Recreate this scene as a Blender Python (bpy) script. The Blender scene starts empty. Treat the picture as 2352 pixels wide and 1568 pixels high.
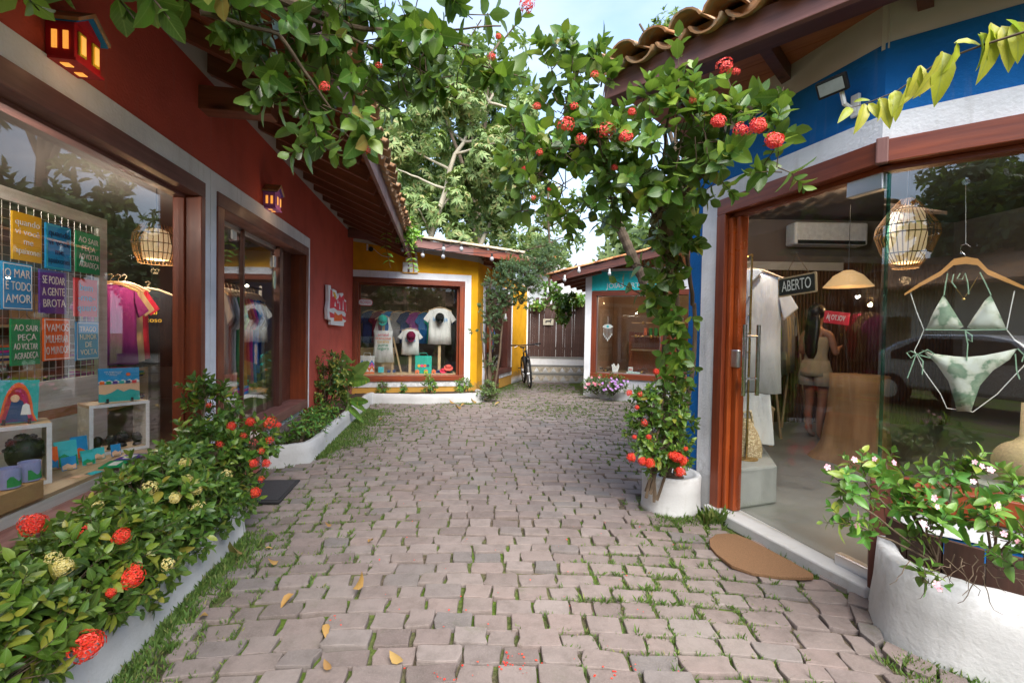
import bpy, math, random
import numpy as np
from mathutils import Matrix, Vector
random.seed(7); np.random.seed(7)
R = math.radians
scene = bpy.context.scene
col = scene.collection
# ------------------------------------------------------------------ camera, sky, sun, exposure
CAM_H = 1.35; PITCH = R(1.2); ROLL = R(1.0); FOC = 1045.0
cam = bpy.data.cameras.new('camera'); cam.lens = 16.0; cam.sensor_width = 36.0
cam.clip_start = 0.05; cam.clip_end = 600
cam_ob = bpy.data.objects.new('camera', cam); col.objects.link(cam_ob)
CAM_R = Matrix.Rotation(math.pi/2-PITCH, 3, 'X') @ Matrix.Rotation(ROLL, 3, 'Z')
cam_ob.matrix_world = Matrix.Translation((0, 0, CAM_H)) @ CAM_R.to_4x4()
scene.camera = cam_ob
SUN_EL, SUN_AZ = R(50), R(162)      # azimuth clockwise from +Y
world = bpy.data.worlds.new('World'); scene.world = world; world.use_nodes = True
wn, wl = world.node_tree.nodes, world.node_tree.links
wn.clear()
wo = wn.new('ShaderNodeOutputWorld'); bg = wn.new('ShaderNodeBackground')
sky = wn.new('ShaderNodeTexSky'); sky.sky_type = 'NISHITA'; sky.sun_disc = False
sky.sun_elevation = SUN_EL; sky.sun_rotation = SUN_AZ; sky.air_density = 1.0; sky.dust_density = 1.2
tc = wn.new('ShaderNodeTexCoord'); mp = wn.new('ShaderNodeMapping'); mp.inputs['Scale'].default_value = (1.0, 1.0, 2.6)
nz = wn.new('ShaderNodeTexNoise'); nz.inputs['Scale'].default_value = 2.1; nz.inputs['Detail'].default_value = 8; nz.inputs['Roughness'].default_value = .55
cr = wn.new('ShaderNodeValToRGB'); cr.color_ramp.elements[0].position = .38; cr.color_ramp.elements[1].position = .66
mx = wn.new('ShaderNodeMixRGB'); mx.inputs[2].default_value = (1.95, 2.2, 2.55, 1)
wl.new(tc.outputs['Generated'], mp.inputs[0]); wl.new(mp.outputs[0], nz.inputs[0]); wl.new(nz.outputs[0], cr.inputs[0])
mul = wn.new('ShaderNodeMath'); mul.operation = 'MULTIPLY_ADD'; mul.inputs[1].default_value = .6; mul.inputs[2].default_value = .1
wl.new(cr.outputs[0], mul.inputs[0])
sep = wn.new('ShaderNodeSeparateXYZ'); wl.new(tc.outputs['Generated'], sep.inputs[0])      # haze whitens the sky towards the horizon
hz = wn.new('ShaderNodeMapRange'); hz.inputs['From Min'].default_value = .08; hz.inputs['From Max'].default_value = .55; hz.inputs['To Min'].default_value = 1; hz.inputs['To Max'].default_value = 0
wl.new(sep.outputs[2], hz.inputs[0]); mxx = wn.new('ShaderNodeMath'); mxx.operation = 'MAXIMUM'; wl.new(mul.outputs[0], mxx.inputs[0]); wl.new(hz.outputs[0], mxx.inputs[1]); wl.new(mxx.outputs[0], mx.inputs[0])
wl.new(sky.outputs[0], mx.inputs[1]); wl.new(mx.outputs[0], bg.inputs[0]); wl.new(bg.outputs[0], wo.inputs[0])
bg.inputs[1].default_value = 0.13
sun = bpy.data.lights.new('sun', 'SUN'); sun.energy = 2.3; sun.angle = R(55); sun.color = (1, .95, .87)
sun_ob = bpy.data.objects.new('sun', sun); col.objects.link(sun_ob)
sd = Vector((math.sin(SUN_AZ)*math.cos(SUN_EL), math.cos(SUN_AZ)*math.cos(SUN_EL), math.sin(SUN_EL)))
sun_ob.rotation_euler = sd.to_track_quat('Z', 'Y').to_euler(); sun_ob.location = (0, -5, 20)
vs = scene.view_settings; vs.view_transform = 'Standard'; vs.look = 'None'; vs.gamma = 1; vs.use_curve_mapping = False
vs.exposure = 2.05
scene.cycles.use_denoising = True; scene.cycles.max_bounces = 7; scene.cycles.transparent_max_bounces = 14
scene.cycles.caustics_reflective = False; scene.cycles.caustics_refractive = False
scene.cycles.sample_clamp_indirect = 6

# ------------------------------------------------------------------ pixel ray helper: where a sight line meets a real surface
def ray(px, py): return CAM_R @ Vector(((px-1176)/FOC, (784-py)/FOC, -1.0))
def at_y(px, py, Y):
    d = ray(px, py); t = Y/d.y; return Vector((d.x*t, Y, CAM_H+d.z*t))
def ground(px, py, h=0.0):
    d = ray(px, py); t = (h-CAM_H)/d.z; return Vector((d.x*t, d.y*t, h))
class Facet:
    def __init__(s, A, B):
        s.A = Vector((A[0], A[1], 0)); s.B = Vector((B[0], B[1], 0)); v = s.B-s.A; s.len = v.length; s.x = v.normalized()
        s.y = Vector((-s.x.y, s.x.x, 0)); s.ang = math.atan2(s.x.y, s.x.x)
        s.M = Matrix.Translation(s.A) @ Matrix.Rotation(s.ang, 4, 'Z')
    def pix(s, px, py, d=0.0):
        r = ray(px, py); o = s.A + s.y*d; t = s.y.dot(o)/s.y.dot(r); P = r*t
        return (P-o).dot(s.x), P.z+CAM_H
    def w(s, u, d, v): return s.M @ Vector((u, d, v))
FL = Facet((-1.543, -1.0), (-3.07, 8.75)); FY = Facet((-3.07, 8.75), (-.72, 9.4)); FS = Facet((-.72, 9.4), (.42, 13.3))
FJ = Facet((1.60, 9.9), (3.6, 9.0)); FD = Facet((1.552, 3.45), (1.89, 2.36)); FW = Facet((1.89, 2.36), (3.19, 1.36))

# ------------------------------------------------------------------ object helpers
WM = {}
I4 = Matrix.Identity(4)
def place(o, parent, M):
    col.objects.link(o)
    if parent is not None:
        o.parent = parent; o.matrix_basis = WM[parent.name].inverted() @ M
    else: o.matrix_basis = M
    WM[o.name] = M.copy(); return o
def tag(o, label=None, cat=None, group=None, kind=None):
    if label: o['label'] = label
    if cat: o['category'] = cat
    if group: o['group'] = group
    if kind: o['kind'] = kind
    return o
def empty(name, M, label=None, cat=None, group=None):
    if not isinstance(M, Matrix): M = Matrix.Translation(M)
    o = bpy.data.objects.new(name, None); o.empty_display_size = .1
    return tag(place(o, None, M), label, cat, group)
def inst(name, me, parent, M): return place(bpy.data.objects.new(name, me), parent, M)
def T(x, y=0, z=0):
    return Matrix.Translation(x) if not isinstance(x, (int, float)) else Matrix.Translation((x, y, z))
def RZ(a): return Matrix.Rotation(a, 4, 'Z')
def RX(a): return Matrix.Rotation(a, 4, 'X')
def RY(a): return Matrix.Rotation(a, 4, 'Y')
def SC(x, y=None, z=None):
    y = x if y is None else y; z = x if z is None else z
    return Matrix.Diagonal((x, y, z, 1))
class MB:
    def __init__(s): s.v = []; s.f = []; s.M = I4
    def add(s, vs, fs):
        n = len(s.v); s.v += [tuple(s.M @ Vector(p)) for p in vs]; s.f += [tuple(i+n for i in f) for f in fs]; return s
    def box(s, x0, x1, y0, y1, z0, z1):
        return s.add([(x0,y0,z0),(x1,y0,z0),(x1,y1,z0),(x0,y1,z0),(x0,y0,z1),(x1,y0,z1),(x1,y1,z1),(x0,y1,z1)],
                     [(0,3,2,1),(4,5,6,7),(0,1,5,4),(1,2,6,5),(2,3,7,6),(3,0,4,7)])
    def cbox(s, c, sx, sy, sz): return s.box(c[0]-sx/2, c[0]+sx/2, c[1]-sy/2, c[1]+sy/2, c[2]-sz/2, c[2]+sz/2)
    def bar(s, p, q, w, h=None):            # square bar from p to q
        p, q = Vector(p), Vector(q); d = q-p; L = d.length; h = h or w
        z = d/L; a = Vector((0,0,1)) if abs(z.z) < .9 else Vector((0,1,0)); x = a.cross(z).normalized(); y = z.cross(x)
        vs = [tuple(p + x*i*w/2 + y*j*h/2 + z*k) for k in (0, L) for j in (-1, 1) for i in (-1, 1)]
        return s.add(vs, [(0,2,3,1),(4,5,7,6),(0,1,5,4),(1,3,7,5),(3,2,6,7),(2,0,4,6)])
    def prism(s, poly, z0, z1):            # polygon in xy, extruded in z
        n = len(poly); vs = [(x, y, z0) for x, y in poly] + [(x, y, z1) for x, y in poly]
        return s.add(vs, [tuple(reversed(range(n))), tuple(range(n, 2*n))] + [(i, (i+1) % n, n+(i+1) % n, n+i) for i in range(n)])
    def slab(s, poly, y0, y1):             # polygon in xz, extruded in y
        n = len(poly); vs = [(x, y0, z) for x, z in poly] + [(x, y1, z) for x, z in poly]
        return s.add(vs, [tuple(range(n)), tuple(reversed(range(n, 2*n)))] + [(i, n+i, n+(i+1) % n, (i+1) % n) for i in range(n)])
    def tube(s, pts, r, n=6, cap=True):
        pts = [Vector(p) for p in pts]; m = len(pts)
        rs = r if isinstance(r, (list, tuple)) else [r]*m
        vs = []; up = None
        for i, p in enumerate(pts):
            t = (pts[min(i+1, m-1)]-pts[max(i-1, 0)]).normalized()
            if up is None: up = Vector((0,0,1)) if abs(t.z) < .9 else Vector((1,0,0))
            x = up.cross(t)
            if x.length < 1e-5: x = Vector((1,0,0)).cross(t)
            x.normalize(); y = t.cross(x); up = y
            up = t.cross(x)
            for k in range(n):
                a = 2*math.pi*k/n; vs.append(tuple(p + (x*math.cos(a)+y*math.sin(a))*rs[i]))
            up = y
        fs = [(i*n+k, i*n+(k+1) % n, (i+1)*n+(k+1) % n, (i+1)*n+k) for i in range(m-1) for k in range(n)]
        if cap: fs += [tuple(reversed(range(n))), tuple(range((m-1)*n, m*n))]
        return s.add(vs, fs)
    def lathe(s, prof, n=20, c=(0,0,0)):
        vs = [(c[0]+r*math.cos(2*math.pi*k/n), c[1]+r*math.sin(2*math.pi*k/n), c[2]+z) for r, z in prof for k in range(n)]
        m = len(prof)
        fs = [(i*n+k, i*n+(k+1) % n, (i+1)*n+(k+1) % n, (i+1)*n+k) for i in range(m-1) for k in range(n)]
        if prof[0][0] > 1e-4: fs.append(tuple(reversed(range(n))))
        if prof[-1][0] > 1e-4: fs.append(tuple(range((m-1)*n, m*n)))
        return s.add(vs, fs)
    def ball(s, c, rx, ry=None, rz=None, n=12, m=8):
        ry = ry or rx; rz = rz or rx; vs = []; fs = []
        for i in range(m+1):
            th = math.pi*i/m
            for k in range(n):
                a = 2*math.pi*k/n; vs.append((c[0]+rx*math.sin(th)*math.cos(a), c[1]+ry*math.sin(th)*math.sin(a), c[2]-rz*math.cos(th)))
        for i in range(m):
            for k in range(n): fs.append((i*n+k, i*n+(k+1) % n, (i+1)*n+(k+1) % n, (i+1)*n+k))
        return s.add(vs, fs)
    def sheet(s, fn, nu, nv):
        vs = [fn(i/nu, j/nv) for j in range(nv+1) for i in range(nu+1)]; w = nu+1
        return s.add(vs, [(j*w+i, j*w+i+1, (j+1)*w+i+1, (j+1)*w+i) for j in range(nv) for i in range(nu)])
    def cells(s, us, vs, y0, y1, holes):
        for a, b in zip(us[:-1], us[1:]):
            for c, d in zip(vs[:-1], vs[1:]):
                cu, cv = (a+b)/2, (c+d)/2
                if any(h[0] < cu < h[1] and h[2] < cv < h[3] for h in holes): continue
                s.box(a, b, y0, y1, c, d)
        return s
    def mesh(s, name, mat=None, smooth=False):
        me = bpy.data.meshes.new(name); me.from_pydata(s.v, [], s.f)
        if mat: me.materials.append(mat)
        if smooth: me.polygons.foreach_set('use_smooth', [True]*len(me.polygons))
        me.update(); return me
    def build(s, name, mat, parent=None, M=I4, smooth=False, bevel=0, kind=None, sub=0, solid=0):
        o = bpy.data.objects.new(name, s.mesh(name, mat, smooth)); place(o, parent, M)
        if kind: o['kind'] = kind
        if solid: m = o.modifiers.new('solid', 'SOLIDIFY'); m.thickness = solid; m.offset = 0
        if bevel: m = o.modifiers.new('bevel', 'BEVEL'); m.width = bevel; m.segments = 2; m.limit_method = 'ANGLE'
        if sub: m = o.modifiers.new('sub', 'SUBSURF'); m.levels = m.render_levels = sub
        return o
def npmesh(name, V, F, mat, smooth=True, UV=None):     # V (n,3), F (m,k) arrays
    me = bpy.data.meshes.new(name); k = F.shape[1]
    me.vertices.add(len(V)); me.vertices.foreach_set('co', V.astype(np.float32).ravel())
    me.loops.add(F.size); me.loops.foreach_set('vertex_index', F.astype(np.int32).ravel())
    me.polygons.add(len(F)); me.polygons.foreach_set('loop_start', np.arange(0, F.size, k, dtype=np.int32))
    me.polygons.foreach_set('loop_total', np.full(len(F), k, dtype=np.int32))
    me.polygons.foreach_set('use_smooth', np.full(len(F), smooth)); me.update(calc_edges=True)
    if UV is not None:
        me.uv_layers.new(name='leaf'); me.uv_layers[0].data.foreach_set('uv', UV[F.ravel()].astype(np.float32).ravel())
    me.materials.append(mat); return me
def text(s, size, mat, parent, M, width=None, depth=.001, shear=0, mirror=False):
    cu = bpy.data.curves.new('lettering', 'FONT'); cu.body = s; cu.size = size; cu.align_x = 'CENTER'; cu.align_y = 'CENTER'
    cu.extrude = depth; cu.shear = shear; cu.space_line = .82; cu.resolution_u = 3
    o = bpy.data.objects.new('tmp', cu); col.objects.link(o); bpy.context.view_layer.update()
    me = bpy.data.meshes.new_from_object(o.evaluated_get(bpy.context.evaluated_depsgraph_get()))
    col.objects.unlink(o); bpy.data.objects.remove(o)
    me.materials.clear(); me.materials.append(mat)
    co = [v.co.x for v in me.vertices]
    w = (max(co)-min(co)) if co else 1; sx = (width/w) if width else 1
    # text lies in local xz plane, readable from -y
    X = Matrix(((sx*(-1 if mirror else 1), 0, 0, 0), (0, 0, -1, 0), (0, 1, 0, 0), (0, 0, 0, 1)))
    me.transform(X)
    return inst('lettering', me, parent, M)

# ------------------------------------------------------------------ materials
def newmat(name):
    m = bpy.data.materials.new(name); m.use_nodes = True; nt = m.node_tree; nt.nodes.clear()
    out = nt.nodes.new('ShaderNodeOutputMaterial'); return m, nt, out
def N(nt, t, **kw):
    n = nt.nodes.new(t)
    for k, v in kw.items():
        if k in n.inputs: n.inputs[k].default_value = v
        else: setattr(n, k, v)
    return n
def ramp(nt, fac, stops, interp='LINEAR'):
    r = nt.nodes.new('ShaderNodeValToRGB'); r.color_ramp.interpolation = interp; e = r.color_ramp.elements
    while len(e) < len(stops): e.new(.5)
    for k, (p, c) in enumerate(stops): e[k].position = p; e[k].color = (*c, 1) if len(c) == 3 else c
    nt.links.new(fac, r.inputs[0]); return r.outputs[0]
def mixc(nt, f, a, b, mode='MIX'):
    m = nt.nodes.new('ShaderNodeMixRGB'); m.blend_type = mode
    for i, x in ((0, f), (1, a), (2, b)):
        if isinstance(x, (int, float)): m.inputs[i].default_value = x
        elif isinstance(x, tuple): m.inputs[i].default_value = (*x, 1)
        else: nt.links.new(x, m.inputs[i])
    return m.outputs[0]
def coords(nt, kind='Object', scale=(1,1,1)):
    t = nt.nodes.new('ShaderNodeTexCoord'); m = nt.nodes.new('ShaderNodeMapping'); m.inputs['Scale'].default_value = scale
    nt.links.new(t.outputs[kind], m.inputs[0]); return m.outputs[0]
def noise(nt, vec, scale, detail=5, rough=.55):
    n = N(nt, 'ShaderNodeTexNoise', Scale=scale, Detail=detail, Roughness=rough); nt.links.new(vec, n.inputs['Vector']); return n.outputs[0]
def finish(nt, out, colr, rough, bump=None, bstr=.2, bdist=.01, spec=.4, metal=0, emit=None, trans=0, coat=0, tgreen=True):
    p = N(nt, 'ShaderNodeBsdfPrincipled'); p.inputs['Specular IOR Level'].default_value = spec; p.inputs['Metallic'].default_value = metal
    p.inputs['Coat Weight'].default_value = coat; p.inputs['Coat Roughness'].default_value = .15
    for k, x in (('Base Color', colr), ('Roughness', rough)):
        if isinstance(x, tuple): p.inputs[k].default_value = (*x, 1)
        elif isinstance(x, (int, float)): p.inputs[k].default_value = x
        else: nt.links.new(x, p.inputs[k])
    if bump is not None:
        b = N(nt, 'ShaderNodeBump', Strength=bstr, Distance=bdist); nt.links.new(bump, b.inputs['Height']); nt.links.new(b.outputs[0], p.inputs['Normal'])
    if emit: p.inputs['Emission Color'].default_value = (*emit[0], 1); p.inputs['Emission Strength'].default_value = emit[1]
    s = p.outputs[0]
    if trans:
        t = N(nt, 'ShaderNodeBsdfTranslucent')
        if isinstance(colr, tuple): t.inputs[0].default_value = (*colr, 1)
        else: nt.links.new(mixc(nt, .5 if tgreen else 0, colr, (.25, .4, .03), 'MIX'), t.inputs[0])
        m = N(nt, 'ShaderNodeMixShader'); m.inputs[0].default_value = trans; nt.links.new(s, m.inputs[1]); nt.links.new(t.outputs[0], m.inputs[2]); s = m.outputs[0]
    nt.links.new(s, out.inputs[0])
def dk(c, k): return tuple(x*k for x in c)
def plain(name, c, rough=.5, var=.12, scale=20, bstr=.05, **kw):
    m, nt, out = newmat(name); v = coords(nt); n = noise(nt, v, scale)
    finish(nt, out, ramp(nt, n, [(.3, dk(c, 1-var)), (.7, dk(c, 1+var))]), rough, n, bstr, .003, **kw); return m
def plaster(name, c, dirt=(.16, .14, .11), grime=.35, low=0.25, bs=.5):
    m, nt, out = newmat(name); v = coords(nt); n1 = noise(nt, v, 2.2, 6); n2 = noise(nt, v, 55, 4); n3 = noise(nt, v, 9, 6, .65)
    base = ramp(nt, n1, [(.3, dk(c, .80)), (.5, c), (.7, dk(c, 1.10))])
    base = mixc(nt, ramp(nt, n3, [(.56, (0,0,0)), (.78, (grime, grime, grime))]), base, mixc(nt, .5, base, dirt))
    g = nt.nodes.new('ShaderNodeNewGeometry'); sx = nt.nodes.new('ShaderNodeSeparateXYZ'); nt.links.new(g.outputs['Position'], sx.inputs[0])
    ma = N(nt, 'ShaderNodeMath', operation='MULTIPLY_ADD'); nt.links.new(n3, ma.inputs[0]); ma.inputs[1].default_value = -.5; nt.links.new(sx.outputs[2], ma.inputs[2])
    lo = ramp(nt, ma.outputs[0], [(0.0, (.8,.8,.8)), (low*.4, (0,0,0))])      # splash dirt where the wall meets the ground
    vv = coords(nt, 'Object', (6, 6, .5)); st = noise(nt, vv, 3, 5)
    base = mixc(nt, lo, base, mixc(nt, .55, base, dirt)); base = mixc(nt, ramp(nt, st, [(.58, (0,0,0)), (.85, (.3,.3,.3))]), base, dk(dirt, 1.6))
    b = mixc(nt, .35, n2, n3); finish(nt, out, base, .82, b, bs, .014, spec=.25); return m
def wood(name, c1, c2, axis='x', rough=.4, spec=.5, knots=True, s=1):
    sc = {'x': (1.2, 22, 22), 'z': (22, 22, 1.2), 'y': (22, 1.2, 22)}[axis]; sc = tuple(k*s for k in sc)
    m, nt, out = newmat(name); v = coords(nt, 'Object', sc); n = noise(nt, v, 1.3, 7, .62); v2 = coords(nt); n2 = noise(nt, v2, 3, 4)
    b = ramp(nt, n, [(.28, c1), (.5, tuple((a+b)/2 for a, b in zip(c1, c2))), (.72, c2)])
    b = mixc(nt, ramp(nt, n2, [(.35, (0,0,0)), (.75, (.45,.45,.45))]), b, dk(c1, .6))
    if knots:
        vo = N(nt, 'ShaderNodeTexVoronoi', Scale=1.1); nt.links.new(coords(nt, 'Object', {'x': (.8,3,3), 'z': (3,3,.8), 'y': (3,.8,3)}[axis]), vo.inputs['Vector'])
        b = mixc(nt, ramp(nt, vo.outputs[0], [(.03, (1,1,1)), (.09, (0,0,0))]), b, dk(c1, .3))
    finish(nt, out, b, ramp(nt, n2, [(.3, (rough*.8,)*3), (.7, (rough*1.3,)*3)]), n, .25, .004, spec=spec); return m
def metal(name, c, rough=.3, m_=1.0):
    m, nt, out = newmat(name); n = noise(nt, coords(nt), 60); finish(nt, out, c, ramp(nt, n, [(.3, (rough*.8,)*3), (.7, (rough*1.3,)*3)]), metal=m_, spec=.5); return m
def emis(name, c, strength, base=(.8, .6, .3)):
    m, nt, out = newmat(name); finish(nt, out, base, .5, emit=(c, strength)); return m
def leafmat(name, stops, rough=.38, trans=.3, spot=.35):
    m, nt, out = newmat(name); g = nt.nodes.new('ShaderNodeNewGeometry'); oi = nt.nodes.new('ShaderNodeObjectInfo')
    a = N(nt, 'ShaderNodeMath', operation='ADD'); nt.links.new(g.outputs['Random Per Island'], a.inputs[0]); nt.links.new(oi.outputs['Random'], a.inputs[1])
    fr = N(nt, 'ShaderNodeMath', operation='FRACT'); nt.links.new(a.outputs[0], fr.inputs[0])
    c = ramp(nt, fr.outputs[0], stops)
    tcn = nt.nodes.new('ShaderNodeTexCoord'); n = noise(nt, tcn.outputs['Object'], 35, 4)
    c = mixc(nt, ramp(nt, n, [(.5, (0,0,0)), (.75, (spot,)*3)]), c, (.10, .075, .02))
    if spot:
        uvn = nt.nodes.new('ShaderNodeTexCoord'); sp = nt.nodes.new('ShaderNodeSeparateXYZ'); nt.links.new(uvn.outputs['UV'], sp.inputs[0])
        a1 = N(nt, 'ShaderNodeMath', operation='SUBTRACT'); nt.links.new(sp.outputs[0], a1.inputs[0]); a1.inputs[1].default_value = .5
        a2 = N(nt, 'ShaderNodeMath', operation='ABSOLUTE'); nt.links.new(a1.outputs[0], a2.inputs[0])
        c = mixc(nt, ramp(nt, a2.outputs[0], [(0, (.55,)*3), (.045, (0,0,0))]), c, (.24, .32, .10))
        a3 = N(nt, 'ShaderNodeMath', operation='MULTIPLY_ADD'); nt.links.new(a2.outputs[0], a3.inputs[0]); a3.inputs[1].default_value = -.7; nt.links.new(sp.outputs[1], a3.inputs[2])
        a4 = N(nt, 'ShaderNodeMath', operation='MULTIPLY'); nt.links.new(a3.outputs[0], a4.inputs[0]); a4.inputs[1].default_value = 50
        a5 = N(nt, 'ShaderNodeMath', operation='SINE'); nt.links.new(a4.outputs[0], a5.inputs[0])
        c = mixc(nt, ramp(nt, a5.outputs[0], [(.6, (0,0,0)), (1, (.16,)*3)]), c, (.22, .28, .09))
    if spot: bk = mixc(nt, .45, c, (.13, .2, .06)); c = mixc(nt, g.outputs['Backfacing'], c, bk)
    finish(nt, out, c, rough, n, .15, .003, spec=.5, trans=trans, tgreen=bool(spot)); return m
def glassmat(name, ior=1.5, tint=(.97, .98, .97)):
    m, nt, out = newmat(name); t = N(nt, 'ShaderNodeBsdfTransparent'); t.inputs[0].default_value = (*tint, 1)
    gl = N(nt, 'ShaderNodeBsdfGlossy', Roughness=.0); gl.inputs[0].default_value = (1, 1, 1, 1)
    g = nt.nodes.new('ShaderNodeNewGeometry'); dt = N(nt, 'ShaderNodeVectorMath', operation='DOT_PRODUCT'); nt.links.new(g.outputs['Normal'], dt.inputs[0]); nt.links.new(g.outputs['Incoming'], dt.inputs[1])
    ab = N(nt, 'ShaderNodeMath', operation='ABSOLUTE'); nt.links.new(dt.outputs['Value'], ab.inputs[0]); om = N(nt, 'ShaderNodeMath', operation='SUBTRACT'); om.inputs[0].default_value = 1; nt.links.new(ab.outputs[0], om.inputs[1])
    pw = N(nt, 'ShaderNodeMath', operation='POWER'); nt.links.new(om.outputs[0], pw.inputs[0]); pw.inputs[1].default_value = 5; f0 = ((ior-1)/(ior+1))**2
    f = N(nt, 'ShaderNodeMath', operation='MULTIPLY_ADD'); nt.links.new(pw.outputs[0], f.inputs[0]); f.inputs[1].default_value = 1-f0; f.inputs[2].default_value = f0; mi = N(nt, 'ShaderNodeMixShader')
    nt.links.new(f.outputs[0], mi.inputs[0]); nt.links.new(t.outputs[0], mi.inputs[1]); nt.links.new(gl.outputs[0], mi.inputs[2]); nt.links.new(mi.outputs[0], out.inputs[0]); return m

M_red = plaster('red_plaster', (.50, .092, .062), grime=.12, low=.1)
M_yel = plaster('yellow_plaster', (.74, .36, .010), grime=.15, low=.1)
M_blue = plaster('blue_plaster', (.006, .13, .40), grime=.1, low=.1)
M_teal = plain('teal_paint', (.02, .60, .60), .6)
M_white = plaster('white_plaster', (.79, .80, .82), grime=.15)
M_whitew = plaster('weathered_white_plaster', (.70, .71, .73), dirt=(.2,.19,.16), grime=.7, low=.35, bs=.3)
M_cream = plaster('cream_plaster', (.66, .6, .48), grime=.3)
M_greyw = plain('grey_white_plaster', (.50, .49, .47), .8, .05, 6)
M_mahx = wood('mahogany_x', (.13, .022, .008), (.30, .065, .02), 'x')
M_mahz = wood('mahogany_z', (.13, .022, .008), (.30, .065, .02), 'z')
M_orgz = wood('orange_wood_z', (.22, .035, .008), (.42, .09, .02), 'z', .3)
M_dkx = wood('dark_wood_x', (.07, .022, .016), (.15, .05, .034), 'x')
M_dkz = wood('dark_wood_z', (.07, .022, .016), (.15, .05, .034), 'z')
M_purx = wood('purplish_wood_x', (.14, .055, .045), (.27, .12, .10), 'x', .5)
M_purz = wood('purplish_wood_z', (.14, .055, .045), (.27, .12, .10), 'z', .5)
M_sofx = wood('soffit_wood_x', (.26, .07, .03), (.46, .16, .07), 'x')
M_rafy = wood('rafter_wood_y', (.14, .05, .03), (.28, .11, .065), 'y')
M_fence = wood('fence_wood', (.025, .010, .007), (.07, .028, .02), 'z', .7)
M_pine = wood('pale_wood_x', (.42, .28, .15), (.62, .45, .27), 'x', .6)
M_pinez = wood('pale_wood_z', (.42, .28, .15), (.62, .45, .27), 'z', .6)
M_whitewood = wood('white_painted_wood', (.5, .47, .4), (.74, .72, .66), 'x', .7, .3)
M_glass = glassmat('window_glass', 1.62); M_glassw = glassmat('corner_window_glass', 1.8)
M_glassd = glassmat('door_glass', 1.5)
M_steel = metal('polished_steel', (.75, .75, .76), .12)
M_alu = metal('aluminium', (.62, .63, .66), .35)
M_black = plain('black_plastic', (.015, .015, .017), .45)
M_rubber = plain('black_rubber', (.02, .02, .022), .8, .3, 80, .3)
M_brass = metal('brass', (.55, .36, .12), .3)
def terracotta(name, c1, c2, lichen):
    m, nt, out = newmat(name); oi = nt.nodes.new('ShaderNodeObjectInfo'); g = nt.nodes.new('ShaderNodeNewGeometry')
    a = N(nt, 'ShaderNodeMath', operation='ADD'); nt.links.new(g.outputs['Random Per Island'], a.inputs[0]); nt.links.new(oi.outputs['Random'], a.inputs[1])
    fr = N(nt, 'ShaderNodeMath', operation='FRACT'); nt.links.new(a.outputs[0], fr.inputs[0]); tcn = nt.nodes.new('ShaderNodeTexCoord')
    n = noise(nt, g.outputs['Position'], 14, 6, .65); n2 = noise(nt, g.outputs['Position'], 5, 5)
    c = ramp(nt, fr.outputs[0], [(0, c1), (1, c2)]); c = mixc(nt, ramp(nt, n, [(.5, (0,0,0)), (.62, (.85,)*3)]), c, lichen)
    c = mixc(nt, ramp(nt, n2, [(.5, (0,0,0)), (.7, (.6,)*3)]), c, (.06, .045, .035)); finish(nt, out, c, .85, n, .5, .01, spec=.2); return m
M_board = wood('dark_board_wood', (.035, .016, .011), (.08, .035, .024), 'z', .6)
M_tile = terracotta('old_clay_tile', (.42, .20, .09), (.50, .30, .16), (.33, .29, .21))
M_tilep = terracotta('pale_clay_tile', (.50, .38, .25), (.56, .46, .32), (.42, .38, .3))
M_tileo = terracotta('orange_clay_tile', (.52, .19, .07), (.58, .26, .11), (.5, .3, .16))
def stonemat():
    m, nt, out = newmat('cobble_stone'); oi = nt.nodes.new('ShaderNodeObjectInfo'); g = nt.nodes.new('ShaderNodeNewGeometry')
    a = N(nt, 'ShaderNodeMath', operation='ADD'); nt.links.new(g.outputs['Random Per Island'], a.inputs[0]); nt.links.new(oi.outputs['Random'], a.inputs[1])
    fr = N(nt, 'ShaderNodeMath', operation='FRACT'); nt.links.new(a.outputs[0], fr.inputs[0])
    c = ramp(nt, fr.outputs[0], [(0, (.14, .11, .102)), (.2, (.185, .148, .135)), (.4, (.215, .178, .165)), (.6, (.175, .14, .13)), (.75, (.21, .163, .148)), (.9, (.14, .126, .122)), (1, (.24, .20, .185))])
    n = noise(nt, g.outputs['Position'], 11, 7, .7); n2 = noise(nt, g.outputs['Position'], 130, 5, .7); n3 = noise(nt, g.outputs['Position'], 1.6, 5)
    c = mixc(nt, ramp(nt, n, [(.45, (0,0,0)), (.72, (.5,)*3)]), c, (.07, .058, .048))
    c = mixc(nt, ramp(nt, n2, [(.5, (0,0,0)), (.75, (.5,)*3)]), c, (.26, .22, .195)); c = mixc(nt, ramp(nt, n3, [(.5, (0,0,0)), (.7, (.35,)*3)]), c, (.22, .20, .18))
    mo = noise(nt, g.outputs['Position'], 3.3, 6, .7); c = mixc(nt, ramp(nt, mo, [(.60, (0,0,0)), (.74, (.5,)*3)]), c, (.07, .085, .035))
    sx = nt.nodes.new('ShaderNodeSeparateXYZ'); nt.links.new(g.outputs['Position'], sx.inputs[0])
    finish(nt, out, c, .78, mixc(nt, .4, n, n2), .55, .012, spec=.3); return m
M_stone = stonemat()
def soilmat():
    m, nt, out = newmat('mossy_soil'); g = nt.nodes.new('ShaderNodeNewGeometry'); P = g.outputs['Position']
    n = noise(nt, P, 38, 6, .7); n2 = noise(nt, P, 1.7, 5, .6)
    c = ramp(nt, n, [(.3, (.05, .04, .028)), (.7, (.17, .135, .095))]); gr = ramp(nt, n, [(.3, (.035, .07, .012)), (.7, (.12, .17, .03))])
    c = mixc(nt, ramp(nt, n2, [(.40, (0,0,0)), (.56, (1,)*3)]), c, gr)
    finish(nt, out, c, .95, n, .8, .02, spec=.1); return m
M_soil = soilmat()
M_earth = plain('dark_earth', (.05, .032, .02), .95, .5, 60, .8)
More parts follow.
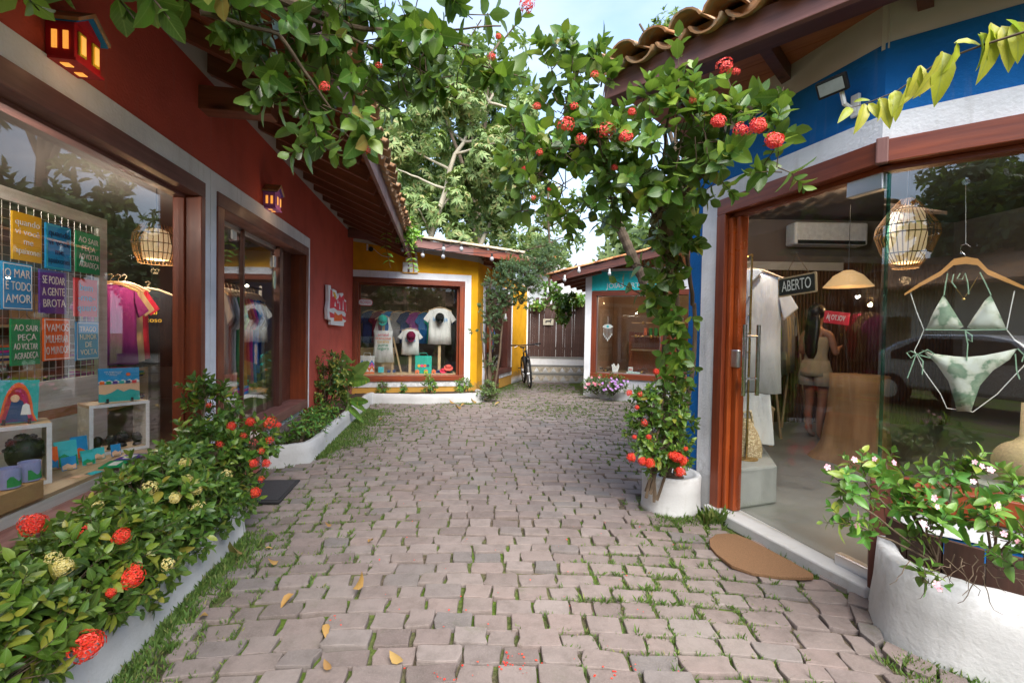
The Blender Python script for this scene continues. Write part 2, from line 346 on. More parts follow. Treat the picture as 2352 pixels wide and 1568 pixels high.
M_conc = plain('polished_concrete', (.22, .225, .21), .3, .25, 2.2, .04)
M_podium = plain('smooth_grey_cement', (.30, .31, .29), .6, .12, 5, .08)
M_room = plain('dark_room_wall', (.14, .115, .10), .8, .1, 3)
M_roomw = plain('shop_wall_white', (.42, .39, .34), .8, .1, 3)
M_slat = wood('slatted_wall_wood', (.07, .03, .015), (.15, .075, .04), 'z')
M_coir = plain('coir', (.17, .092, .045), .95, .3, 160, 1.0)
G1 = [(0, (.028, .085, .012)), (.3, (.05, .135, .018)), (.6, (.085, .20, .025)), (.82, (.15, .27, .03)), (.95, (.24, .33, .04)), (1, (.34, .26, .04))]
L_ix = leafmat('ixora_leaf', G1)
L_dark = leafmat('overhead_leaf', [(0, (.028, .08, .014)), (.4, (.05, .14, .02)), (.7, (.085, .20, .024)), (.9, (.15, .26, .03)), (.97, (.2, .2, .05)), (1, (.3, .11, .03))])
L_hedge = leafmat('hedge_leaf', [(0, (.035, .08, .015)), (.3, (.06, .13, .018)), (.6, (.10, .20, .02)), (.85, (.19, .28, .03)), (1, (.34, .30, .04))])
L_lime = leafmat('lime_leaf', [(0, (.34, .42, .02)), (.5, (.5, .52, .04)), (1, (.6, .55, .08))], trans=.5, spot=.15)
L_bright = leafmat('bright_leaf', [(0, (.05, .19, .03)), (.5, (.09, .27, .04)), (.8, (.17, .33, .05)), (1, (.34, .38, .05))])
L_vine = leafmat('vine_leaf', [(0, (.03, .10, .015)), (.5, (.055, .17, .025)), (1, (.14, .27, .04))])
L_fresh = leafmat('fresh_vine_leaf', [(0, (.13, .32, .03)), (1, (.25, .45, .05))])
L_tree = leafmat('pale_tree_leaf', [(0, (.11, .19, .06)), (.4, (.18, .28, .09)), (.75, (.27, .36, .13)), (.93, (.32, .30, .12)), (1, (.38, .32, .14))], .6)
L_far = leafmat('far_tree_leaf', [(0, (.022, .055, .018)), (.5, (.045, .09, .03)), (1, (.10, .16, .045))], .6)
L_mid = leafmat('mid_tree_leaf', [(0, (.05, .10, .035)), (.5, (.085, .15, .045)), (1, (.18, .25, .07))], .6)
L_con = leafmat('bluegreen_needle', [(0, (.035, .085, .05)), (.5, (.07, .14, .085)), (1, (.13, .19, .09))], .6)
L_dry = leafmat('dry_leaf', [(0, (.22, .085, .025)), (.5, (.36, .17, .045)), (1, (.42, .27, .09))], .7, .15)
L_moss = leafmat('grass_blade', [(0, (.04, .10, .015)), (.5, (.075, .17, .022)), (.85, (.14, .23, .035)), (1, (.3, .25, .1))], .7)
P_red = leafmat('red_petal', [(0, (.55, .018, .012)), (.6, (.72, .045, .02)), (1, (.75, .09, .035))], .5, .2, .0)
P_coral = leafmat('coral_petal', [(0, (.62, .03, .035)), (.6, (.78, .075, .06)), (1, (.8, .14, .09))], .5, .2, .0)
P_yel = leafmat('yellow_petal', [(0, (.62, .50, .12)), (1, (.7, .62, .28))], .5, .2, .0)
P_pink = leafmat('pink_petal', [(0, (.75, .33, .42)), (1, (.78, .55, .6))], .5, .2, .0)
P_hot = leafmat('hot_pink_petal', [(0, (.7, .12, .2)), (1, (.75, .3, .35))], .5, .2, .0)
P_viol = leafmat('violet_petal', [(0, (.45, .14, .6)), (1, (.62, .35, .72))], .5, .2, .0)
M_bark = wood('bark', (.06, .045, .03), (.17, .13, .095), 'z', .9, .1, False, .4)
M_barkp = wood('pale_bark', (.34, .30, .23), (.55, .5, .4), 'z', .9, .1, False, .3)
M_twig = plain('twig', (.10, .07, .045), .9, .3)
M_stem = plain('green_stem', (.10, .15, .04), .8, .3)
# ------------------------------------------------------------------ leaves, shoots, flowers
def leaf_fine(w=.22, curl=.18, fold=.12):
    V = [(0, 0, 0)]; n = 7
    for k in range(1, n):
        y = k/n; hw = w*math.sin(math.pi*y**.85)**.8; z = -curl*y*y*1.2; wv = .015*math.sin(k*2.6)
        V += [(-hw, y, z+fold*hw+wv), (-hw*.5, y, z+fold*hw*.42), (0, y, z), (hw*.5, y, z+fold*hw*.42), (hw, y, z+fold*hw-wv)]
    V.append((0, 1.0, -curl*1.2)); F = [(0, 2+k, 1+k) for k in range(4)]
    for r in range(n-2):
        for k in range(4): a = 1+5*r+k; F += [(a, a+1, a+6), (a, a+6, a+5)]
    a = 1+5*(n-2); F += [(a+k, a+k+1, len(V)-1) for k in range(4)]
    return np.array(V), np.array(F)
def leaf_template(w=.22, curl=.18, fold=.12, tipx=1.0):
    V = [(0, 0, 0)]
    for y, hw in ((.22, .72), (.5, 1.0), (.78, .66)):
        z = -curl*y*y*1.2
        V += [(-hw*w, y, z+fold*hw*w), (0, y, z), (hw*w, y, z+fold*hw*w)]
    V.append((0, tipx, -curl*1.2))
    F = [(0, 2, 1), (0, 3, 2)]
    for k in (0, 1):
        a = 1+3*k; F += [(a, a+1, a+4), (a, a+4, a+3), (a+1, a+2, a+5), (a+1, a+5, a+4)]
    F += [(7, 8, 10), (8, 9, 10)]
    return np.array(V), np.array(F)
def small_template(w=.3): return np.array([(0,0,0), (-w,.5,.02), (0,1,-.12), (w,.5,.02)]), np.array([(0,2,1), (0,3,2)])
LT = {'ix': leaf_template(.25, .22, .3), 'oval': leaf_template(.33, .15, .2), 'long': leaf_template(.17, .35, .4), 'droop': leaf_template(.27, .5, .45), 'spray': leaf_template(.21, .3, .3),
      'small': small_template(.26), 'needle': small_template(.10), 'round': small_template(.42)}
LF = {'ix': leaf_fine(.25, .22, .3), 'oval': leaf_fine(.31, .18, .22), 'long': leaf_fine(.17, .35, .4), 'droop': leaf_fine(.27, .5, .45), 'spray': leaf_fine(.2, .34, .35)}
def leaf_uv(V): w = np.abs(V[:, 0]).max(); return np.stack([V[:, 0]/w*.5+.5, V[:, 1]], 1)
class Leaves:
    def __init__(s): s.P = []; s.X = []; s.Y = []; s.Z = []; s.S = []
    def add(s, p, d, nrm, size):
        y = d.normalized(); x = y.cross(nrm)
        if x.length < 1e-4: x = y.orthogonal()
        x.normalize(); z = x.cross(y); s.P.append(tuple(p)); s.X.append(tuple(x)); s.Y.append(tuple(y)); s.Z.append(tuple(z)); s.S.append(size)
    def shoot(s, p, d, n, size, spread=.95, step=None, whorl=2, droop=0.0, rnd=random):
        """leaf pairs up a stem that ends at p+d*len"""
        d = d.normalized(); step = step or size*.32; a0 = rnd.random()*6.28; ax = d.orthogonal().normalized(); bx = d.cross(ax)
        for i in range(n):
            q = p + d*(step*i); sp = spread*(1.25-.75*i/max(1, n-1)) if n > 1 else spread
            for k in range(whorl):
                a = a0 + i*(math.pi/whorl) + k*2*math.pi/whorl + rnd.uniform(-.25, .25); sd = ax*math.cos(a)+bx*math.sin(a)
                dd = d*math.cos(sp) + sd*math.sin(sp) + Vector((0, 0, -droop)) + Vector([rnd.uniform(-.13, .13) for _ in range(3)])
                s.add(q, dd, d*math.sin(sp) - sd*math.cos(sp) + Vector([rnd.uniform(-.2, .2) for _ in range(3)]), size*rnd.uniform(.55, 1.2)*(.72+.5*(1-i/max(1, n))))
    def build(s, thing, kind, mat, nobj=0, name='leaf', joined='foliage', near=(0, 0, CAM_H)):
        if not s.P: return
        P, X, Y, Z, S = map(np.array, (s.P, s.X, s.Y, s.Z, s.S)); V, F = LT[kind]
        idx = np.arange(len(P))
        if nobj:
            d = np.linalg.norm(P-np.array(near), axis=1)/S; rel = P-np.array((0, 0, CAM_H)); Rm = np.array(CAM_R); c = rel @ Rm
            px = 1176+c[:, 0]/np.maximum(-c[:, 2], .01)*FOC; py = 784-c[:, 1]/np.maximum(-c[:, 2], .01)*FOC
            off = (px < 0) | (px > 2352) | (py < 0) | (py > 1568) | (c[:, 2] > -.1)
            o = np.argsort(d + off*1e5); near_i = o[:nobj]; idx = o[nobj:]
            VF, FF_ = LF.get(kind, (V, F)); me = npmesh(name, VF.astype(float), FF_, mat, True, leaf_uv(VF))
            base = WM[thing.name].inverted()
            for i in near_i:
                M = Matrix(((X[i,0]*S[i], Y[i,0]*S[i], Z[i,0]*S[i], P[i,0]), (X[i,1]*S[i], Y[i,1]*S[i], Z[i,1]*S[i], P[i,1]), (X[i,2]*S[i], Y[i,2]*S[i], Z[i,2]*S[i], P[i,2]), (0,0,0,1)))
                lo = bpy.data.objects.new(name, me); col.objects.link(lo); lo.parent = thing; lo.matrix_basis = base @ M
        if len(idx):
            X, Y, Z, P, S = X[idx], Y[idx], Z[idx], P[idx], S[idx]
            W = (V[None, :, 0, None]*X[:, None, :] + V[None, :, 1, None]*Y[:, None, :] + V[None, :, 2, None]*Z[:, None, :])*S[:, None, None] + P[:, None, :]
            FF = (F[None] + (np.arange(len(idx))*len(V))[:, None, None]).reshape(-1, 3)
            b = np.array(WM[thing.name].inverted()); W = W.reshape(-1, 3) @ b[:3, :3].T + b[:3, 3]
            o = bpy.data.objects.new(joined, npmesh(joined, W, FF, mat, True, np.tile(leaf_uv(V), (len(idx), 1)))); col.objects.link(o); o.parent = thing; o['kind'] = 'stuff'; return o
def rvec(r=random):
    while True:
        v = Vector((r.uniform(-1, 1), r.uniform(-1, 1), r.uniform(-1, 1)))
        if .05 < v.length < 1: return v.normalized()
def pblob(px, py, Y, rpx, k=1.0):          # round clump seen at a pixel, standing at depth Y
    c = at_y(px, py, Y); return (c, rpx/FOC*Y, k)
def fill(leaves, twigs, blobs, per_m2, leaf, n=4, up=.35, whorl=2, shell=.55, root=None, droop=0.0, spread=.95):
    tips = []
    for c, r, k in blobs:
        for _ in range(max(3, int(per_m2*k*4*math.pi*r*r))):
            d = rvec(); rr = r*(shell+(1-shell)*random.random()**.6); p = c + Vector((d.x, d.y*.85, d.z))*rr
            dd = (d + Vector((0, 0, up)) + rvec()*.35).normalized(); leaves.shoot(p, dd, n, leaf, whorl=whorl, droop=droop, spread=spread)
            tips.append((p + dd*leaf*.32*n, dd))
            if twigs is not None: twigs.tube([p - dd*min(r*.8, .16) + rvec()*.02, p, p+dd*leaf*.3*n], [leaf*.035, leaf*.028, leaf*.012], 4, False)
    return tips
def make_head(petmat, r=.035, n=46, star=.0085, stemmat=None):
    V = []; F = []
    for i in range(n):
        z = 1-(i+.5)/n*1.15; a = i*2.39996; s = math.sqrt(max(0, 1-z*z)); nrm = Vector((s*math.cos(a), s*math.sin(a), z)); rr = r*random.uniform(.70, 1.15)
        c = Vector((nrm.x, nrm.y, nrm.z*.75))*rr; t1 = nrm.orthogonal().normalized(); t2 = nrm.cross(t1); a0 = random.random()*3
        for k in range(4):
            an = a0+k*math.pi/2; u = t1*math.cos(an)+t2*math.sin(an); w = nrm.cross(u); b = len(V); L = star*random.uniform(.85, 1.2)
            V += [tuple(c), tuple(c+u*L*.6+w*L*.42+nrm*.002), tuple(c+u*L*1.2-nrm*.001), tuple(c+u*L*.6-w*L*.42+nrm*.002)]; F.append((b, b+1, b+2)); F.append((b, b+2, b+3))
        b = len(V); q = Vector((0, 0, -r*.75)); w = t1*.0007                   # flower tube
        if i % 3: continue
        V += [tuple(q+w), tuple(q-w), tuple(c-w), tuple(c+w)]; F.append((b, b+1, b+2)); F.append((b, b+2, b+3))
    return npmesh('flower_head', np.array(V), np.array(F), petmat, False)
def make_pinwheel(petmat, r=.017, n=5):
    V = []; F = []
    for k in range(n):
        a = k*2*math.pi/n; u = Vector((math.cos(a), math.sin(a), .12)); w = Vector((-math.sin(a), math.cos(a), 0)); b = len(V)
        V += [(0,0,0), tuple(u*r*.7+w*r*.42), tuple(u*r*1.05+w*r*.2), tuple(u*r*1.0-w*r*.25), tuple(u*r*.6-w*r*.36)]
        F += [(b, b+1, b+2), (b, b+2, b+3), (b, b+3, b+4)]
    return npmesh('flower', np.array(V)*1.0, np.array(F), petmat, False)
HEADS = {k: [make_head(m, .037, 52, .0105), make_head(m, .031, 32, .0105), make_head(m, .040, 20, .012)] for k, m in (('red', P_red), ('coral', P_coral), ('yellow', P_yel))}
def head(thing, p, d, kind='red', s=1.0, name='flower_head', which=None):
    me = HEADS[kind][which if which is not None else random.choice((0, 0, 1, 2))]
    q = d.to_track_quat('Z', 'Y').to_matrix().to_4x4(); return inst(name, me, thing, T(p) @ q @ RZ(random.random()*6) @ SC(s))
def branchy(mb, p0, p1, r0, r1, wob=.06, n=8, sides=7):
    pts = []; v = p1-p0; o = Vector((0,0,0))
    for i in range(n+1):
        t = i/n; o += rvec()*wob*v.length*.12; pts.append(p0+v*t+o*(1 if 0 < i < n else .3*(i > 0)))
    mb.tube(pts, [r0+(r1-r0)*i/n for i in range(n+1)], sides); return pts

# ------------------------------------------------------------------ ground
def struct(o): o['kind'] = 'structure'; return o
gmb = MB(); gmb.box(-60, 60, -40, 90, -.3, -.021); ground_o = gmb.build('ground', M_soil); struct(ground_o)
def left_edge(Y):
    pts = [(-3, -1.30), (1.3, -1.46), (1.69, -1.515), (2.95, -1.735), (3.0, -2.14), (4.36, -2.36), (4.4, -2.26), (4.56, -2.06), (8.3, -2.56), (8.5, -1.9), (8.55, -.62), (9.3, -.70), (13.4, .47)]
    for (a, x), (b, y) in zip(pts[:-1], pts[1:]):
        if Y <= b: return x + (y-x)*(Y-a)/(b-a)
    return .5
def right_edge(Y):
    pts = [(-3, 5.2), (.7, 2.85), (1.77, 1.88), (1.85, 1.80), (2.05, 1.72), (2.33, 1.86), (3.38, 1.53), (3.42, 1.05), (3.8, 1.1), (3.9, 1.5), (6.9, 2.95), (8.6, 3.1), (10.0, 1.6), (13.4, 1.62)]
    for (a, x), (b, y) in zip(pts[:-1], pts[1:]):
        if Y <= b: return x + (y-x)*(Y-a)/(b-a)
    return 1.6
path = empty('path', (0, 3, 0)); path['kind'] = 'structure'
def stone_template():
    hx, hy, c = .5, .5, .055; P = []
    for sx, sy in ((-1,-1), (1,-1), (1,1), (-1,1)):
        corners = [(sx*hx, sy*(hy-c)), (sx*(hx-c), sy*hy)]
        if sx*sy < 0: corners = corners[::-1]
        # order counter-clockwise
        P += corners[::-1] if (sx, sy) in ((-1,-1), (1,1)) else corners[::-1]
    P = sorted(P, key=lambda p: math.atan2(p[1], p[0]))
    mids = []
    for i, p in enumerate(P):
        q = P[(i+1) % 8]; mids.append(p)
        if abs(p[0]-q[0]) > .3 or abs(p[1]-q[1]) > .3: mids.append(((p[0]+q[0])/2, (p[1]+q[1])/2))
    return mids
SP = stone_template(); SN = len(SP)
def stone_geo(lx, ly, h=.06):
    """irregular cobble with chipped edges; top at z=0"""
    V = []; jit = [(random.uniform(-.008, .008), random.uniform(-.006, .006)) for _ in range(SN)]; tx, ty = random.uniform(-.03, .03), random.uniform(-.05, .05)
    skew = random.uniform(-.05, .05); tap = random.uniform(-.06, .06)
    for z, k in ((-h, 1.0), (-.009, 1.0), (-.002, .982), (.0, .945)):
        for (x, y), (jx, jy) in zip(SP, jit):
            X = x*lx*k*(1+tap*y)+jx+skew*y*ly; Y = y*ly*(k-(1-k)*.4)+jy
            V.append((X, Y, z+(tx*X+ty*Y+random.uniform(-.0008, .0008) if z > -.02 else 0)))
    V.append((random.uniform(-.02, .02), random.uniform(-.01, .01), .0))
    F = []
    for r in range(3):
        for i in range(SN): F.append((r*SN+i, r*SN+(i+1) % SN, (r+1)*SN+(i+1) % SN, (r+1)*SN+i))
    for i in range(SN): F.append((3*SN+i, 3*SN+(i+1) % SN, len(V)-1))
    return V, F
PITCHY = .122
spots = []; tufts = []
y = .75; row = 0
while y < 12.95:
    x = -2.9 + random.uniform(0, .2); ly = PITCHY*random.uniform(.9, 1.12)
    while x < 3.2:
        lx = random.uniform(.145, .225) if random.random() > .16 else random.uniform(.09, .15)
        cx = x+lx/2; yy = y - .055*(cx-.1)**2 + .011*math.sin(cx*2.3+row*.35) + .006*math.sin(cx*5.1+row*.9) + random.uniform(-.006, .006)
        m = .5*lx+.01
        if left_edge(yy)+m+.03 < cx < right_edge(yy)-m-.02: spots.append((cx, yy, lx, ly))
        elif left_edge(yy)-.02 < cx < right_edge(yy)+.0 and left_edge(yy)+.05 < cx < right_edge(yy)-.04: spots.append((cx, yy, lx*.55, ly))
        x += lx
    y += ly; row += 1
def vis_score(s):
    rel = CAM_R.transposed() @ Vector((s[0], s[1], -CAM_H)); 
    if rel.z > -.2: return 1e6
    px = 1176-rel.x/rel.z*FOC; py = 784+rel.y/rel.z*FOC
    return s[1] + (0 if -40 < px < 2390 and py < 1590 else 100)
spots.sort(key=vis_score)
from mathutils import noise as mnoise
variants = []
for k in range(24):
    lx = .15+.01*(k % 9); V, F = stone_geo(lx-.012, .111); me = bpy.data.meshes.new('stone'); me.from_pydata(V, [], F); me.materials.append(M_stone)
    me.update(); variants.append((lx, me))
restV, restF = [], []
for i, (cx, cy, lx, ly) in enumerate(spots):
    rz = -.11*(cx-.1)+random.uniform(-.05, .05); dz = random.uniform(-.011, .006)+.012*mnoise.noise(Vector((cx*.8, cy*.8, 0)))
    if i < 300:
        L, me = min(variants, key=lambda v: abs(v[0]-lx)+random.random()*.02)
        inst('stone', me, path, T(cx, cy, dz) @ RZ(rz + (math.pi if random.random() < .5 else 0)) @ SC((lx)/L, ly/PITCHY, 1))
    else:
        V, F = stone_geo(lx-.012, ly-.011, .03); b = len(restV); M = T(cx, cy, dz) @ RZ(rz)
        restV += [tuple(M @ Vector(v)) for v in V]; restF += [tuple(k+b for k in f) for f in F]
mb = MB(); mb.v = restV; mb.f = restF; o = mb.build('stone_paving', M_stone, path, kind='stuff')
# grass and moss in the joints and along the kerbs
gl = Leaves()
def tuft(x, y, n, h, sp=.05, z=-.015):
    for _ in range(n):
        a = random.random()*6.28; r = random.random()*sp; d = Vector((math.cos(a)*random.uniform(.2, .9), math.sin(a)*random.uniform(.2, .9), 1))
        gl.add(Vector((x+math.cos(a)*r, y+math.sin(a)*r, z)), d, Vector((random.uniform(-1, 1), random.uniform(-1, 1), .3)), h*random.uniform(.5, 1.2))
for (cx, cy, lx, ly) in spots:
    f = mnoise.noise(Vector((cx*.9, cy*.9, 3.1)))+.32*(cx > .8)+.1*(cy > 6)+.12*(cy > 8)+.32*(cx < left_edge(cy)+.35)-.22*(cx > -1 and cx < .6 and cy < 8)
    if f > .0 and cy < 12:
        far = cy > 4.5
        for _ in range(int((30 if not far else 12)*min(1, .2+f*2.2))):
            t = random.uniform(-.5, .5)
            if random.random() < .6: tuft(cx+t*lx, cy+ly/2+random.uniform(-.008, .008), 5, random.uniform(.018, .032) if random.random() > .05 else .05, .012)
            else: tuft(cx+lx/2+random.uniform(-.008, .008), cy+t*ly, 5, random.uniform(.018, .032), .012)
for _ in range(900):                                   # along the left kerb
    yy = random.uniform(1.5, 3.0); xx = left_edge(yy)+abs(random.gauss(0, .07))+.01; tuft(xx, yy, 7, random.uniform(.02, .05), .03)
for _ in range(2200):                                  # grassy patch beside the second planter
    yy = random.uniform(4.7, 7.6); xx = left_edge(yy)+abs(random.gauss(0, .22 if yy > 5.2 else .08))+.01; tuft(xx, yy, 6, random.uniform(.025, .06), .05)
for _ in range(260):
    xx = random.uniform(-1.9, -.5); tuft(xx, 8.5+random.uniform(-.12, .02), 5, .04, .03)
for _ in range(200): tuft(random.uniform(1.1, 1.55), 3.33+random.uniform(-.1, .05), 6, random.uniform(.02, .06), .04)
for _ in range(40): tuft(random.uniform(1.42, 1.55), 3.27, 4, random.uniform(.08, .14), .03)
for _ in range(260): tuft(1.72+random.uniform(-.15, .3), 1.75+random.uniform(-.1, .15), 5, random.uniform(.02, .05), .03)
for _ in range(400):
    yy = random.uniform(9.4, 12.2); tuft(left_edge(yy)+abs(random.gauss(0, .3)), yy, 5, .04, .06)
for _ in range(300): tuft(random.uniform(1.5, 3.0), 9.9-random.uniform(0, 1.3), 4, .03, .05)
g = empty('grass', (0, 3, 0)); 
gl_o = None
P_ = gl; V, F = LT['needle']
def loose_leaves(lv, kind, mat, name, label, cat):
    o = empty('tmp_holder', (0, 0, 0)); j = lv.build(o, kind, mat, 0, 'x', name); WM[name] = I4
    j.parent = None; bpy.data.objects.remove(o); j.name = name; tag(j, label, cat, kind='stuff'); return j
bpy.data.objects.remove(g)
loose_leaves(gl, 'needle', L_moss, 'grass', 'short green grass and moss growing in the joints of the cobbled path', 'grass')
# ------------------------------------------------------------------ shop fronts
def window_unit(bld, F, u0, u1, v0, v1, mx_, mz_, fw=.105, recess=.17, trim=.125, trim_b=.12, bottom=True, glass=M_glass, tl=True, tr=True, proud=.025, right_trim_w=None, inner=True, gy=None, fs=None, a=.035):
    """timber frame round an opening, white painted trim outside it, pane set back"""
    M = F.M; fs = fs or fw
    t = MB(); tw = trim
    t.box(u0-(tw if tl else 0), u1+((right_trim_w or tw) if tr else 0), -.014, .0-.001, v1+.001, v1+.13)
    if tl: t.box(u0-tw, u0-.001, -.014, -.001, v0 - (trim_b if bottom else 0), v1+.001)
    if tr: t.box(u1+.001, u1+(right_trim_w or tw), -.014, -.001, v0-(trim_b if bottom else 0), v1+.001)
    if bottom: t.box(u0, u1, -.014, -.001, v0-trim_b, v0-.001)
    t.build('window_trim', M_white, bld, M)
    fr = MB().box(u0, u1, -proud, recess, v1-fw, v1).build('frame_top', mx_, bld, M, bevel=.004)
    MB().box(u0, u0+fs, -proud, recess, v0+(fw if bottom else 0), v1-fw-.0005).build('frame_side', mz_, bld, M, bevel=.004)
    MB().box(u1-fs, u1, -proud, recess, v0+(fw if bottom else 0), v1-fw-.0005).build('frame_side', mz_, bld, M, bevel=.004)
    if bottom: MB().box(u0, u1, -proud-.02, recess, v0, v0+fw-.0005).build('window_sill', mx_, bld, M, bevel=.004)
    if inner:
        g = fs
        MB().box(u0+g, u1-g, recess-.05, recess+.02, v1-fw-a, v1-fw-.001).build('inner_frame', mx_, bld, M, bevel=.003)
        MB().box(u0+g+.001, u0+g+a, recess-.05, recess+.02, v0+fw*bottom, v1-fw-a-.001).build('inner_frame', mz_, bld, M, bevel=.003)
        MB().box(u1-g-a, u1-g-.001, recess-.05, recess+.02, v0+fw*bottom, v1-fw-a-.001).build('inner_frame', mz_, bld, M, bevel=.003)
    y = gy if gy is not None else recess-.02
    MB().box(u0+fs+.003, u1-fs-.003, y, y+.006, v0+(fw if bottom else .05)+.001, v1-fw-.003).build('pane', glass, bld, M)

# ---- red shop on the left
red = empty('red_shop', FL.w(4.9, 0, 0), 'long dark red shop with dark framed windows and a broad wooden eave, on the left', 'shop')
w = MB().cells([-1.0, .7, 4.29, 4.46, 6.83, FL.len], [0, .30, .38, 2.36, 3.13], 0, .19, [(.7, 4.29, .38, 2.36), (4.46, 6.83, .30, 2.36), (4.46, 5.3, 0, .38)])
w.build('wall', M_red, red, FL.M)
MB().box(-1.0, FL.len, .004, .19, 3.13, 3.75).build('upper_wall_band', M_greyw, red, FL.M)
window_unit(red, FL, .7, 4.285, .38, 2.36, M_purx, M_mahz, tr=True, right_trim_w=.087, trim_b=.12, recess=.125, fs=.06, a=.022)
window_unit(red, FL, 4.465, 6.83, .30, 2.36, M_purx, M_mahz, bottom=False, tl=True, trim=.085, inner=False, gy=.15)
MB().box(5.35, 6.725, -.045, .17, .37, .47).build('window_sill', M_purx, red, FL.M, bevel=.004)
MB().box(5.35, 6.84, .0, .17, .0, .368).build('sill_wall', M_white, red, FL.M)
MB().box(5.3, 5.325, .13, .16, .02, 2.25).build('door_post', M_dkz, red, FL.M)
MB().box(6.20, 6.30, .11, .172, .472, 2.254).build('inner_post', M_dkz, red, FL.M, bevel=.003)
MB().box(6.30, 6.72, .155, .165, .472, 2.254).build('side_board', M_dkz, red, FL.M)
MB().box(4.58, 6.2, .155, .19, 2.225, 2.254).build('door_rail', M_alu, red, FL.M)
MB().box(5.08, 5.16, .13, .148, 2.12, 2.2).build('door_clip', M_alu, red, FL.M, bevel=.002)
MB().box(4.47, 5.3, .02, .19, 0, .05).build('threshold', M_white, red, FL.M)
# room behind
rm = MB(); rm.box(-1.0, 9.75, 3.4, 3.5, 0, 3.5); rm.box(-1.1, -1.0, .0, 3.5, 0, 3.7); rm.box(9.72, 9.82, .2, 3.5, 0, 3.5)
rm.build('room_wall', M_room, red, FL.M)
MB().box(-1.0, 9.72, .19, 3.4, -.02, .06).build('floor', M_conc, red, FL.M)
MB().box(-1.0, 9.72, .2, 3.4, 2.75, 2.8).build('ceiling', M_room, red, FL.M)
# eave: rafters, soffit boards, fascia, tiles
EA = 1.04; sl = .42; ez = 2.88
def rz(d): return ez + (d+EA)*sl
ang = math.atan(sl)
raf = MB().box(-.03, .03, -.0, 1.33, -.13, -.004).mesh('rafter', M_rafy)
RU = [.25+.46*k for k in range(22)]
for u in RU:
    inst('rafter', raf, red, FL.M @ T(u, -EA+.03, ez+.01) @ RX(ang))
bw = .132
bd = MB().box(-5.0, 4.95, .004, bw-.004, -.001, .018).mesh('soffit_board', M_sofx)
for k in range(10): inst('soffit_board', bd, red, FL.M @ T(4.9, -EA+.01, ez+.008) @ RX(ang) @ T(0, k*bw, 0))
MB().box(-.15, 10.0, -EA-.035, -EA+.0, ez-.15, ez+.045).build('fascia_board', M_purx, red, FL.M, bevel=.004)
def tile_mesh(L=.46, r=.09, th=.012, up=True, mat=M_tile, n=7, taper=.8, name='roof_tile'):
    V = []; F = []
    for j, (y, k) in enumerate(((0, 1), (L, taper))):
        for rr in (r*k, r*k-th):
            for i in range(n+1):
                a = math.pi*(.06+.88*i/n); x = math.cos(a)*rr; z = math.sin(a)*rr*.8
                V.append((x, y, z if up else -z+r*.55))
    m = n+1
    for i in range(n):
        F += [(i, i+1, 2*m+i+1, 2*m+i), (m+i, 3*m+i, 3*m+i+1, m+i+1), (i, m+i, m+i+1, i+1), (2*m+i, 2*m+i+1, 3*m+i+1, 3*m+i)]
    F += [(0, 2*m, 3*m, m), (n, m+n, 3*m+n, 2*m+n)]
    me = bpy.data.meshes.new(name); me.from_pydata(V, [], F if up else [tuple(reversed(f)) for f in F]); me.materials.append(mat)
    me.polygons.foreach_set('use_smooth', [i % 4 < 2 for i in range(len(F))]); me.update(); return me
T_UP, T_DN = tile_mesh(), tile_mesh(up=False)
def tile_roof(bld, M, u0, u1, rows, a, pitch=.2, up=T_UP, dn=T_DN, x_over=.1, nmax=300):
    n = 0
    u = u0; 
    while u < u1:
        for k in range(rows):
            j = lambda s: random.uniform(-s, s)
            inst('roof_tile', dn, bld, M @ RX(a) @ T(u+pitch/2+j(.006), -x_over+k*.36+j(.015), .0+k*.002) @ RZ(j(.03)))
            inst('roof_tile', up, bld, M @ RX(a) @ T(u+j(.008), -x_over-.02+k*.36+j(.02), .055+k*.002) @ RZ(j(.04)) @ RX(j(.02)))
            n += 2
        u += pitch
tile_roof(red, FL.M @ T(0, -EA, ez+.062), -.1, 9.9, 2, ang)
roofm = MB(); roofm.add([(-1.1, -EA+.12, ez+.10), (9.95, -EA+.12, ez+.10), (9.95, 3.7, rz(3.6)+.10), (-1.1, 3.7, rz(3.6)+.10), (-1.1, -EA+.12, ez+.06), (9.95, -EA+.12, ez+.06), (9.95, 3.7, rz(3.6)+.06), (-1.1, 3.7, rz(3.6)+.06)], [(0,1,2,3), (7,6,5,4), (0,4,5,1), (1,5,6,2), (2,6,7,3), (3,7,4,0)])
roofm.build('roof', M_tile, red, FL.M)
MB().box(4.23, 4.37, -.47, .1, 2.86, 3.02).build('beam', M_rafy, red, FL.M, bevel=.005)

# ---- yellow shop at the back
ylw = empty('yellow_shop', FY.w(1.2, 0, 0), 'mustard yellow shop with a large display window and pale tiled roof', 'shop')
yt = lambda u: 3.03-.108*u
def cutwall(F, us, L, v_top, holes, mat, name='wall', th=.19, parent=ylw):
    w = MB().cells(us, [0] + sorted({h[2] for h in holes} | {h[3] for h in holes}), 0, th, holes)
    hv = max(h[3] for h in holes); a, b = us[0], us[-1]
    w.slab([(a, hv), (b, hv), (b, v_top(b)), (a, v_top(a))], 0, th); return w.build(name, mat, parent, F.M)
cutwall(FY, [0.0, 2.17, FY.len], FY.len, yt, [(0, 2.17, .34, 2.36)], M_yel)
window_unit(ylw, FY, .0, 2.17, .34, 2.36, M_mahx, M_mahz, trim_b=.115, tl=False)
MB().slab([(0, yt(0)), (FY.len, yt(FY.len)), (FY.len, 2.90), (0, 3.16)], .003, .19).build('upper_wall_band', M_greyw, ylw, FY.M)
st = lambda u: 2.77-.03*u
cutwall(FS, [0.0, .45, 1.40, 2.42, FS.len], FS.len, st, [(.45, 2.42, .34, 2.30), (.45, 1.40, 0, .34)], M_yel)
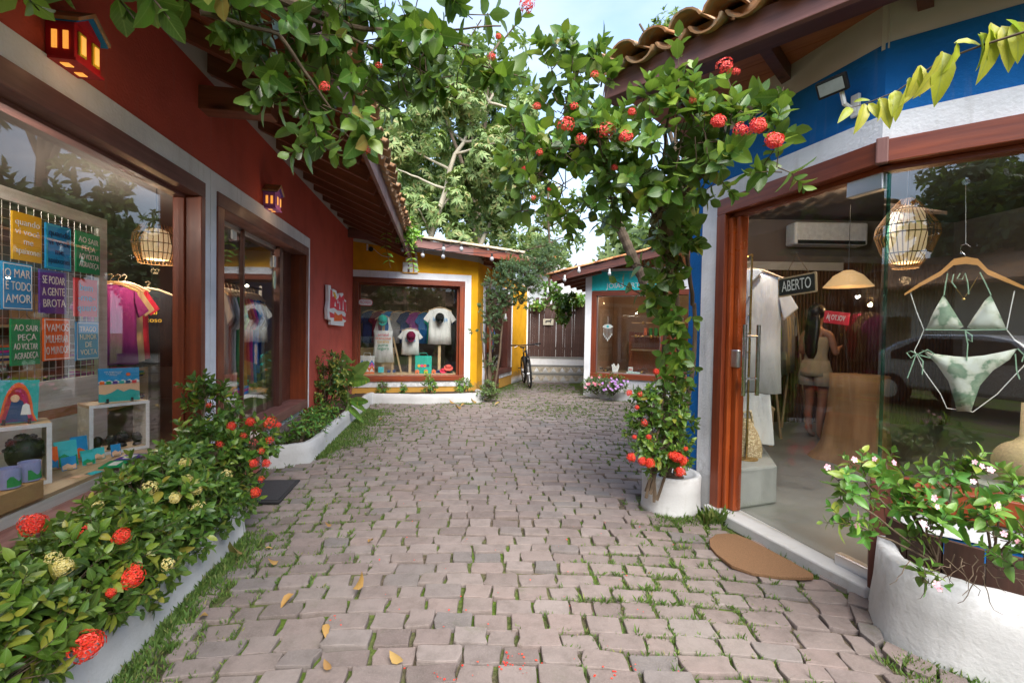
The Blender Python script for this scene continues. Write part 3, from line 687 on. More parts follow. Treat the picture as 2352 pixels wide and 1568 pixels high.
MB().slab([(0, 2.77), (FS.len, st(FS.len)), (FS.len, 2.76), (0, 2.88)], .003, .19).build('upper_wall_band', M_greyw, ylw, FS.M)
t = MB(); t.box(.33, 2.54, -.014, -.001, 2.301, 2.42); t.box(.33, .449, -.014, -.001, 0, 2.301); t.box(2.421, 2.54, -.014, -.001, .24, 2.301); t.box(1.5, 2.421, -.014, -.001, .24, .339)
t.build('window_trim', M_white, ylw, FS.M)
MB().box(.45, 2.42, -.02, .15, 2.2, 2.299).build('frame_top', M_dkx, ylw, FS.M, bevel=.004)
MB().box(.45, .55, -.02, .15, .0, 2.199).build('frame_side', M_dkz, ylw, FS.M, bevel=.004)
MB().box(2.12, 2.42, -.02, .15, .45, 2.199).build('frame_side', M_dkz, ylw, FS.M, bevel=.004)
MB().box(1.30, 2.42, -.05, .19, .34, .449).build('window_sill', M_dkx, ylw, FS.M, bevel=.004)
MB().box(1.30, 1.41, -.03, .19, 0, .339).build('door_post', M_dkz, ylw, FS.M, bevel=.004)
MB().box(1.32, 2.1, .10, .106, .46, 2.19).build('pane', M_glass, ylw, FS.M)
# crenellated white skirting
pts = [(2.56, 0)]; u = 2.56; k = 0
while u < 4.06: pts += [(u, .06), (u+.03, .17), (u+.06, .06)]; u += .095
pts += [(4.06, .0)]
MB().slab(pts, -.012, -.002).build('skirting', M_whitew, ylw, FS.M)
MB().box(FS.len, FS.len+.13, -.03, .25, 0, 2.7).build('corner_pier', M_white, ylw, FS.M)
bp = [(0, 0)]
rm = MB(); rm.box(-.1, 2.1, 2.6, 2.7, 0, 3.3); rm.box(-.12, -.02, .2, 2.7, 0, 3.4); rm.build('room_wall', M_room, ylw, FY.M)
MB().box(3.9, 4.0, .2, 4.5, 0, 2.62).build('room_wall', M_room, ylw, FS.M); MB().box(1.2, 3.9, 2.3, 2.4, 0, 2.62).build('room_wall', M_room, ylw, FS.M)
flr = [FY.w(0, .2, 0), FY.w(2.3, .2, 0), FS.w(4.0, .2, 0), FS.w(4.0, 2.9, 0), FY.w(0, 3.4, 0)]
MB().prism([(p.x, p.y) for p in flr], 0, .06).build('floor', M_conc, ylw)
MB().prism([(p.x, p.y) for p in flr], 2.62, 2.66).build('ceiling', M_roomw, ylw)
rp = [(0, -.55, 2.98+.12), (3.15, -.55, 2.66+.12), (3.15, -.55, 2.66+.12)]
# roof planes: verge along the front with barrel tiles, tiled slope behind
va = math.atan(.108)
def vz(u): return 3.0-.108*u
v0 = FY.pix(911, 562, -.5); v1 = FY.pix(1188, 602, -.5)
sl2 = (v1[1]-v0[1])/(v1[0]-v0[0]); L2 = v1[0]+.05+1.2
MV = FY.M @ T(v1[0]+.05, -.5, v1[1]) @ RY(-math.atan(sl2))        # local -x runs up the verge
MB().box(-L2, 0, -.03, .0, .0, .15).build('barge_board', M_purx, ylw, MV, bevel=.004)
MB().box(-.95, -.004, -.034, -.03, .004, .146).build('barge_board', M_mahx, ylw, MV)
MB().box(-L2, .35, .002, 3.2, .09, .14).build('roof', M_tilep, ylw, MV)
MB().box(-.62, .36, .0, 3.9, .05, .088).build('soffit', M_rafy, ylw, MV)
bt = tile_mesh(.46, .10, .014, True, M_tilep)
for k in range(9): inst('verge_tile', bt, ylw, MV @ T(.08-k*.37, .0, .155) @ RZ(math.pi/2) @ RX(.03) @ RZ(random.uniform(-.02, .02)))
for r_ in range(1, 14):
    for k in range(6):
        inst('roof_tile', bt, ylw, MV @ T(.10-k*.37, r_*.2+.02, .12) @ RZ(math.pi/2) @ RX(.03) @ RZ(random.uniform(-.03, .03)))
rr = MB().box(-.62, .28, -.03, .03, -.02, .05).mesh('rafter', M_rafy)
for k in range(8): inst('rafter', rr, ylw, MV @ T(0, .35+.45*k, .0))

# ---- jewellery shop
jew = empty('jewellery_shop', FJ.w(1, 0, 0), 'white jewellery shop with a turquoise sign board above its window', 'shop')
w = MB().cells([0.0, .122, 1.85, 3.0, 5.2], [0, .40, 2.26, 2.72], 0, .19, [(.122, 3.0, .40, 2.26)]); w.build('wall', M_white, jew, FJ.M)
MB().box(-.02, .121, -.02, .4, 0.0, 2.72).build('corner_pier', M_white, jew, FJ.M, bevel=.004)
MB().box(-.022, -.0195, .0, .398, 0.0, 2.72).build('side_face', M_cream, jew, FJ.M)
MB().box(.123, 1.85, -.03, -.001, 2.265, 2.66).build('sign_board', M_teal, jew, FJ.M)
window_unit(jew, FJ, .122, 1.66, .40, 2.26, M_mahx, M_mahz, fw=.105, trim_b=.0, tl=False, tr=False, bottom=True, inner=False, gy=.10)
for a in ((.228, .240, .507, 2.153), (1.54, 1.552, .507, 2.153), (.241, 1.539, .507, .519), (.241, 1.539, 2.141, 2.153)): MB().box(a[0], a[1], .06, .11, a[2], a[3]).build('inner_frame', M_alu, jew, FJ.M)
window_unit(jew, FJ, 1.75, 3.0, .40, 2.26, M_mahx, M_mahz, fw=.105, trim_b=.0, tl=False, tr=False, bottom=True, inner=False, gy=.10)
rm = MB(); rm.box(.1, 5.2, 2.4, 2.5, 0, 2.9); rm.box(.0, .1, .2, 2.5, 0, 2.9); rm.box(5.1, 5.2, .2, 2.4, 0, 2.9); rm.build('room_wall', plain('warm_shop_wall', (.34, .24, .17), .8, .15, 3), jew, FJ.M)
MB().box(.1, 5.1, .19, 2.4, 0, .4).build('floor', M_pine, jew, FJ.M); MB().box(.1, 5.1, .19, 2.4, 2.5, 2.55).build('ceiling', M_roomw, jew, FJ.M)
a0 = FJ.pix(1282, 645, -.5); a1 = FJ.pix(1440, 607, -.5); sj = (a1[1]-a0[1])/(a1[0]-a0[0])
MJ = FJ.M @ T(a0[0]-.12, -.5, a0[1]-.12*sj) @ RY(-math.atan(sj))
MB().box(0, 3.2, -.03, 0, 0, .17).build('barge_board', M_dkx, jew, MJ, bevel=.004)
MB().box(-.1, 3.4, .002, 3.2, .11, .16).build('roof', M_tileo, jew, MJ)
MB().box(0, .95, .01, 3.1, .05, .108).build('soffit', M_rafy, jew, MJ)
jr = MB().box(0.02, 1.0, -.03, .03, -.02, .049).mesh('rafter', M_rafy)
for k in range(6): inst('rafter', jr, jew, MJ @ T(0, .25+.5*k, 0))
bo = tile_mesh(.46, .08, .012, True, M_tileo)
for k in range(9): inst('verge_tile', bo, jew, MJ @ T(-.14+k*.37, 0, .15) @ RZ(-math.pi/2) @ RX(.03))
for r_ in range(1, 10):
    for k in range(4): inst('roof_tile', bo, jew, MJ @ T(-.16+k*.37, r_*.22, .14) @ RZ(-math.pi/2) @ RX(.03))
# white gable behind the passage
gab = empty('white_house', (1.2, 17, 0), 'white gable wall of a house behind the wooden gate', 'house')
p0 = at_y(1225, 650, 16.5); p1 = at_y(1262, 606, 16.5); p2 = at_y(1340, 640, 16.5)
MB().slab([(p0.x-.6, 0), (p2.x+1, 0), (p2.x+1, p2.z-.3), (p1.x+.3, p1.z), (p1.x-.1, p1.z), (p0.x-.6, p0.z)], 16.5, 19).build('wall', M_white, gab)
MB().bar((p1.x-.9, 16.45, p1.z-.05), (p1.x+.35, 16.45, p1.z+.09), 2.2, .07).build('roof', M_tileo, gab)

# ---- blue shop on the right
blu = empty('blue_shop', FD.w(.57, 0, 0), 'bright blue shop with varnished door frame and glass corner window on the right', 'shop')
DL = FD.len; bm_ = MB().cells([-.33, -.0, DL], [0, 2.36, 2.86], 0, .16, [(0, DL, 0, 2.36)]); bm_.build('wall', M_blue, blu, FD.M)
MB().box(0, 3.0, 0, .16, 0, .505).build('wall', M_blue, blu, FW.M); MB().box(0, 3.0, 0, .16, 2.36, 2.86).build('wall', M_blue, blu, FW.M)
MB().box(-.33, DL+.01, .003, .16, 2.83, 3.35).build('upper_wall_band', M_greyw, blu, FD.M); MB().box(-.02, 3.0, .003, .16, 2.83, 3.35).build('upper_wall_band', M_greyw, blu, FW.M)
t = MB(); t.box(-.17, DL+.006, -.014, -.001, 2.361, 2.492); t.box(-.17, -.0, -.014, -.001, 0, 2.361); t.build('door_trim', M_white, blu, FD.M)
MB().box(-.006, 3.0, -.014, -.001, 2.361, 2.492).build('window_trim', M_white, blu, FW.M); MB().box(.09, 3.0, -.014, -.001, .40, .504).build('window_trim', M_white, blu, FW.M)
MB().box(0, DL+.02, -.03, .12, 2.245, 2.36).build('door_head', M_mahx, blu, FD.M, bevel=.004)
MB().box(.03, DL-.02, .03, .10, 2.215, 2.244).build('door_rail', M_mahx, blu, FD.M, bevel=.003)
MB().box(0, .085, -.03, .12, 0, 2.244).build('door_post', M_mahz, blu, FD.M, bevel=.004)
MB().box(.086, .125, .0, .10, 0.07, 2.214).build('door_stop', M_orgz, blu, FD.M, bevel=.008)
MB().box(.126, .175, .03, .10, 0.07, 2.214).build('door_stop', M_orgz, blu, FD.M, bevel=.008)
MB().box(-.02, 3.0, -.03, .12, 2.245, 2.36).build('frame_top', M_mahx, blu, FW.M, bevel=.004); MB().box(0.0, 3.0, .03, .10, 2.215, 2.244).build('inner_frame', M_mahx, blu, FW.M, bevel=.003)
MB().box(-.03, .022, -.04, .0, 2.24, 2.37).build('corner_cover', M_purz, blu, FW.M, bevel=.006)
MB().box(0.02, 3.0, -.035, .13, .505, .625).build('window_sill', M_mahx, blu, FW.M, bevel=.004)
MB().box(-.005, .08, -.04, .13, 0, .624).build('door_post', M_dkz, blu, FW.M, bevel=.004)
MB().box(.012, 2.98, .06, .068, .628, 2.214).build('pane', M_glassw, blu, FW.M)
gd = MB().box(.178, DL-.012, .055, .065, .075, 2.21).build('glass_door', M_glassd, blu, FD.M)
for a in ((.93, 1.12, 2.13, 2.225), (.93, 1.12, .05, .125)): MB().box(a[0], a[1], .035, .085, a[2], a[3]).build('door_fitting', M_alu, gd, FD.M, bevel=.006)
lk = MB().box(.115, .19, .02, .05, 1.12, 1.25).build('lock', M_alu, gd, FD.M, bevel=.008)
h = MB()
for y in (.0, .12): h.tube([(.27, y, .93), (.27, y, 1.43)], .014, 12)
for z in (1.05, 1.35): h.tube([(.27, 0, z), (.27, .12, z)], .008, 8)
h.build('door_handle', M_steel, gd, FD.M, smooth=False)
# edge strip of the glass corner
MB().box(DL-.010, DL-.002, .052, .070, .075, 2.21).build('glass_edge', glassmat('green_glass_edge', 1.7, (.45, .75, .7)), gd, FD.M)
th_ = MB(); th_.prism([(FD.w(-.02, -.07, 0).x, FD.w(-.02, -.07, 0).y), (FD.w(DL+.02, -.055, 0).x, FD.w(DL+.02, -.055, 0).y), (FD.w(DL+.1, .13, 0).x, FD.w(DL+.1, .13, 0).y), (FD.w(-.02, .13, 0).x, FD.w(-.02, .13, 0).y)], -.02, .065)
th_.build('threshold', M_whitew, blu, bevel=.012)
room = [FD.w(-.33, .16, 0), FD.w(DL, .05, 0), FW.w(3.0, .16, 0), Vector((6.9, 3.0, 0)), Vector((6.6, 6.85, 0)), Vector((2.95, 6.85, 0))]
MB().prism([(p.x, p.y) for p in room], -.02, .068).build('floor', M_conc, blu)
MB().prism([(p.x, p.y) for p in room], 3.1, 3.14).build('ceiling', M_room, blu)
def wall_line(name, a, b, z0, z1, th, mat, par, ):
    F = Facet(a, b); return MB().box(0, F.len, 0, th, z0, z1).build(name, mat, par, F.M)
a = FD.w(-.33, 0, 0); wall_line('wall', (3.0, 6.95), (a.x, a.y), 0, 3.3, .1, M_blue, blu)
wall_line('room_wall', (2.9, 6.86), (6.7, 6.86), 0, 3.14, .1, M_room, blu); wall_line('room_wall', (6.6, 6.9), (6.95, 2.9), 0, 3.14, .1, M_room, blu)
b = FW.w(3.0, .16, 0); wall_line('room_wall', (6.95, 3.0), (b.x, b.y), 0, 3.14, .1, M_room, blu)
slat = MB().box(0, .03, 0, .03, 0, 2.4).mesh('slat', M_slat)
for k in range(64): inst('slat', slat, blu, T(3.3+k*.052, 6.815, .068))
# eave
E0 = Vector((.616, 3.17, 0)); E1 = E0 + Vector((.711, -.703, 0)).normalized()*4.2
FE = Facet((E0.x, E0.y), (E1.x, E1.y))
MB().box(-.0, 4.2, -.02, .02, 2.95, 3.10).build('fascia_board', M_purx, blu, FE.M, bevel=.004)
MB().box(.0, 4.2, .021, .14, 2.952, 3.02).build('eave_beam', M_dkx, blu, FE.M)
sb_ = MB().box(.0, 4.2, .002, .148, 3.06, 3.075).mesh('soffit_board', M_sofx)
for k in range(12): inst('soffit_board', sb_, blu, FE.M @ T(0, .14+k*.15, 0))
rb = MB().box(-.03, .03, 0, 1.4, 2.97, 3.058).mesh('rafter', M_dkz)
for u in (.3, .95, 1.62, 2.35, 3.1): inst('rafter', rb, blu, FE.M @ T(u, .142, 0))
roofp = [FE.w(-.02, .1, 0), FE.w(4.2, .1, 0), FE.w(4.2, 6, 0), FE.w(-.02, 6, 0)]
ra = R(20); MB().box(-.02, 4.3, .10, 5.4, .02, .06).build('roof', M_tile, blu, FE.M @ T(0, 0, 3.13) @ RX(ra))
TB_U, TB_D = tile_mesh(.5, .098, .013), tile_mesh(.5, .098, .013, False)
tile_roof(blu, FE.M @ T(0, -.0, 3.115), -.0, 4.1, 3, ra, .205, TB_U, TB_D, .1)
# ------------------------------------------------------------------ planters
def kerb_planter(name, front, back, h, th, label, mat=M_whitew, soil_drop=.05):
    """low wall along the front polyline, soil between it and the back polyline"""
    n = len(front); f = [Vector((x, y, 0)) for x, y in front]
    ins = []
    for i, p in enumerate(f):
        t = (f[min(i+1, n-1)]-f[max(i-1, 0)]).normalized(); ins.append(p + Vector((-t.y, t.x, 0))*th)
    root = empty(name, (f[n//2].x, f[n//2].y, 0), label, 'planter')
    V = []; F = []; j = lambda: random.uniform(-.004, .004)
    for p, q in zip(f, ins):
        o = (p-q).normalized()
        V += [(p.x+o.x*.02+j(), p.y+o.y*.02+j(), -.03), (p.x+j(), p.y+j(), h*.5), (p.x-o.x*.008, p.y-o.y*.008, h-.012+j()), (p.x-o.x*.025, p.y-o.y*.025, h+j()), (q.x+o.x*.015, q.y+o.y*.015, h+j()), (q.x, q.y, h-.015), (q.x, q.y, -.03)]
    for i in range(n-1):
        for k in range(6): a = i*7+k; F.append((a, a+7, a+8, a+1))
    F += [tuple(range(7)), tuple(reversed(range((n-1)*7, n*7)))]
    mb = MB(); mb.add(V, F); mb.build('rim', mat, root, smooth=True)
    s = MB(); poly = [(p.x, p.y) for p in ins] + [(x, y) for x, y in reversed(back)]; s.prism(poly, -.02, h-soil_drop); s.build('soil', M_earth, root)
    return root
def dense(pts, k=6):
    out = []
    for a, b in zip(pts[:-1], pts[1:]):
        for i in range(k): t = i/k; out.append((a[0]+(b[0]-a[0])*t, a[1]+(b[1]-a[1])*t))
    out.append(pts[-1]); return out
def smoothpts(pts, it=2):
    for _ in range(it):
        o = [pts[0]]
        for a, b in zip(pts[:-1], pts[1:]): o += [(a[0]*.75+b[0]*.25, a[1]*.75+b[1]*.25), (a[0]*.25+b[0]*.75, a[1]*.25+b[1]*.75)]
        pts = o + [pts[-1]]
    return pts
kerb_planter('planter', dense([(-1.20, -.2), (-1.515, 1.69), (-1.735, 2.93), (-1.735, 2.95)], 8) + [(-1.78, 3.0), (-2.15, 3.02)], [(-1.63, -.2), (-1.9, 1.69), (-2.15, 3.0)], .21, .09,
             'long white kerb planter with flowering ixora shrubs under the big left window')
kerb_planter('planter', smoothpts([(-2.42, 4.38), (-2.28, 4.42), (-2.06, 4.55), (-2.02, 4.75), (-2.12, 5.3), (-2.35, 6.9), (-2.53, 8.0), (-2.56, 8.32), (-2.52, 8.36)]), [(-2.40, 4.40), (-2.44, 4.75), (-2.5, 5.3), (-2.76, 6.9), (-2.95, 8.0), (-3.03, 8.5)], .19, .085,
             'curving white kerb planter along the red wall past the glass door')
kerb_planter('planter', smoothpts([(-2.60, 8.34), (-2.0, 8.33), (-1.40, 8.38), (-.70, 8.62), (-.52, 8.75), (-.50, 9.0), (-.66, 9.3)]), [(-3.0, 8.7), (-2.0, 9.0), (-1.4, 9.2), (-.8, 9.36), (-.75, 9.38), (-.74, 9.39), (-.73, 9.395)], .17, .09,
             'low white kerb planter with weeds under the yellow shop window')
kerb_planter('planter', smoothpts([(1.60, 10.02), (1.62, 9.72), (1.9, 9.42), (2.4, 9.05), (2.98, 8.72), (3.6, 8.4)]), [(1.70, 9.95), (1.8, 9.80), (2.1, 9.66), (2.5, 9.48), (3.0, 9.26), (3.7, 8.95)], .17, .08,
             'low white kerb planter with pink and purple flowers below the jewellery window')
# right-hand front planter, taller and curved
rf = smoothpts([(1.89, 2.325), (1.80, 2.22), (1.735, 2.10), (1.735, 2.0), (1.80, 1.86), (1.90, 1.765), (2.6, 1.22), (3.4, .6)])
rb_ = [(x+.0+.40*min(1, (2.36-y)/.5), y+.30*min(1, max(0, (2.36-y)/.5))) for x, y in rf]
kerb_planter('planter', rf, rb_, .35, .09, 'tall white rendered planter with periwinkles at the right front, below the bikini window', soil_drop=.04)
pw = empty('wooden_planter_edge', (2.2, 1.8, .35), 'dark vertical board edging set inside the white planter at the right front', 'board edging')
pts = [Vector((x, y, 0)) for x, y in smoothpts([(1.90, 2.20), (1.90, 2.08), (2.0, 1.93), (2.4, 1.61), (3.3, .92)], 2)]
dist = 0; brd = MB().box(-.062, .062, -.012, .012, 0, .17).mesh('board', M_board)
acc = 0; last = pts[0]
for a, b in zip(pts[:-1], pts[1:]):
    L = (b-a).length; t = (b-a)/L
    while acc < L:
        p = a+t*acc; inst('board', brd, pw, T(p.x, p.y, .29) @ RZ(math.atan2(t.y, t.x)+random.uniform(-.04, .04))); acc += .13
    acc -= L
# half round pot at the blue corner
pot = empty('planter', (1.27, 3.56, 0), 'round white rendered planter with a red flowered shrub at the foot of the blue corner', 'planter')
MB().lathe([(.235, -.02), (.222, .02), (.218, .15), (.222, .262), (.212, .275), (.175, .272), (.168, .24)], 28, (1.27, 3.56, 0)).build('rim', M_whitew, pot, smooth=True)
MB().lathe([(.17, .22), (.06, .25), (.0, .255)], 20, (1.27, 3.56, 0)).build('soil', M_earth, pot)
# steps and picket gate at the far end
stp = empty('steps', (1.2, 12.7, 0), 'white steps with triangle mosaic risers in front of the wooden gate', 'steps')
for k in range(3):
    MB().box(.42, 2.3, 12.5+.28*k, 12.85+.28*k+(.3 if k == 2 else 0), -.02, .21*(k+1)-.01).build('step', M_whitew, stp)
    MB().box(.42, 2.3, 12.485+.28*k, 12.78+.28*k, .21*(k+1)-.009, .21*(k+1)+.012).build('tread', M_conc, stp)
    if k < 2:
        for q in range(7):
            x = .62+q*.24; z = .21*k; MB().slab([(x, z+.03), (x+.17, z+.03), (x+.085, z+.165)], 12.489+.28*k, 12.497+.28*k).build('mosaic_triangle', M_white, stp)
        MB().box(.5, 2.28, 12.496+.28*k, 12.4995+.28*k, .21*k+.02, .21*k+.18).build('mosaic_band', plain('stained_riser', (.5, .44, .34), .9, .4, 12), stp)
gate = empty('wooden_gate', (1.2, 13.35, .63), 'tall dark gate of uneven upright slats above the white steps', 'gate')
x = .46
while x < 2.3:
    wv = random.uniform(.055, .075); MB().box(0, wv, 0, .025, 0, random.uniform(1.5, 1.75)).build('slat', M_fence, gate, T(x, 13.35+random.uniform(-.012, .012), .64) @ RY(random.uniform(-.006, .006))); x += wv+random.choice((.001, .002, .006, .002, .001))
for z in (.85, 1.9): MB().box(.45, 2.3, 13.38, 13.42, z, z+.08).build('rail', M_fence, gate)
s = MB().box(-.15, .15, 0, .012, -.09, .09).build('gate_sign', plain('old_sign', (.30, .28, .22), .8, .2), None, T(1.05, 13.30, 1.66)); tag(s, 'small cream sign with a black dog silhouette hanging on the dark gate', 'sign')
dg = MB(); dg.slab([(-.10, .0), (-.07, .04), (.04, .045), (.07, .08), (.11, .06), (.08, .03), (.07, -.04), (.055, -.04), (.05, .0), (-.05, .0), (-.06, -.04), (-.075, -.04), (-.08, .0)], -.003, -.0005)
dg.build('dog_print', M_black, s, T(1.05, 13.30, 1.66))
# leaning old timber post beside the jewellery roof
q0 = at_y(1482, 640, 7.6); q1 = at_y(1432, 528, 7.6)
po = empty('leaning_post', q0, 'ringed brown palm trunk leaning over the jewellery shop roof', 'tree trunk')
tb = MB(); n = 14; tb.tube([q0.lerp(q1, i/n*1.25)+Vector((0, 0, -.1)) for i in range(n+1)], [(.085 if i % 2 else .074) for i in range(n+1)], 12); tb.build('trunk', M_bark, po)

# ------------------------------------------------------------------ hedge shrubs in the long planter
def shrub(name, label, blobs, dens, leafsize, lk, lm, nobj=0, stems=None, group=None, cat='shrub', n=4, heads=(), up=.35, whorl=2, shell=.5, spread=.95, droop=0, jname='foliage', extra=None):
    c = blobs[0][0]; base = Vector((c.x, c.y, .15)) if stems is None else stems[0][0]
    o = empty(name, base, label, cat, group); lv = Leaves(); tw = MB()
    tips = fill(lv, tw, blobs, dens, leafsize, n, up, whorl, shell, droop=droop, spread=spread)
    if extra: extra(lv, tw)
    st = MB()
    if stems is None:
        for _ in range(7):
            b, r, k = random.choice(blobs); branchy(st, base+rvec()*.05, b+rvec()*r*.5, .012, .005, .08, 5, 5)
    else:
        for a, b, r0, r1 in stems: branchy(st, a, b, r0, r1, .1, 8, 8)
    st.build('stem', M_twig, o); tw.build('twig', M_twig, o, kind='stuff')
    lv.build(o, lk, lm, nobj, 'leaf', jname)
    for hd in heads:
        p, d, kd, s = hd[:4]; head(o, p, d, kd, s, which=hd[4] if len(hd) > 4 else None)
    return o, tips
def hp(px, py, Y, kind='red', s=1.0, d=(0, -.6, .6), which=None):
    return (at_y(px, py, Y), Vector(d), kind, s, which)
def hb(Y, x, z, r, k=1): return (Vector((x, Y, z)), r, k)
hx = lambda Y: -1.60-.157*(Y-1.0)+.0
def hedge(Y0, Y1, step, top, r):
    out = []; Y = Y0
    while Y < Y1:
        out.append(hb(Y+random.uniform(-.03, .03), hx(Y)+random.uniform(-.05, .05), top-r-.02+random.uniform(-.04, .04), r)); out.append(hb(Y, hx(Y)+.10, .20+r*.45, r*.72)); out.append(hb(Y+.05, hx(Y)-.08, .34, r*.8)); Y += step
    return out
D_ = (.75, -.5, .45)
HG = 'ixora shrubs in the long white planter'
shrub('ixora_shrub', 'low ixora shrub nearest the camera with round red flower heads spilling over the white kerb', hedge(.85, 1.72, .16, .60, .19), 135, .060, 'ix', L_hedge, 300, group=HG,
      heads=[(Vector((-1.375, 1.47, .30)), Vector(D_), 'red', 1.15, 0), (Vector((-1.57, 1.43, .30)), Vector(D_), 'red', 1.1, 0), (Vector((-1.33, 1.30, .22)), Vector(D_), 'red', 1.0, 0), hp(75, 1203, 1.62, 'red', 1.0, D_, 0), hp(305, 1325, 1.58, 'red', 1.05, D_, 1), hp(145, 1300, 1.55, 'yellow', .9, D_, 1)])
shrub('ixora_shrub', 'ixora shrub with a few yellow and orange flowers beside the brown cardboard box', hedge(1.80, 2.18, .15, .60, .19), 135, .060, 'ix', L_hedge, 300, group=HG,
      heads=[hp(280, 1230, 1.72, 'red', .9, D_, 1), hp(225, 1160, 1.9, 'yellow', .5, D_, 2), hp(310, 1305, 1.75, 'red', .55, D_, 2), hp(255, 1360, 1.62, 'red', .5, D_, 1), hp(190, 1225, 1.75, 'red', .8, D_, 2), hp(120, 1280, 1.6, 'yellow', .6, D_, 2), hp(385, 1295, 1.84, 'yellow', .6, D_, 2)])
shrub('ixora_shrub', 'taller ixora shrub covered in pale yellow flower heads in the middle of the hedge', hedge(2.24, 2.62, .15, .68, .21), 135, .058, 'ix', L_ix, 300, group=HG,
      heads=[hp(402, 1143, 2.15, 'yellow', .8, D_, 1), hp(452, 1122, 2.25, 'yellow', .8, D_, 1), hp(430, 1100, 2.3, 'yellow', .6, D_, 2), hp(425, 1065, 2.35, 'yellow', .9, D_, 1), hp(400, 1080, 2.35, 'yellow', .7, D_, 2), hp(455, 1165, 2.3, 'yellow', .9, D_, 2), hp(345, 1120, 2.1, 'yellow', .8, D_, 2)])
shrub('ixora_shrub', 'tall ixora shrub with orange-red flower heads at the hedge end next to the glass door', hedge(2.72, 3.0, .12, .74, .19)+[hb(3.02, -1.95, .80, .14), hb(2.96, -2.0, .92, .10), hb(2.98, -1.68, .58, .15)], 140, .055, 'ix', L_ix, 250, group=HG,
      heads=[hp(532, 978, 2.75, 'red', .8, D_, 1), hp(560, 1000, 2.7, 'red', .45, D_, 2), hp(600, 1035, 2.8, 'red', .5, D_, 2), hp(640, 975, 2.9, 'red', .55, D_, 1), hp(600, 1100, 2.75, 'red', .45, D_, 2), hp(480, 930, 2.7, 'red', .4, D_, 2), hp(575, 968, 2.85, 'red', .85, D_, 1), hp(620, 970, 2.9, 'red', 1.0, D_, 2), hp(582, 1063, 2.75, 'red', .8, D_, 1), hp(612, 1063, 2.85, 'red', .8, D_, 1), hp(587, 1130, 2.75, 'red', .95, D_, 1), hp(620, 1010, 2.9, 'red', .6, D_, 2), hp(505, 1020, 2.7, 'red', .5, D_, 2), hp(520, 1090, 2.6, 'yellow', .8, D_, 2)])
# bed plants further on
shrub('ground_cover_plant', 'bright green leafy ground cover in the kerb planter below the window sill', [hb(4.75+.28*k, -2.23-.045*k, .22, .15) for k in range(5)], 60, .075, 'long', L_bright, 120, n=4, up=.8, cat='plant')
shrub('variegated_shrub', 'upright shrub with yellow-green variegated leaves against the red wall', [(at_y(745, 905, 6.3), .20, 1), (at_y(765, 870, 6.3), .20, 1), (at_y(750, 840, 6.3), .17, 1), (at_y(785, 890, 6.4), .17, 1), (at_y(735, 930, 6.2), .15, 1), (at_y(780, 840, 6.4), .14, 1)], 55, .065, 'ix', leafmat('variegated_leaf', [(0, (.03, .10, .02)), (.5, (.06, .16, .03)), (.75, (.30, .33, .05)), (1, (.5, .5, .12))]), 100)
bn = empty('banana_plant', (-2.35, 6.35, .15), 'young banana plant with broad torn pale leaves against the red wall', 'plant')
def big_leaf(par, base, tip, w, mat, bend=.12, name='leaf', tears=()):
    base, tip = Vector(base), Vector(tip); d = tip-base; L = d.length; y = d/L; x = y.cross(Vector((0, -1, .3))).normalized(); z = x.cross(y); mb = MB()
    n = 16
    for sgn in (-1, 1):
        rows = []
        for i in range(n+1):
            t = i/n; hw = w*math.sin(math.pi*min(1, t*.93+.03))**.7*(1-.2*t); c = base+y*(L*t)-Vector((0, 0, 1))*bend*L*t*t*1.5; rows.append((c, c+x*sgn*hw*.5+z*hw*.12, c+x*sgn*hw+z*hw*.10))
        for i in range(n):
            if (i, sgn) in tears: continue
            mb.add([tuple(p) for p in rows[i]+rows[i+1]], [(0, 1, 4, 3), (1, 2, 5, 4)] if not ((i, sgn*2) in tears) else [(0, 1, 4, 3)])
    mb.tube([tuple(base - y*L*.35 - Vector((0,0,.02)))]+[tuple(base+y*(L*t)-Vector((0,0,1))*bend*L*t*t*1.5) for t in (0, .3, .6, .95)], [.009, .008, .006, .004, .002], 5)
    return mb.build(name, mat, par, smooth=False)
L_ban = leafmat('banana_leaf', [(0, (.18, .34, .08)), (1, (.28, .42, .12))], .5, .4, .1)
for a, b, w, m_, te in (((800, 870), (792, 803), .12, L_ban, ((5, 1), (7, -2), (9, 1), (11, -1), (8, 2))), ((805, 875), (848, 818), .10, L_ban, ()), ((795, 880), (850, 862), .10, L_bright, ()), ((790, 880), (755, 815), .08, L_ban, ((6, 1),)), ((800, 925), (846, 912), .07, L_bright, ()), ((795, 930), (835, 960), .05, L_bright, ()), ((793, 925), (780, 868), .06, L_bright, ()), ((798, 915), (840, 935), .05, L_bright, ())):
    big_leaf(bn, at_y(*a, 6.5), at_y(*b, 6.35), w, m_, .10, tears=te)
MB().tube([(-2.35, 6.4, .12), at_y(800, 930, 6.45), at_y(797, 880, 6.5)], [.022, .016, .010], 8).build('stalk', M_stem, bn)
for i, (px, py, r, lb) in enumerate(((880, 893, 13, 'small green weed at the left end of the yellow shop planter'), (985, 890, 16, 'thin upright weed in the middle of the yellow shop planter'), (1063, 888, 19, 'bushy weed at the right end of the yellow shop planter'), (925, 897, 10, 'low weed left of centre in the yellow shop planter'))):
    bl = [pblob(px, py, 8.75, r), pblob(px+4, py-8, 8.75, r*.7)]
    if i == 1: bl.append(pblob(px, py-22, 8.75, 8))
    shrub('weed', lb, bl, 120, .05, 'ix', L_bright, 0, cat='plant', n=3)
shrub('pink_periwinkle', 'small bush with pink flowers at the yellow corner by the path', [pblob(1125, 893, 8.7, 20), pblob(1110, 905, 8.7, 14), pblob(1140, 903, 8.75, 12)], 120, .05, 'ix', L_mid, 0, cat='plant', n=3)
PW = {k: make_pinwheel(m_) for k, m_ in (('pink', P_pink), ('hot', P_hot), ('violet', P_viol))}
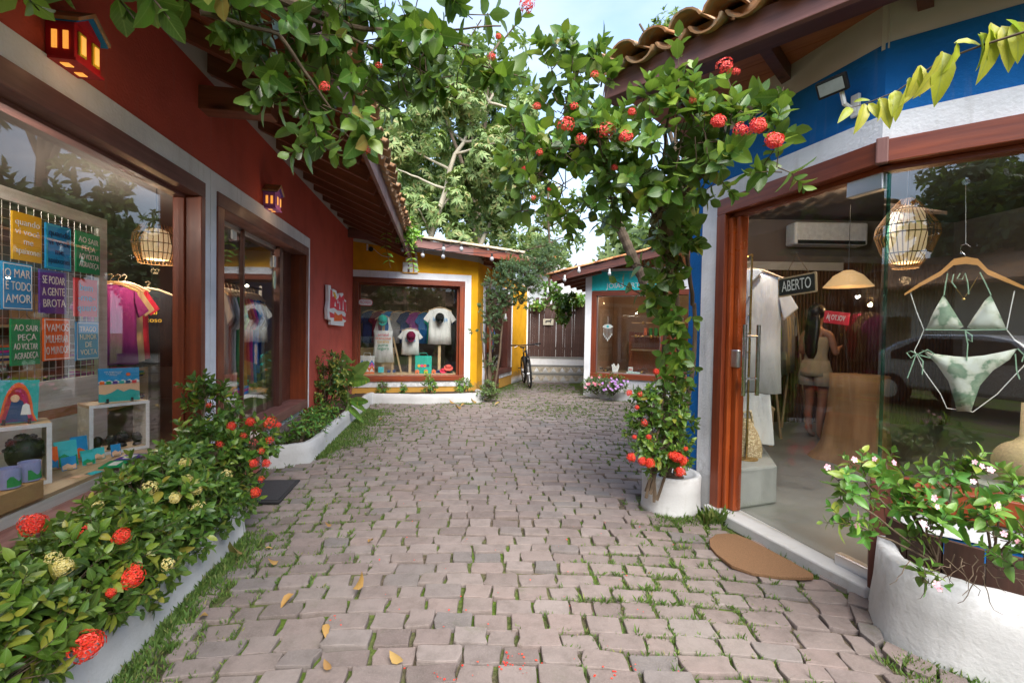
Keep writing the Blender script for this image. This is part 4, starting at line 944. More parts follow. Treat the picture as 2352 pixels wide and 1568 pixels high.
def pinwheel(par, p, d, kind='pink', s=1.0):
    q = Vector(d).to_track_quat('Z', 'Y').to_matrix().to_4x4(); return inst('flower', PW[kind], par, T(p) @ q @ RZ(random.random()*6) @ SC(s))
for nm, lb, bls, kd, nfl in (('flower_bush', 'bush of dark leaves with hot pink flowers at the pillar of the jewellery shop', [(1370, 880, 22), (1352, 885, 16), (1390, 887, 16)], 'hot', 16), ('flower_bush', 'bush with violet flowers in front of the jewellery window', [(1405, 882, 22), (1425, 884, 18), (1400, 892, 16)], 'violet', 20)):
    Y = 9.35 if kd == 'hot' else 9.1
    o, tips = shrub(nm, lb, [pblob(a, b, Y, r) for a, b, r in bls], 110, .05, 'ix', L_mid, 0, cat='plant', n=3)
    for k in range(nfl):
        a, b, r = random.choice(bls); pinwheel(o, at_y(a+random.uniform(-1, 1)*r, b-random.uniform(-.4, 1)*r*.8, Y-.17), (random.uniform(-.4, .4), -1, .6), kd, 1.5)

# conifer-like shrub climbing in front of the yellow corner
con = [pblob(x, y, Y, r, k) for x, y, Y, r, k in ((1128, 880, 8.95, 16, .5), (1130, 830, 8.95, 17, .6), (1127, 780, 8.95, 18, .6), (1135, 730, 8.9, 24, .8), (1150, 690, 8.9, 30, 1), (1175, 655, 8.8, 34, 1), (1205, 625, 8.8, 36, 1), (1235, 610, 8.9, 34, 1), (1215, 660, 8.7, 26, 1), (1165, 620, 8.9, 30, .9), (1195, 690, 8.8, 20, .7), (1260, 590, 9.0, 26, .7), (1135, 650, 8.95, 26, .8), (1110, 700, 8.95, 12, .5), (1090, 760, 8.95, 8, .4), (1240, 565, 9, 22, .6), (1285, 575, 9.1, 20, .5))]
c0 = Vector((-.42, 8.95, .1)); shrub('podocarpus_shrub', 'tall blue-green feathery shrub leaning over the corner of the yellow shop', con, 105, .045, 'small', L_con, 0, n=6, whorl=3, shell=.2, spread=.8,
      stems=[(c0, at_y(1125, 700, 8.95), .03, .018), (c0+Vector((-.06, 0, 0)), at_y(1105, 740, 8.95), .02, .01), (c0+Vector((.08, 0, 0)), at_y(1165, 650, 8.9), .025, .012), (at_y(1125, 700, 8.95), at_y(1240, 590, 8.95), .018, .008), (at_y(1140, 690, 8.95), at_y(1210, 640, 8.7), .012, .006), (c0+Vector((.02, -.03, 0)), at_y(1130, 640, 8.9), .02, .012)])

# ------------------------------------------------------------------ trees behind
def tree(label, trunk, limbs, blobs, dens, size, kind, mat, bark, trunk_r=.2, whorl=3, n=3, up=.2, shell=.15, spread=1.0, droop=0, name='tree'):
    o = empty(name, (trunk[0][0], trunk[0][1], 0), label, 'tree'); lv = Leaves()
    tb = MB(); m = len(trunk); tb.tube(trunk, [trunk_r*(1-.72*i/(m-1)) for i in range(m)], 10); tb.build('trunk', bark, o, smooth=True)
    lb = MB()
    for a, b, r0 in limbs: branchy(lb, Vector(a), Vector(b), r0, r0*.35, .12, 9, 6)
    lb.build('limb', bark, o, smooth=True); fill(lv, None, blobs, dens, size, n, up, whorl, shell, spread=spread, droop=droop); lv.build(o, kind, mat, 0, 'leaf', 'crown'); return o
A = lambda x, y, Y: tuple(at_y(x, y, Y))
YT = 15.0
tr1 = [(at_y(975, 700, YT).x, YT, 0), A(985, 560, YT), A(1003, 500, YT), A(1025, 435, YT), A(1033, 390, YT), A(1045, 355, YT), A(1066, 327, YT), A(1085, 280, YT), A(1122, 236, YT), A(1160, 170, YT)]
lims = [((1025, 435), (905, 385)), ((905, 385), (880, 350)), ((1010, 490), (930, 470)), ((1033, 390), (940, 335)), ((940, 335), (890, 345)), ((1066, 327), (985, 270)), ((985, 270), (900, 280)), ((1045, 355), (1140, 330)), ((1025, 435), (1100, 400)), ((1100, 400), (1180, 420)), ((1066, 327), (1150, 315)), ((1150, 315), (1210, 350)), ((1005, 500), (1060, 540)), ((1085, 280), (1020, 240)), ((1122, 236), (1200, 260)), ((1122, 236), (1085, 160)), ((1010, 480), (1060, 420)), ((1060, 420), (1120, 380)), ((990, 540), (960, 480))]
def boxblobs(x0, x1, y0, y1, n, Y, dy, r0, r1, k=1): return [pblob(random.uniform(x0, x1), random.uniform(y0, y1), Y+random.uniform(-dy, dy), random.uniform(r0, r1), k) for _ in range(n)]
cb = [pblob(b[0]+random.uniform(-22, 22), b[1]+random.uniform(-18, 12), YT+random.uniform(-.5, .5), random.uniform(26, 42)) for a, b in lims for _ in (0, 1, 2)]
cb += boxblobs(870, 1130, 210, 510, 26, YT+.3, 1.0, 26, 44, .9)
tree('tall pale tree with bare grey branches and light green drooping leaves behind the yellow roof', tr1, [(A(*a, YT), A(*b, YT+random.uniform(-.6, .6)), .05) for a, b in lims], cb, 11, .17, 'long', L_tree, M_barkp, .11, whorl=8, n=1, spread=1.35, droop=.35, up=.5, shell=.3)
tr2 = [(at_y(1090, 700, 16).x, 16, 0), A(1105, 560, 16), A(1128, 510, 16), A(1165, 475, 16), A(1205, 430, 16), A(1240, 370, 16)]
tree('second pale leaning tree with sparse grey-green foliage right of the tallest one', tr2, [(A(1128, 510, 16), A(1200, 490, 16), .06), (A(1165, 475, 16), A(1120, 440, 16), .05), (A(1205, 430, 16), A(1290, 420, 16), .06), (A(1240, 370, 16), A(1260, 300, 16), .05), (A(1205, 430, 16), A(1180, 360, 16), .05)],
     boxblobs(1110, 1270, 330, 560, 26, 16, .8, 22, 38, .8)+boxblobs(1080, 1200, 450, 590, 12, 16, .6, 20, 34, .8), 10, .15, 'long', L_tree, M_barkp, .10, whorl=8, n=1, spread=1.3, droop=.3, shell=.3)
tree('thin tree with loose airy foliage against the white sky above the gate', [(at_y(1262, 700, 14).x, 14, 0), A(1262, 560, 14), A(1258, 480, 14), A(1262, 400, 14)], [(A(1258, 500, 14), A(1340, 470, 14), .03), (A(1258, 520, 14), A(1380, 450, 14), .03), (A(1260, 470, 14), A(1200, 500, 14), .03), (A(1262, 440, 14), A(1330, 400, 14), .03), (A(1258, 560, 14), A(1310, 540, 14), .03), (A(1258, 560, 14), A(1180, 580, 14), .03)],
     boxblobs(1180, 1300, 520, 600, 13, 14, .5, 16, 26, .8)+boxblobs(1280, 1410, 430, 500, 9, 14, .5, 13, 24, .6)+boxblobs(1240, 1330, 470, 560, 7, 14, .5, 12, 22, .6), 9, .13, 'ix', L_mid, M_bark, .05, whorl=4, n=2, shell=.2)
def big_crown(x0, x1, y0, y1, n, Y, lb, mat, dens=2.6, size=.3, r0=40, r1=70, kind='ix'):
    tx = at_y((x0+x1)/2, 700, Y).x; top = at_y((x0+x1)/2, (y0+y1)/2, Y)
    tree(lb, [(tx, Y, 0), (tx+.1, Y, top.z*.4), (tx-.1, Y, top.z*.8)], [((tx, Y, top.z*.5), tuple(top+Vector((random.uniform(-2, 2), 0, random.uniform(-1, 1.5)))), .12) for _ in range(6)], boxblobs(x0, x1, y0, y1, n, Y, 1.6, r0, r1), dens, size, kind, mat, M_bark, .3, whorl=4, n=2, shell=.55)
big_crown(760, 1010, 150, 520, 26, 22, 'dark broad-leaved tree on the left behind the pale tree', L_far, 2.6, .34)
big_crown(960, 1190, 180, 500, 22, 24, 'dense dark green tree in the middle distance behind the pale tree', L_far, 2.4, .36)
big_crown(1000, 1180, 90, 230, 12, 20, 'light green tree top rising above the overhanging branch', L_mid, 2.6, .28, 34, 55)
big_crown(1490, 1640, 70, 200, 9, 20, 'rounded green tree crown above the tiled roof of the blue shop', L_mid, 3.2, .26, 34, 50)
big_crown(1150, 1340, 560, 640, 9, 26, 'low dark tree far behind the gate', L_far, 2.6, .32, 24, 36)
# banana-like fronds above the jewellery roof
fr = empty('palm', (2.2, 14, 0), 'dark ragged banana fronds showing above the turquoise sign', 'palm'); fm = MB()
MB().tube([(at_y(1400, 700, 14).x, 14, 0), A(1400, 620, 14)], .12, 8).build('trunk', M_bark, fr)
for a, b, w in (((1400, 640), (1372, 560), .14), ((1402, 640), (1396, 542), .16), ((1404, 640), (1420, 552), .18), ((1408, 640), (1448, 570), .16), ((1400, 640), (1360, 590), .12), ((1410, 640), (1430, 590), .2)):
    big_leaf(fr, at_y(*a, 14), at_y(*b, 14), w, L_far, .05, tears=tuple((i, s_) for i in range(3, 15, 2) for s_ in (-2, 2)))

# ------------------------------------------------------------------ shrub, climber and canopy on the right
LG = 'coral'
bl = [pblob(x, y, Y, r) for x, y, Y, r in ((1500, 920, 3.35, 42), (1550, 960, 3.35, 45), (1480, 1000, 3.35, 36), (1530, 1020, 3.3, 44), (1560, 1040, 3.35, 34), (1470, 950, 3.4, 26), (1500, 1050, 3.3, 34), (1560, 900, 3.45, 32))]
shrub('ixora_shrub', 'dark green ixora shrub with scarlet flower heads growing in the round white planter', bl, 200, .052, 'ix', L_ix, 300, n=3,
      heads=[hp(x, y, 3.15, 'red', s, (-.3, -.8, .4), w_) for x, y, s, w_ in ((1450, 1050, .8, 0), (1475, 1058, .75, 0), (1492, 1063, .9, 0), (1562, 1083, .9, 0), (1555, 1048, 1.0, 0), (1543, 1045, .8, 1), (1568, 1057, .9, 0), (1490, 1003, .6, 1), (1457, 1003, .5, 1), (1445, 902, .7, 1), (1507, 853, .7, 1), (1463, 935, .5, 1), (1470, 905, .5, 2), (1575, 1030, .5, 1), (1480, 970, .6, 2))])
base = Vector((1.24, 3.55, .25))
def vinecol(lv, tw):
    for k in range(100):
        t = random.random(); px = 1538+20*math.sin(t*9)+random.gauss(0, 19); py = 440+t*440; Y = 3.3-.25*(1-t)+random.uniform(-.12, .12)
        p = at_y(px, py, Y); lv.shoot(p, (Vector((random.uniform(-.8, .5), -.6, random.uniform(-.8, .2)))).normalized(), 2, .085, spread=1.1, droop=.25)
canopy = [pblob(x, y, Y, r, k) for x, y, Y, r, k in (
 (1215, 310, 2.9, 55, 1), (1290, 240, 2.9, 60, 1), (1330, 150, 2.9, 42, .8), (1300, 110, 2.9, 24, .6), (1375, 120, 2.8, 30, .7), (1270, 150, 2.9, 30, .6), (1370, 230, 2.8, 55, 1), (1240, 390, 2.9, 50, .9), (1310, 340, 2.8, 65, 1), (1400, 330, 2.7, 70, 1), (1300, 430, 2.9, 55, .9),
 (1390, 440, 2.8, 62, 1), (1460, 400, 2.7, 62, 1), (1470, 290, 2.6, 60, 1), (1540, 330, 2.55, 66, 1), (1540, 250, 2.55, 45, .9), (1610, 310, 2.45, 60, 1), (1600, 240, 2.5, 36, .8), (1680, 320, 2.4, 52, 1), (1700, 240, 2.4, 36, .8), (1755, 340, 2.35, 42, 1), (1790, 375, 2.3, 32, .9), (1780, 215, 2.4, 22, .6), (1650, 380, 2.45, 45, .9), (1560, 430, 2.6, 50, .8), (1500, 480, 2.8, 48, .9), (1420, 510, 2.9, 36, .8), (1200, 470, 3.0, 26, .4), (1180, 400, 3.0, 24, .4), (1160, 300, 2.95, 20, .6), (1340, 500, 2.9, 26, .5), (1550, 520, 3.0, 50, .9))]
def canopy_extra(lv, tw):
    vinecol(lv, tw)
    for (x0, y0), (x1, y1), Y, n in (((1550, 330), (1558, 60), 2.45, 9), ((1690, 280), (1668, 165), 2.4, 5), ((1320, 200), (1302, 80), 2.8, 6), ((1380, 200), (1392, 95), 2.8, 6), ((1760, 300), (1800, 200), 2.4, 4), ((1480, 680), (1400, 640), 3.2, 4), ((1500, 620), (1440, 600), 3.2, 3)):
        a, b = at_y(x0, y0, Y), at_y(x1, y1, Y); tw.tube([a, a.lerp(b, .5)+Vector((.01, 0, 0)), b], [.006, .004, .002], 5); d = b-a
        lv.shoot(a+d*.15, d, n, .10, spread=1.15, step=d.length*.85/n)
cheads = [hp(x, y, Y, 'coral', s, (-.15, -.9, .35), w_) for x, y, Y, s, w_ in ((1299, 287, 2.6, 1.15, 2), (1393, 300, 2.5, 1.1, 2), (1437, 315, 2.45, .95, 0), (1435, 305, 2.5, .7, 1), (1650, 280, 2.25, .9, 0), (1741, 290, 2.15, 1.0, 0), (1778, 325, 2.1, 1.05, 0), (1700, 297, 2.2, .8, 2), (1712, 305, 2.2, .6, 2), (1665, 152, 2.3, 1.0, 2), (1690, 165, 2.3, .5, 2), (1451, 258, 2.5, .7, 1), (1410, 385, 2.6, .6, 1), (1205, 388, 2.85, .6, 1), (1232, 245, 2.7, .6, 2), (1365, 172, 2.7, .6, 2), (1335, 320, 2.6, .8, 2), (1318, 245, 2.65, .6, 2), (1590, 230, 2.4, .5, 2), (1240, 350, 2.7, .5, 2), (1225, 455, 2.8, .4, 2), (1262, 435, 2.8, .4, 1))]
shrub('ixora_tree', 'large ixora tree with coral flower heads arching in front of the blue shop', canopy, 34, .098, 'oval', L_ix, 300, n=4, heads=cheads, cat='tree', shell=.45, extra=canopy_extra,
      stems=[(base, at_y(1560, 780, 3.45), .028, .022), (at_y(1560, 780, 3.45), at_y(1535, 560, 3.2), .024, .02), (at_y(1535, 560, 3.2), at_y(1500, 400, 2.8), .02, .014), (base+Vector((.06, 0, 0)), at_y(1590, 700, 3.5), .022, .016), (at_y(1590, 700, 3.5), at_y(1560, 480, 3.0), .016, .013), (base+Vector((-.05, 0, 0)), at_y(1530, 760, 3.4), .016, .012), (at_y(1530, 760, 3.4), at_y(1520, 500, 3.0), .013, .01), (at_y(1540, 520, 3.1), at_y(1340, 340, 2.8), .016, .007), (at_y(1540, 480, 2.9), at_y(1700, 330, 2.4), .014, .006), (at_y(1520, 460, 2.9), at_y(1540, 250, 2.6), .012, .006), (at_y(1340, 340, 2.8), at_y(1200, 300, 2.9), .008, .004), (at_y(1400, 380, 2.8), at_y(1320, 170, 2.85), .009, .004)])
dead = empty('dead_leaf_clump', at_y(1540, 530, 3.1), 'hanging clump of dead brown leaves caught in the fork of the ixora tree', 'dead leaves'); lv = Leaves()
for k in range(90):
    p = at_y(1542+random.gauss(0, 22), 520+random.uniform(-70, 110), 3.05+random.uniform(-.08, .08)); lv.add(p, Vector((random.uniform(-.5, .5), -.2, -1)), rvec(), random.uniform(.06, .11))
lv.build(dead, 'droop', leafmat('dead_brown_leaf', [(0, (.06, .035, .02)), (1, (.17, .10, .055))], .8, .1, .2), 90)

# ------------------------------------------------------------------ overhanging branches, top left
tb = Vector((-1.50, .45, .1))
ov = [pblob(x, y, Y, r, k) for x, y, Y, r, k in (
 (460, 10, 1.5, 50, .8), (540, 20, 1.5, 60, 1), (620, 50, 1.6, 75, 1), (620, 150, 1.7, 55, .9), (700, 90, 1.7, 85, 1), (680, 210, 1.7, 62, 1), (740, 270, 1.75, 58, 1), (760, 180, 1.8, 75, 1), (800, 60, 1.8, 85, 1), (810, 310, 1.8, 34, .9), (840, 220, 1.85, 50, .9), (880, 110, 1.9, 85, 1), (950, 50, 1.9, 75, 1), (960, 150, 1.9, 60, 1), (1030, 100, 1.95, 62, 1), (1040, 190, 1.95, 35, .8), (1090, 40, 2.0, 50, .9), (1110, 140, 2.0, 50, .9), (1170, 170, 2.0, 28, .7), (930, 210, 1.9, 40, .7), (730, 330, 1.75, 22, .7), (560, -60, 1.5, 80, .8), (760, -60, 1.7, 90, .8), (980, -50, 1.9, 70, .8))]
def ovx(lv, tw):
    for (x0, y0), (x1, y1), Y, n in (((250, -30), (310, 45), 1.35, 3), ((330, -30), (390, 45), 1.3, 3), ((30, -40), (90, 25), 1.3, 3), ((150, -60), (140, 0), 1.3, 2), ((1150, 100), (1215, 20), 2.0, 4), ((1100, 150), (1210, 180), 2.0, 5), ((980, 200), (1050, 240), 1.95, 4), ((720, 280), (735, 345), 1.7, 4), ((830, 290), (850, 355), 1.8, 4)):
        a, b = at_y(x0, y0, Y), at_y(x1, y1, Y); tw.tube([a, b], [.004, .002], 5); d = b-a; lv.shoot(a, d, n, .085, spread=1.05, step=d.length/n, droop=.2)
z0 = at_y(560, -40, 1.5)
oheads = [hp(x, y, Y, 'coral', s, (0, -.9, .2), w_) for x, y, Y, s, w_ in ((1212, 12, 1.95, .8, 2), (745, 200, 1.62, .45, 2), (870, 152, 1.8, .35, 2), (1130, 130, 1.9, .4, 2), (1145, 85, 1.9, .4, 1), (845, 345, 1.75, .35, 2))]
shrub('overhanging_tree', 'dark leafy tree reaching over the red shop eave from the upper left', ov, 38, .080, 'oval', L_dark, 300, n=4, heads=oheads, cat='tree', droop=.25, up=-.05, extra=ovx, shell=.35, jname='foliage',
      stems=[(tb, Vector((-1.35, .3, 2.7)), .035, .028), (Vector((-1.35, .3, 2.7)), z0, .028, .022), (z0, at_y(800, 60, 1.75), .02, .01), (at_y(800, 60, 1.75), at_y(1080, 110, 1.95), .010, .005), (at_y(460, 30, 1.45), at_y(640, 80, 1.6), .009, .006), (at_y(640, 80, 1.6), at_y(760, 250, 1.75), .008, .004), (at_y(650, 20, 1.6), at_y(900, 130, 1.85), .009, .004), (at_y(900, 80, 1.85), at_y(1150, 60, 2.0), .006, .003)])
# yellow-green spray, top right
sp = empty('yellow_leaf_spray', at_y(2352, 70, 1.25), 'arching twig of yellow-green drooping leaves in front of the blue band', 'branch')
lv = Leaves(); tw = MB(); sp0 = [at_y(x, y, Y) for x, y, Y in ((2420, 60, 1.2), (2350, 75, 1.2), (2255, 105, 1.25), (2160, 140, 1.3), (2060, 210, 1.35), (1985, 240, 1.4), (1945, 250, 1.42))]
tw.tube(sp0, [.004, .0035, .003, .0026, .002, .0015, .001], 6); tw.build('twig', M_twig, sp)
for k, (x, y, x1, y1, L) in enumerate(((1960, 235, 1995, 222, .05), (1955, 248, 1938, 265, .045), (1985, 238, 1985, 290, .06), (1995, 238, 2020, 262, .055), (2020, 225, 2050, 280, .07), (2015, 228, 2040, 265, .065), (2055, 208, 2068, 260, .075), (2050, 212, 2058, 250, .07), (2090, 178, 2095, 228, .08), (2085, 180, 2115, 210, .075), (2115, 150, 2110, 215, .08), (2112, 152, 2145, 195, .085), (2165, 118, 2150, 205, .095), (2165, 120, 2170, 215, .09), (2195, 95, 2205, 150, .085), (2190, 100, 2270, 85, .095), (2245, 78, 2285, 140, .095), (2250, 75, 2300, 120, .09), (2275, 52, 2300, 160, .11), (2270, 60, 2330, 105, .10), (2330, 50, 2352, 120, .11), (2310, 45, 2380, 80, .11), (2300, 60, 2340, 140, .09))):
    Y = 1.36-(x-1950)/400*.14; a = at_y(x, y, Y); b = at_y(x1, y1, Y-.03); lv.add(a, b-a, Vector((random.uniform(-.9, .9), -1, .4)), (b-a).length*1.0)
lv.build(sp, 'spray', L_lime, 40)

# periwinkles in the right front planter
pv = [pblob(x, y, Y, r) for x, y, Y, r in ((1930, 1100, 1.95, 22), (1975, 1080, 1.95, 26), (2030, 1070, 1.95, 22), (1960, 1140, 1.9, 20), (1940, 1190, 1.85, 18), (1975, 1200, 1.9, 26), (2020, 1140, 1.95, 28), (2070, 1110, 1.95, 26), (2100, 1160, 1.9, 34), (2130, 1210, 1.8, 36), (2090, 1230, 1.85, 24), (2190, 1100, 1.85, 34), (2230, 1080, 1.85, 28), (2180, 1150, 1.85, 26), (2240, 1190, 1.75, 38), (2300, 1150, 1.75, 34), (2340, 1200, 1.7, 36), (2290, 1230, 1.7, 34), (2330, 1290, 1.65, 34), (2160, 1080, 1.9, 22), (2350, 1120, 1.75, 28), (2110, 1330, 1.72, 14), (2050, 1180, 1.95, 24))]
o, tips = shrub('periwinkle', 'sprawling pale pink periwinkle spilling from the tall white planter at the right front', pv, 110, .058, 'ix', L_bright, 300, n=4, cat='plant', up=.6, spread=1.15, shell=.3, stems=[(at_y(2150, 1290, 1.85), at_y(x, y, Y), .005, .003) for x, y, Y in ((1930, 1120, 1.9), (1975, 1090, 1.95), (2070, 1120, 1.95), (2190, 1110, 1.85), (2130, 1210, 1.8), (1950, 1200, 1.85), (2040, 1080, 1.95))]+[(at_y(2280, 1290, 1.8), at_y(x, y, Y), .005, .003) for x, y, Y in ((2240, 1090, 1.85), (2300, 1160, 1.75), (2340, 1210, 1.7), (2330, 1300, 1.65))])
for x, y in ((1900, 1072), (1962, 1055), (2008, 1053), (2053, 1062), (2238, 1060), (2255, 1070), (2275, 1078), (2235, 1105), (2145, 1143), (2152, 1163), (2150, 1340), (2158, 1352), (2337, 1243), (2350, 1255), (2305, 1225), (1968, 1205), (2290, 1160), (2350, 1145), (2120, 1202)):
    pinwheel(o, at_y(x, y, 1.83 if x < 2100 else 1.66), (random.uniform(-.4, .3), -1, random.uniform(-.1, .6)), 'pink', random.uniform(.5, .8))
ds = MB()
for k in range(26):
    a = at_y(random.uniform(2080, 2340), random.uniform(1250, 1330), 1.72); branchy(ds, a, a+Vector((random.uniform(-.10, .10), random.uniform(-.06, .03), random.uniform(-.13, .02))), .0022, .001, .5, 6, 4)
ds.build('dry_stem', M_twig, o, kind='stuff')

# vines on the far eaves
shrub('climbing_vine', 'green vine tumbling over the end of the yellow shop eave in front of the gate', [pblob(x, y, 11.3, r) for x, y, r in ((1265, 680, 14), (1285, 700, 20), (1295, 725, 14), (1275, 665, 12), (1250, 660, 8), (1308, 690, 16), (1290, 740, 8))], 90, .10, 'round', L_vine, 0, cat='vine', n=2, stems=[(at_y(1240, 630, 11.3), at_y(1290, 720, 11.3), .02, .01)])
shrub('climbing_vine', 'bright green creeper along the top of the dark gate', [pblob(x, y, 13.2, r) for x, y, r in ((1320, 690, 12), (1335, 688, 12), (1310, 697, 8), (1240, 700, 10), (1228, 703, 8))], 90, .10, 'round', L_bright, 0, cat='vine', n=2, stems=[(at_y(1235, 705, 13.3), at_y(1335, 690, 13.3), .015, .01)])
hv = [pblob(x, y, 7.3, r) for x, y, r in ((935, 520, 16), (925, 535, 16), (950, 545, 12), (915, 515, 10), (940, 560, 7))]
def hvx(lv, tw):
    for pts, Y in ((((873, 410), (882, 470), (890, 520), (885, 560), (897, 615)), 6.9), (((935, 550), (945, 590), (952, 625)), 7.3)):
        P = [at_y(x, y, Y) for x, y in pts]; tw.tube(P, .004, 5)
        for a, b in zip(P[:-1], P[1:]):
            for t in (.1, .4, .7): p = a.lerp(b, t); sdx = random.choice((-1, 1)); lv.add(p, Vector((sdx, -.3, -.4)), Vector((0, -.5, 1)), .11); lv.add(p, Vector((-sdx, -.3, -.1)), Vector((0, -.5, 1)), .09)
shrub('trailing_vine', 'fresh light green vine hanging from the corner where the red and yellow eaves meet', hv, 110, .085, 'ix', L_fresh, 120, cat='vine', n=3, droop=.4, extra=hvx, stems=[(at_y(905, 500, 7.3), at_y(935, 520, 7.3), .01, .005)])
# ------------------------------------------------------------------ the street side behind the camera (seen in the panes)
rd = MB().box(-40, 40, -9.5, -3.6, -.05, -.026).build('road', plain('asphalt', (.05, .05, .05), .9, .2, 30)); struct(rd)
hs = empty('street_house', (0, -12, 0), 'pale house across the street with a tiled roof, seen only in the window reflections', 'house')
MB().cells([-14, -9, -7.6, -3.5, -2.4, 1.5, 2.8, 6, 7.2, 14], [0, .9, 2.1, 3.1], -15, -12, [(-9, -7.6, 0, 2.1), (-3.5, -2.4, .9, 2.1), (1.5, 2.8, .9, 2.1), (6, 7.2, .9, 2.1)]).build('wall', M_cream, hs, RZ(0))
for a, b in ((-3.5, -2.4), (1.5, 2.8), (6, 7.2)): MB().box(a, b, -12.1, -12.05, .9, 2.1).build('window', M_dkz, hs)
MB().add([(-14.5, -11.1, 2.95), (14.5, -11.1, 2.95), (14.5, -14, 4.2), (-14.5, -14, 4.2), (-14.5, -11.1, 3.05), (14.5, -11.1, 3.05), (14.5, -14, 4.3), (-14.5, -14, 4.3)], [(3,2,1,0), (4,5,6,7), (0,1,5,4), (1,2,6,5), (2,3,7,6), (3,0,4,7)]).build('roof', M_tile, hs)
def car(M, label, paint):
    c = empty('parked_car', M, label, 'car'); cp = metal('car_paint', paint, .25, .5)
    b = MB(); n = 18; prof = []
    for i in range(n+1):
        t = i/n; x = -2.1+4.2*t
        z = .55+.32*min(1, math.sin(math.pi*min(max(t, .02), .98))**.35); prof.append((x, z))
    b.slab([(-2.1, .35), (2.1, .35), (2.15, .6), (2.05, .8), (1.2, .92), (.75, 1.38), (.3, 1.47), (-.7, 1.47), (-1.25, 1.3), (-1.75, .98), (-2.08, .9), (-2.15, .6)], -.84, .84)
    b.build('body', cp, c, M, bevel=.07)
    for s in (-1, 1):
        y = .85*s; g = MB(); g.slab([(1.05, .95), (.68, 1.34), (.05, 1.39), (.05, .95)], y-.008, y+.008); g.build('side_window', M_black, c, M); g = MB(); g.slab([(-.02, .95), (-.02, 1.39), (-.7, 1.39), (-1.3, 1.1), (-1.3, .95)], y-.008, y+.008); g.build('side_window', M_black, c, M)
        for x in (-1.3, 1.35):
            w = MB(); w.M = T(x, s*.78, .32) @ RX(math.pi/2); w.lathe([(.32, -.1), (.33, 0), (.32, .1)], 24); wo_ = w.build('wheel', M_rubber, c, M, smooth=False); r_ = MB(); r_.M = T(x, s*.89, .32) @ RX(math.pi/2); r_.lathe([(.19, -.01), (.19, .01), (.05, .02)], 20); r_.build('rim', M_alu, wo_, M)
        MB().box(2.05, 2.13, s*.62-.13, s*.62+.13, .62, .74).build('headlight', M_steel, c, M, bevel=.02)
    MB().add([(1.22, -.7, .95), (1.22, .7, .95), (.78, .62, 1.40), (.78, -.62, 1.40)], [(0, 1, 2, 3)]).build('windscreen', M_black, c, M)
    return c
car(T(-2.2, -6.2, -.026) @ RZ(.05), 'silver car parked along the street behind the viewer, seen in the bikini window', (.5, .51, .53))
car(T(3.2, -6.4, -.026) @ RZ(-.03), 'dark grey car parked along the street behind the viewer, seen in the far windows', (.08, .085, .09))
def far_tree(x, y, h, r, lb, mat=None):
    o = empty('tree', (x, y, 0), lb, 'tree'); tb = MB(); tb.tube([(x, y, 0), (x+.1, y, h*.4), (x-.1, y+.1, h*.7)], [.25, .2, .12], 8); tb.build('trunk', M_bark, o); lv = Leaves()
    fill(lv, None, [(Vector((x+random.uniform(-r, r)*.7, y+random.uniform(-r, r)*.6, h*.72+random.uniform(-r, r)*.6)), r*.45, 1) for _ in range(12)], 2.2, .34, 2, .2, 4, .4); lv.build(o, 'ix', mat or L_far, 0, 'leaf', 'crown')
for k, (x, y, h, r) in enumerate(((-7.5, -15.5, 8, 3), (-2.5, -16, 9, 3.2), (3, -15.5, 8, 3), (8.5, -16, 9, 3.4), (-12, -10, 7, 3), (12, -8, 8, 3.2))): far_tree(x, y, h, r, ('tree behind the street house, %s of the camera side row' % ('leftmost', 'second', 'third', 'fourth', 'far left', 'far right')[k]))
far_tree(-5.6, -2.6, 6.0, 2.0, 'bushy tree on the street corner just behind the red shop', L_mid)
far_tree(7.5, 12.5, 6.5, 2.6, 'dark tree behind the jewellery shop on the right', L_far); far_tree(9.5, 8.5, 7.5, 2.8, 'tall tree behind the blue shop', L_mid); far_tree(5.2, 15.5, 6, 2.2, 'round tree right of the banana fronds, behind the roofs', L_mid)

# ------------------------------------------------------------------ props: shared makers
def cloth(name, c, wr=.6):
    m, nt, out = newmat(name); v = coords(nt, 'Object', (5, 5, 1.3)); n = noise(nt, v, 2.2, 4); finish(nt, out, ramp(nt, n, [(.3, dk(c, .8)), (.7, dk(c, 1.05))]), .9, n, wr, .03, spec=.15); return m
CW = cloth('white_cotton', (.72, .72, .70)); CK = cloth('black_cotton', (.015, .015, .017))
CCOL = {k: cloth(k+'_cotton', c) for k, c in dict(grey=(.32, .32, .33), green=(.05, .3, .09), lime=(.4, .6, .05), orange=(.75, .2, .08), magenta=(.55, .05, .35), blue=(.03, .2, .6), navy=(.02, .04, .15), purple=(.28, .04, .3), cream=(.6, .5, .34), teal=(.02, .4, .32), maroon=(.15, .01, .04), coral=(.75, .13, .1), rose=(.7, .04, .1)).items()}
I_ = {k: plain('print_'+k, c, .6, .03) for k, c in dict(white=(.78, .78, .74), yellow=(.75, .42, .02), blue=(.01, .27, .6), purple=(.09, .03, .28), green=(.0, .28, .1), red=(.7, .03, .05), orange=(.8, .12, .01), teal=(.03, .42, .4), black=(.02, .02, .02), navy=(.01, .05, .16), pink=(.75, .02, .2), peach=(.8, .5, .32), aqua=(.05, .5, .55)).items()}
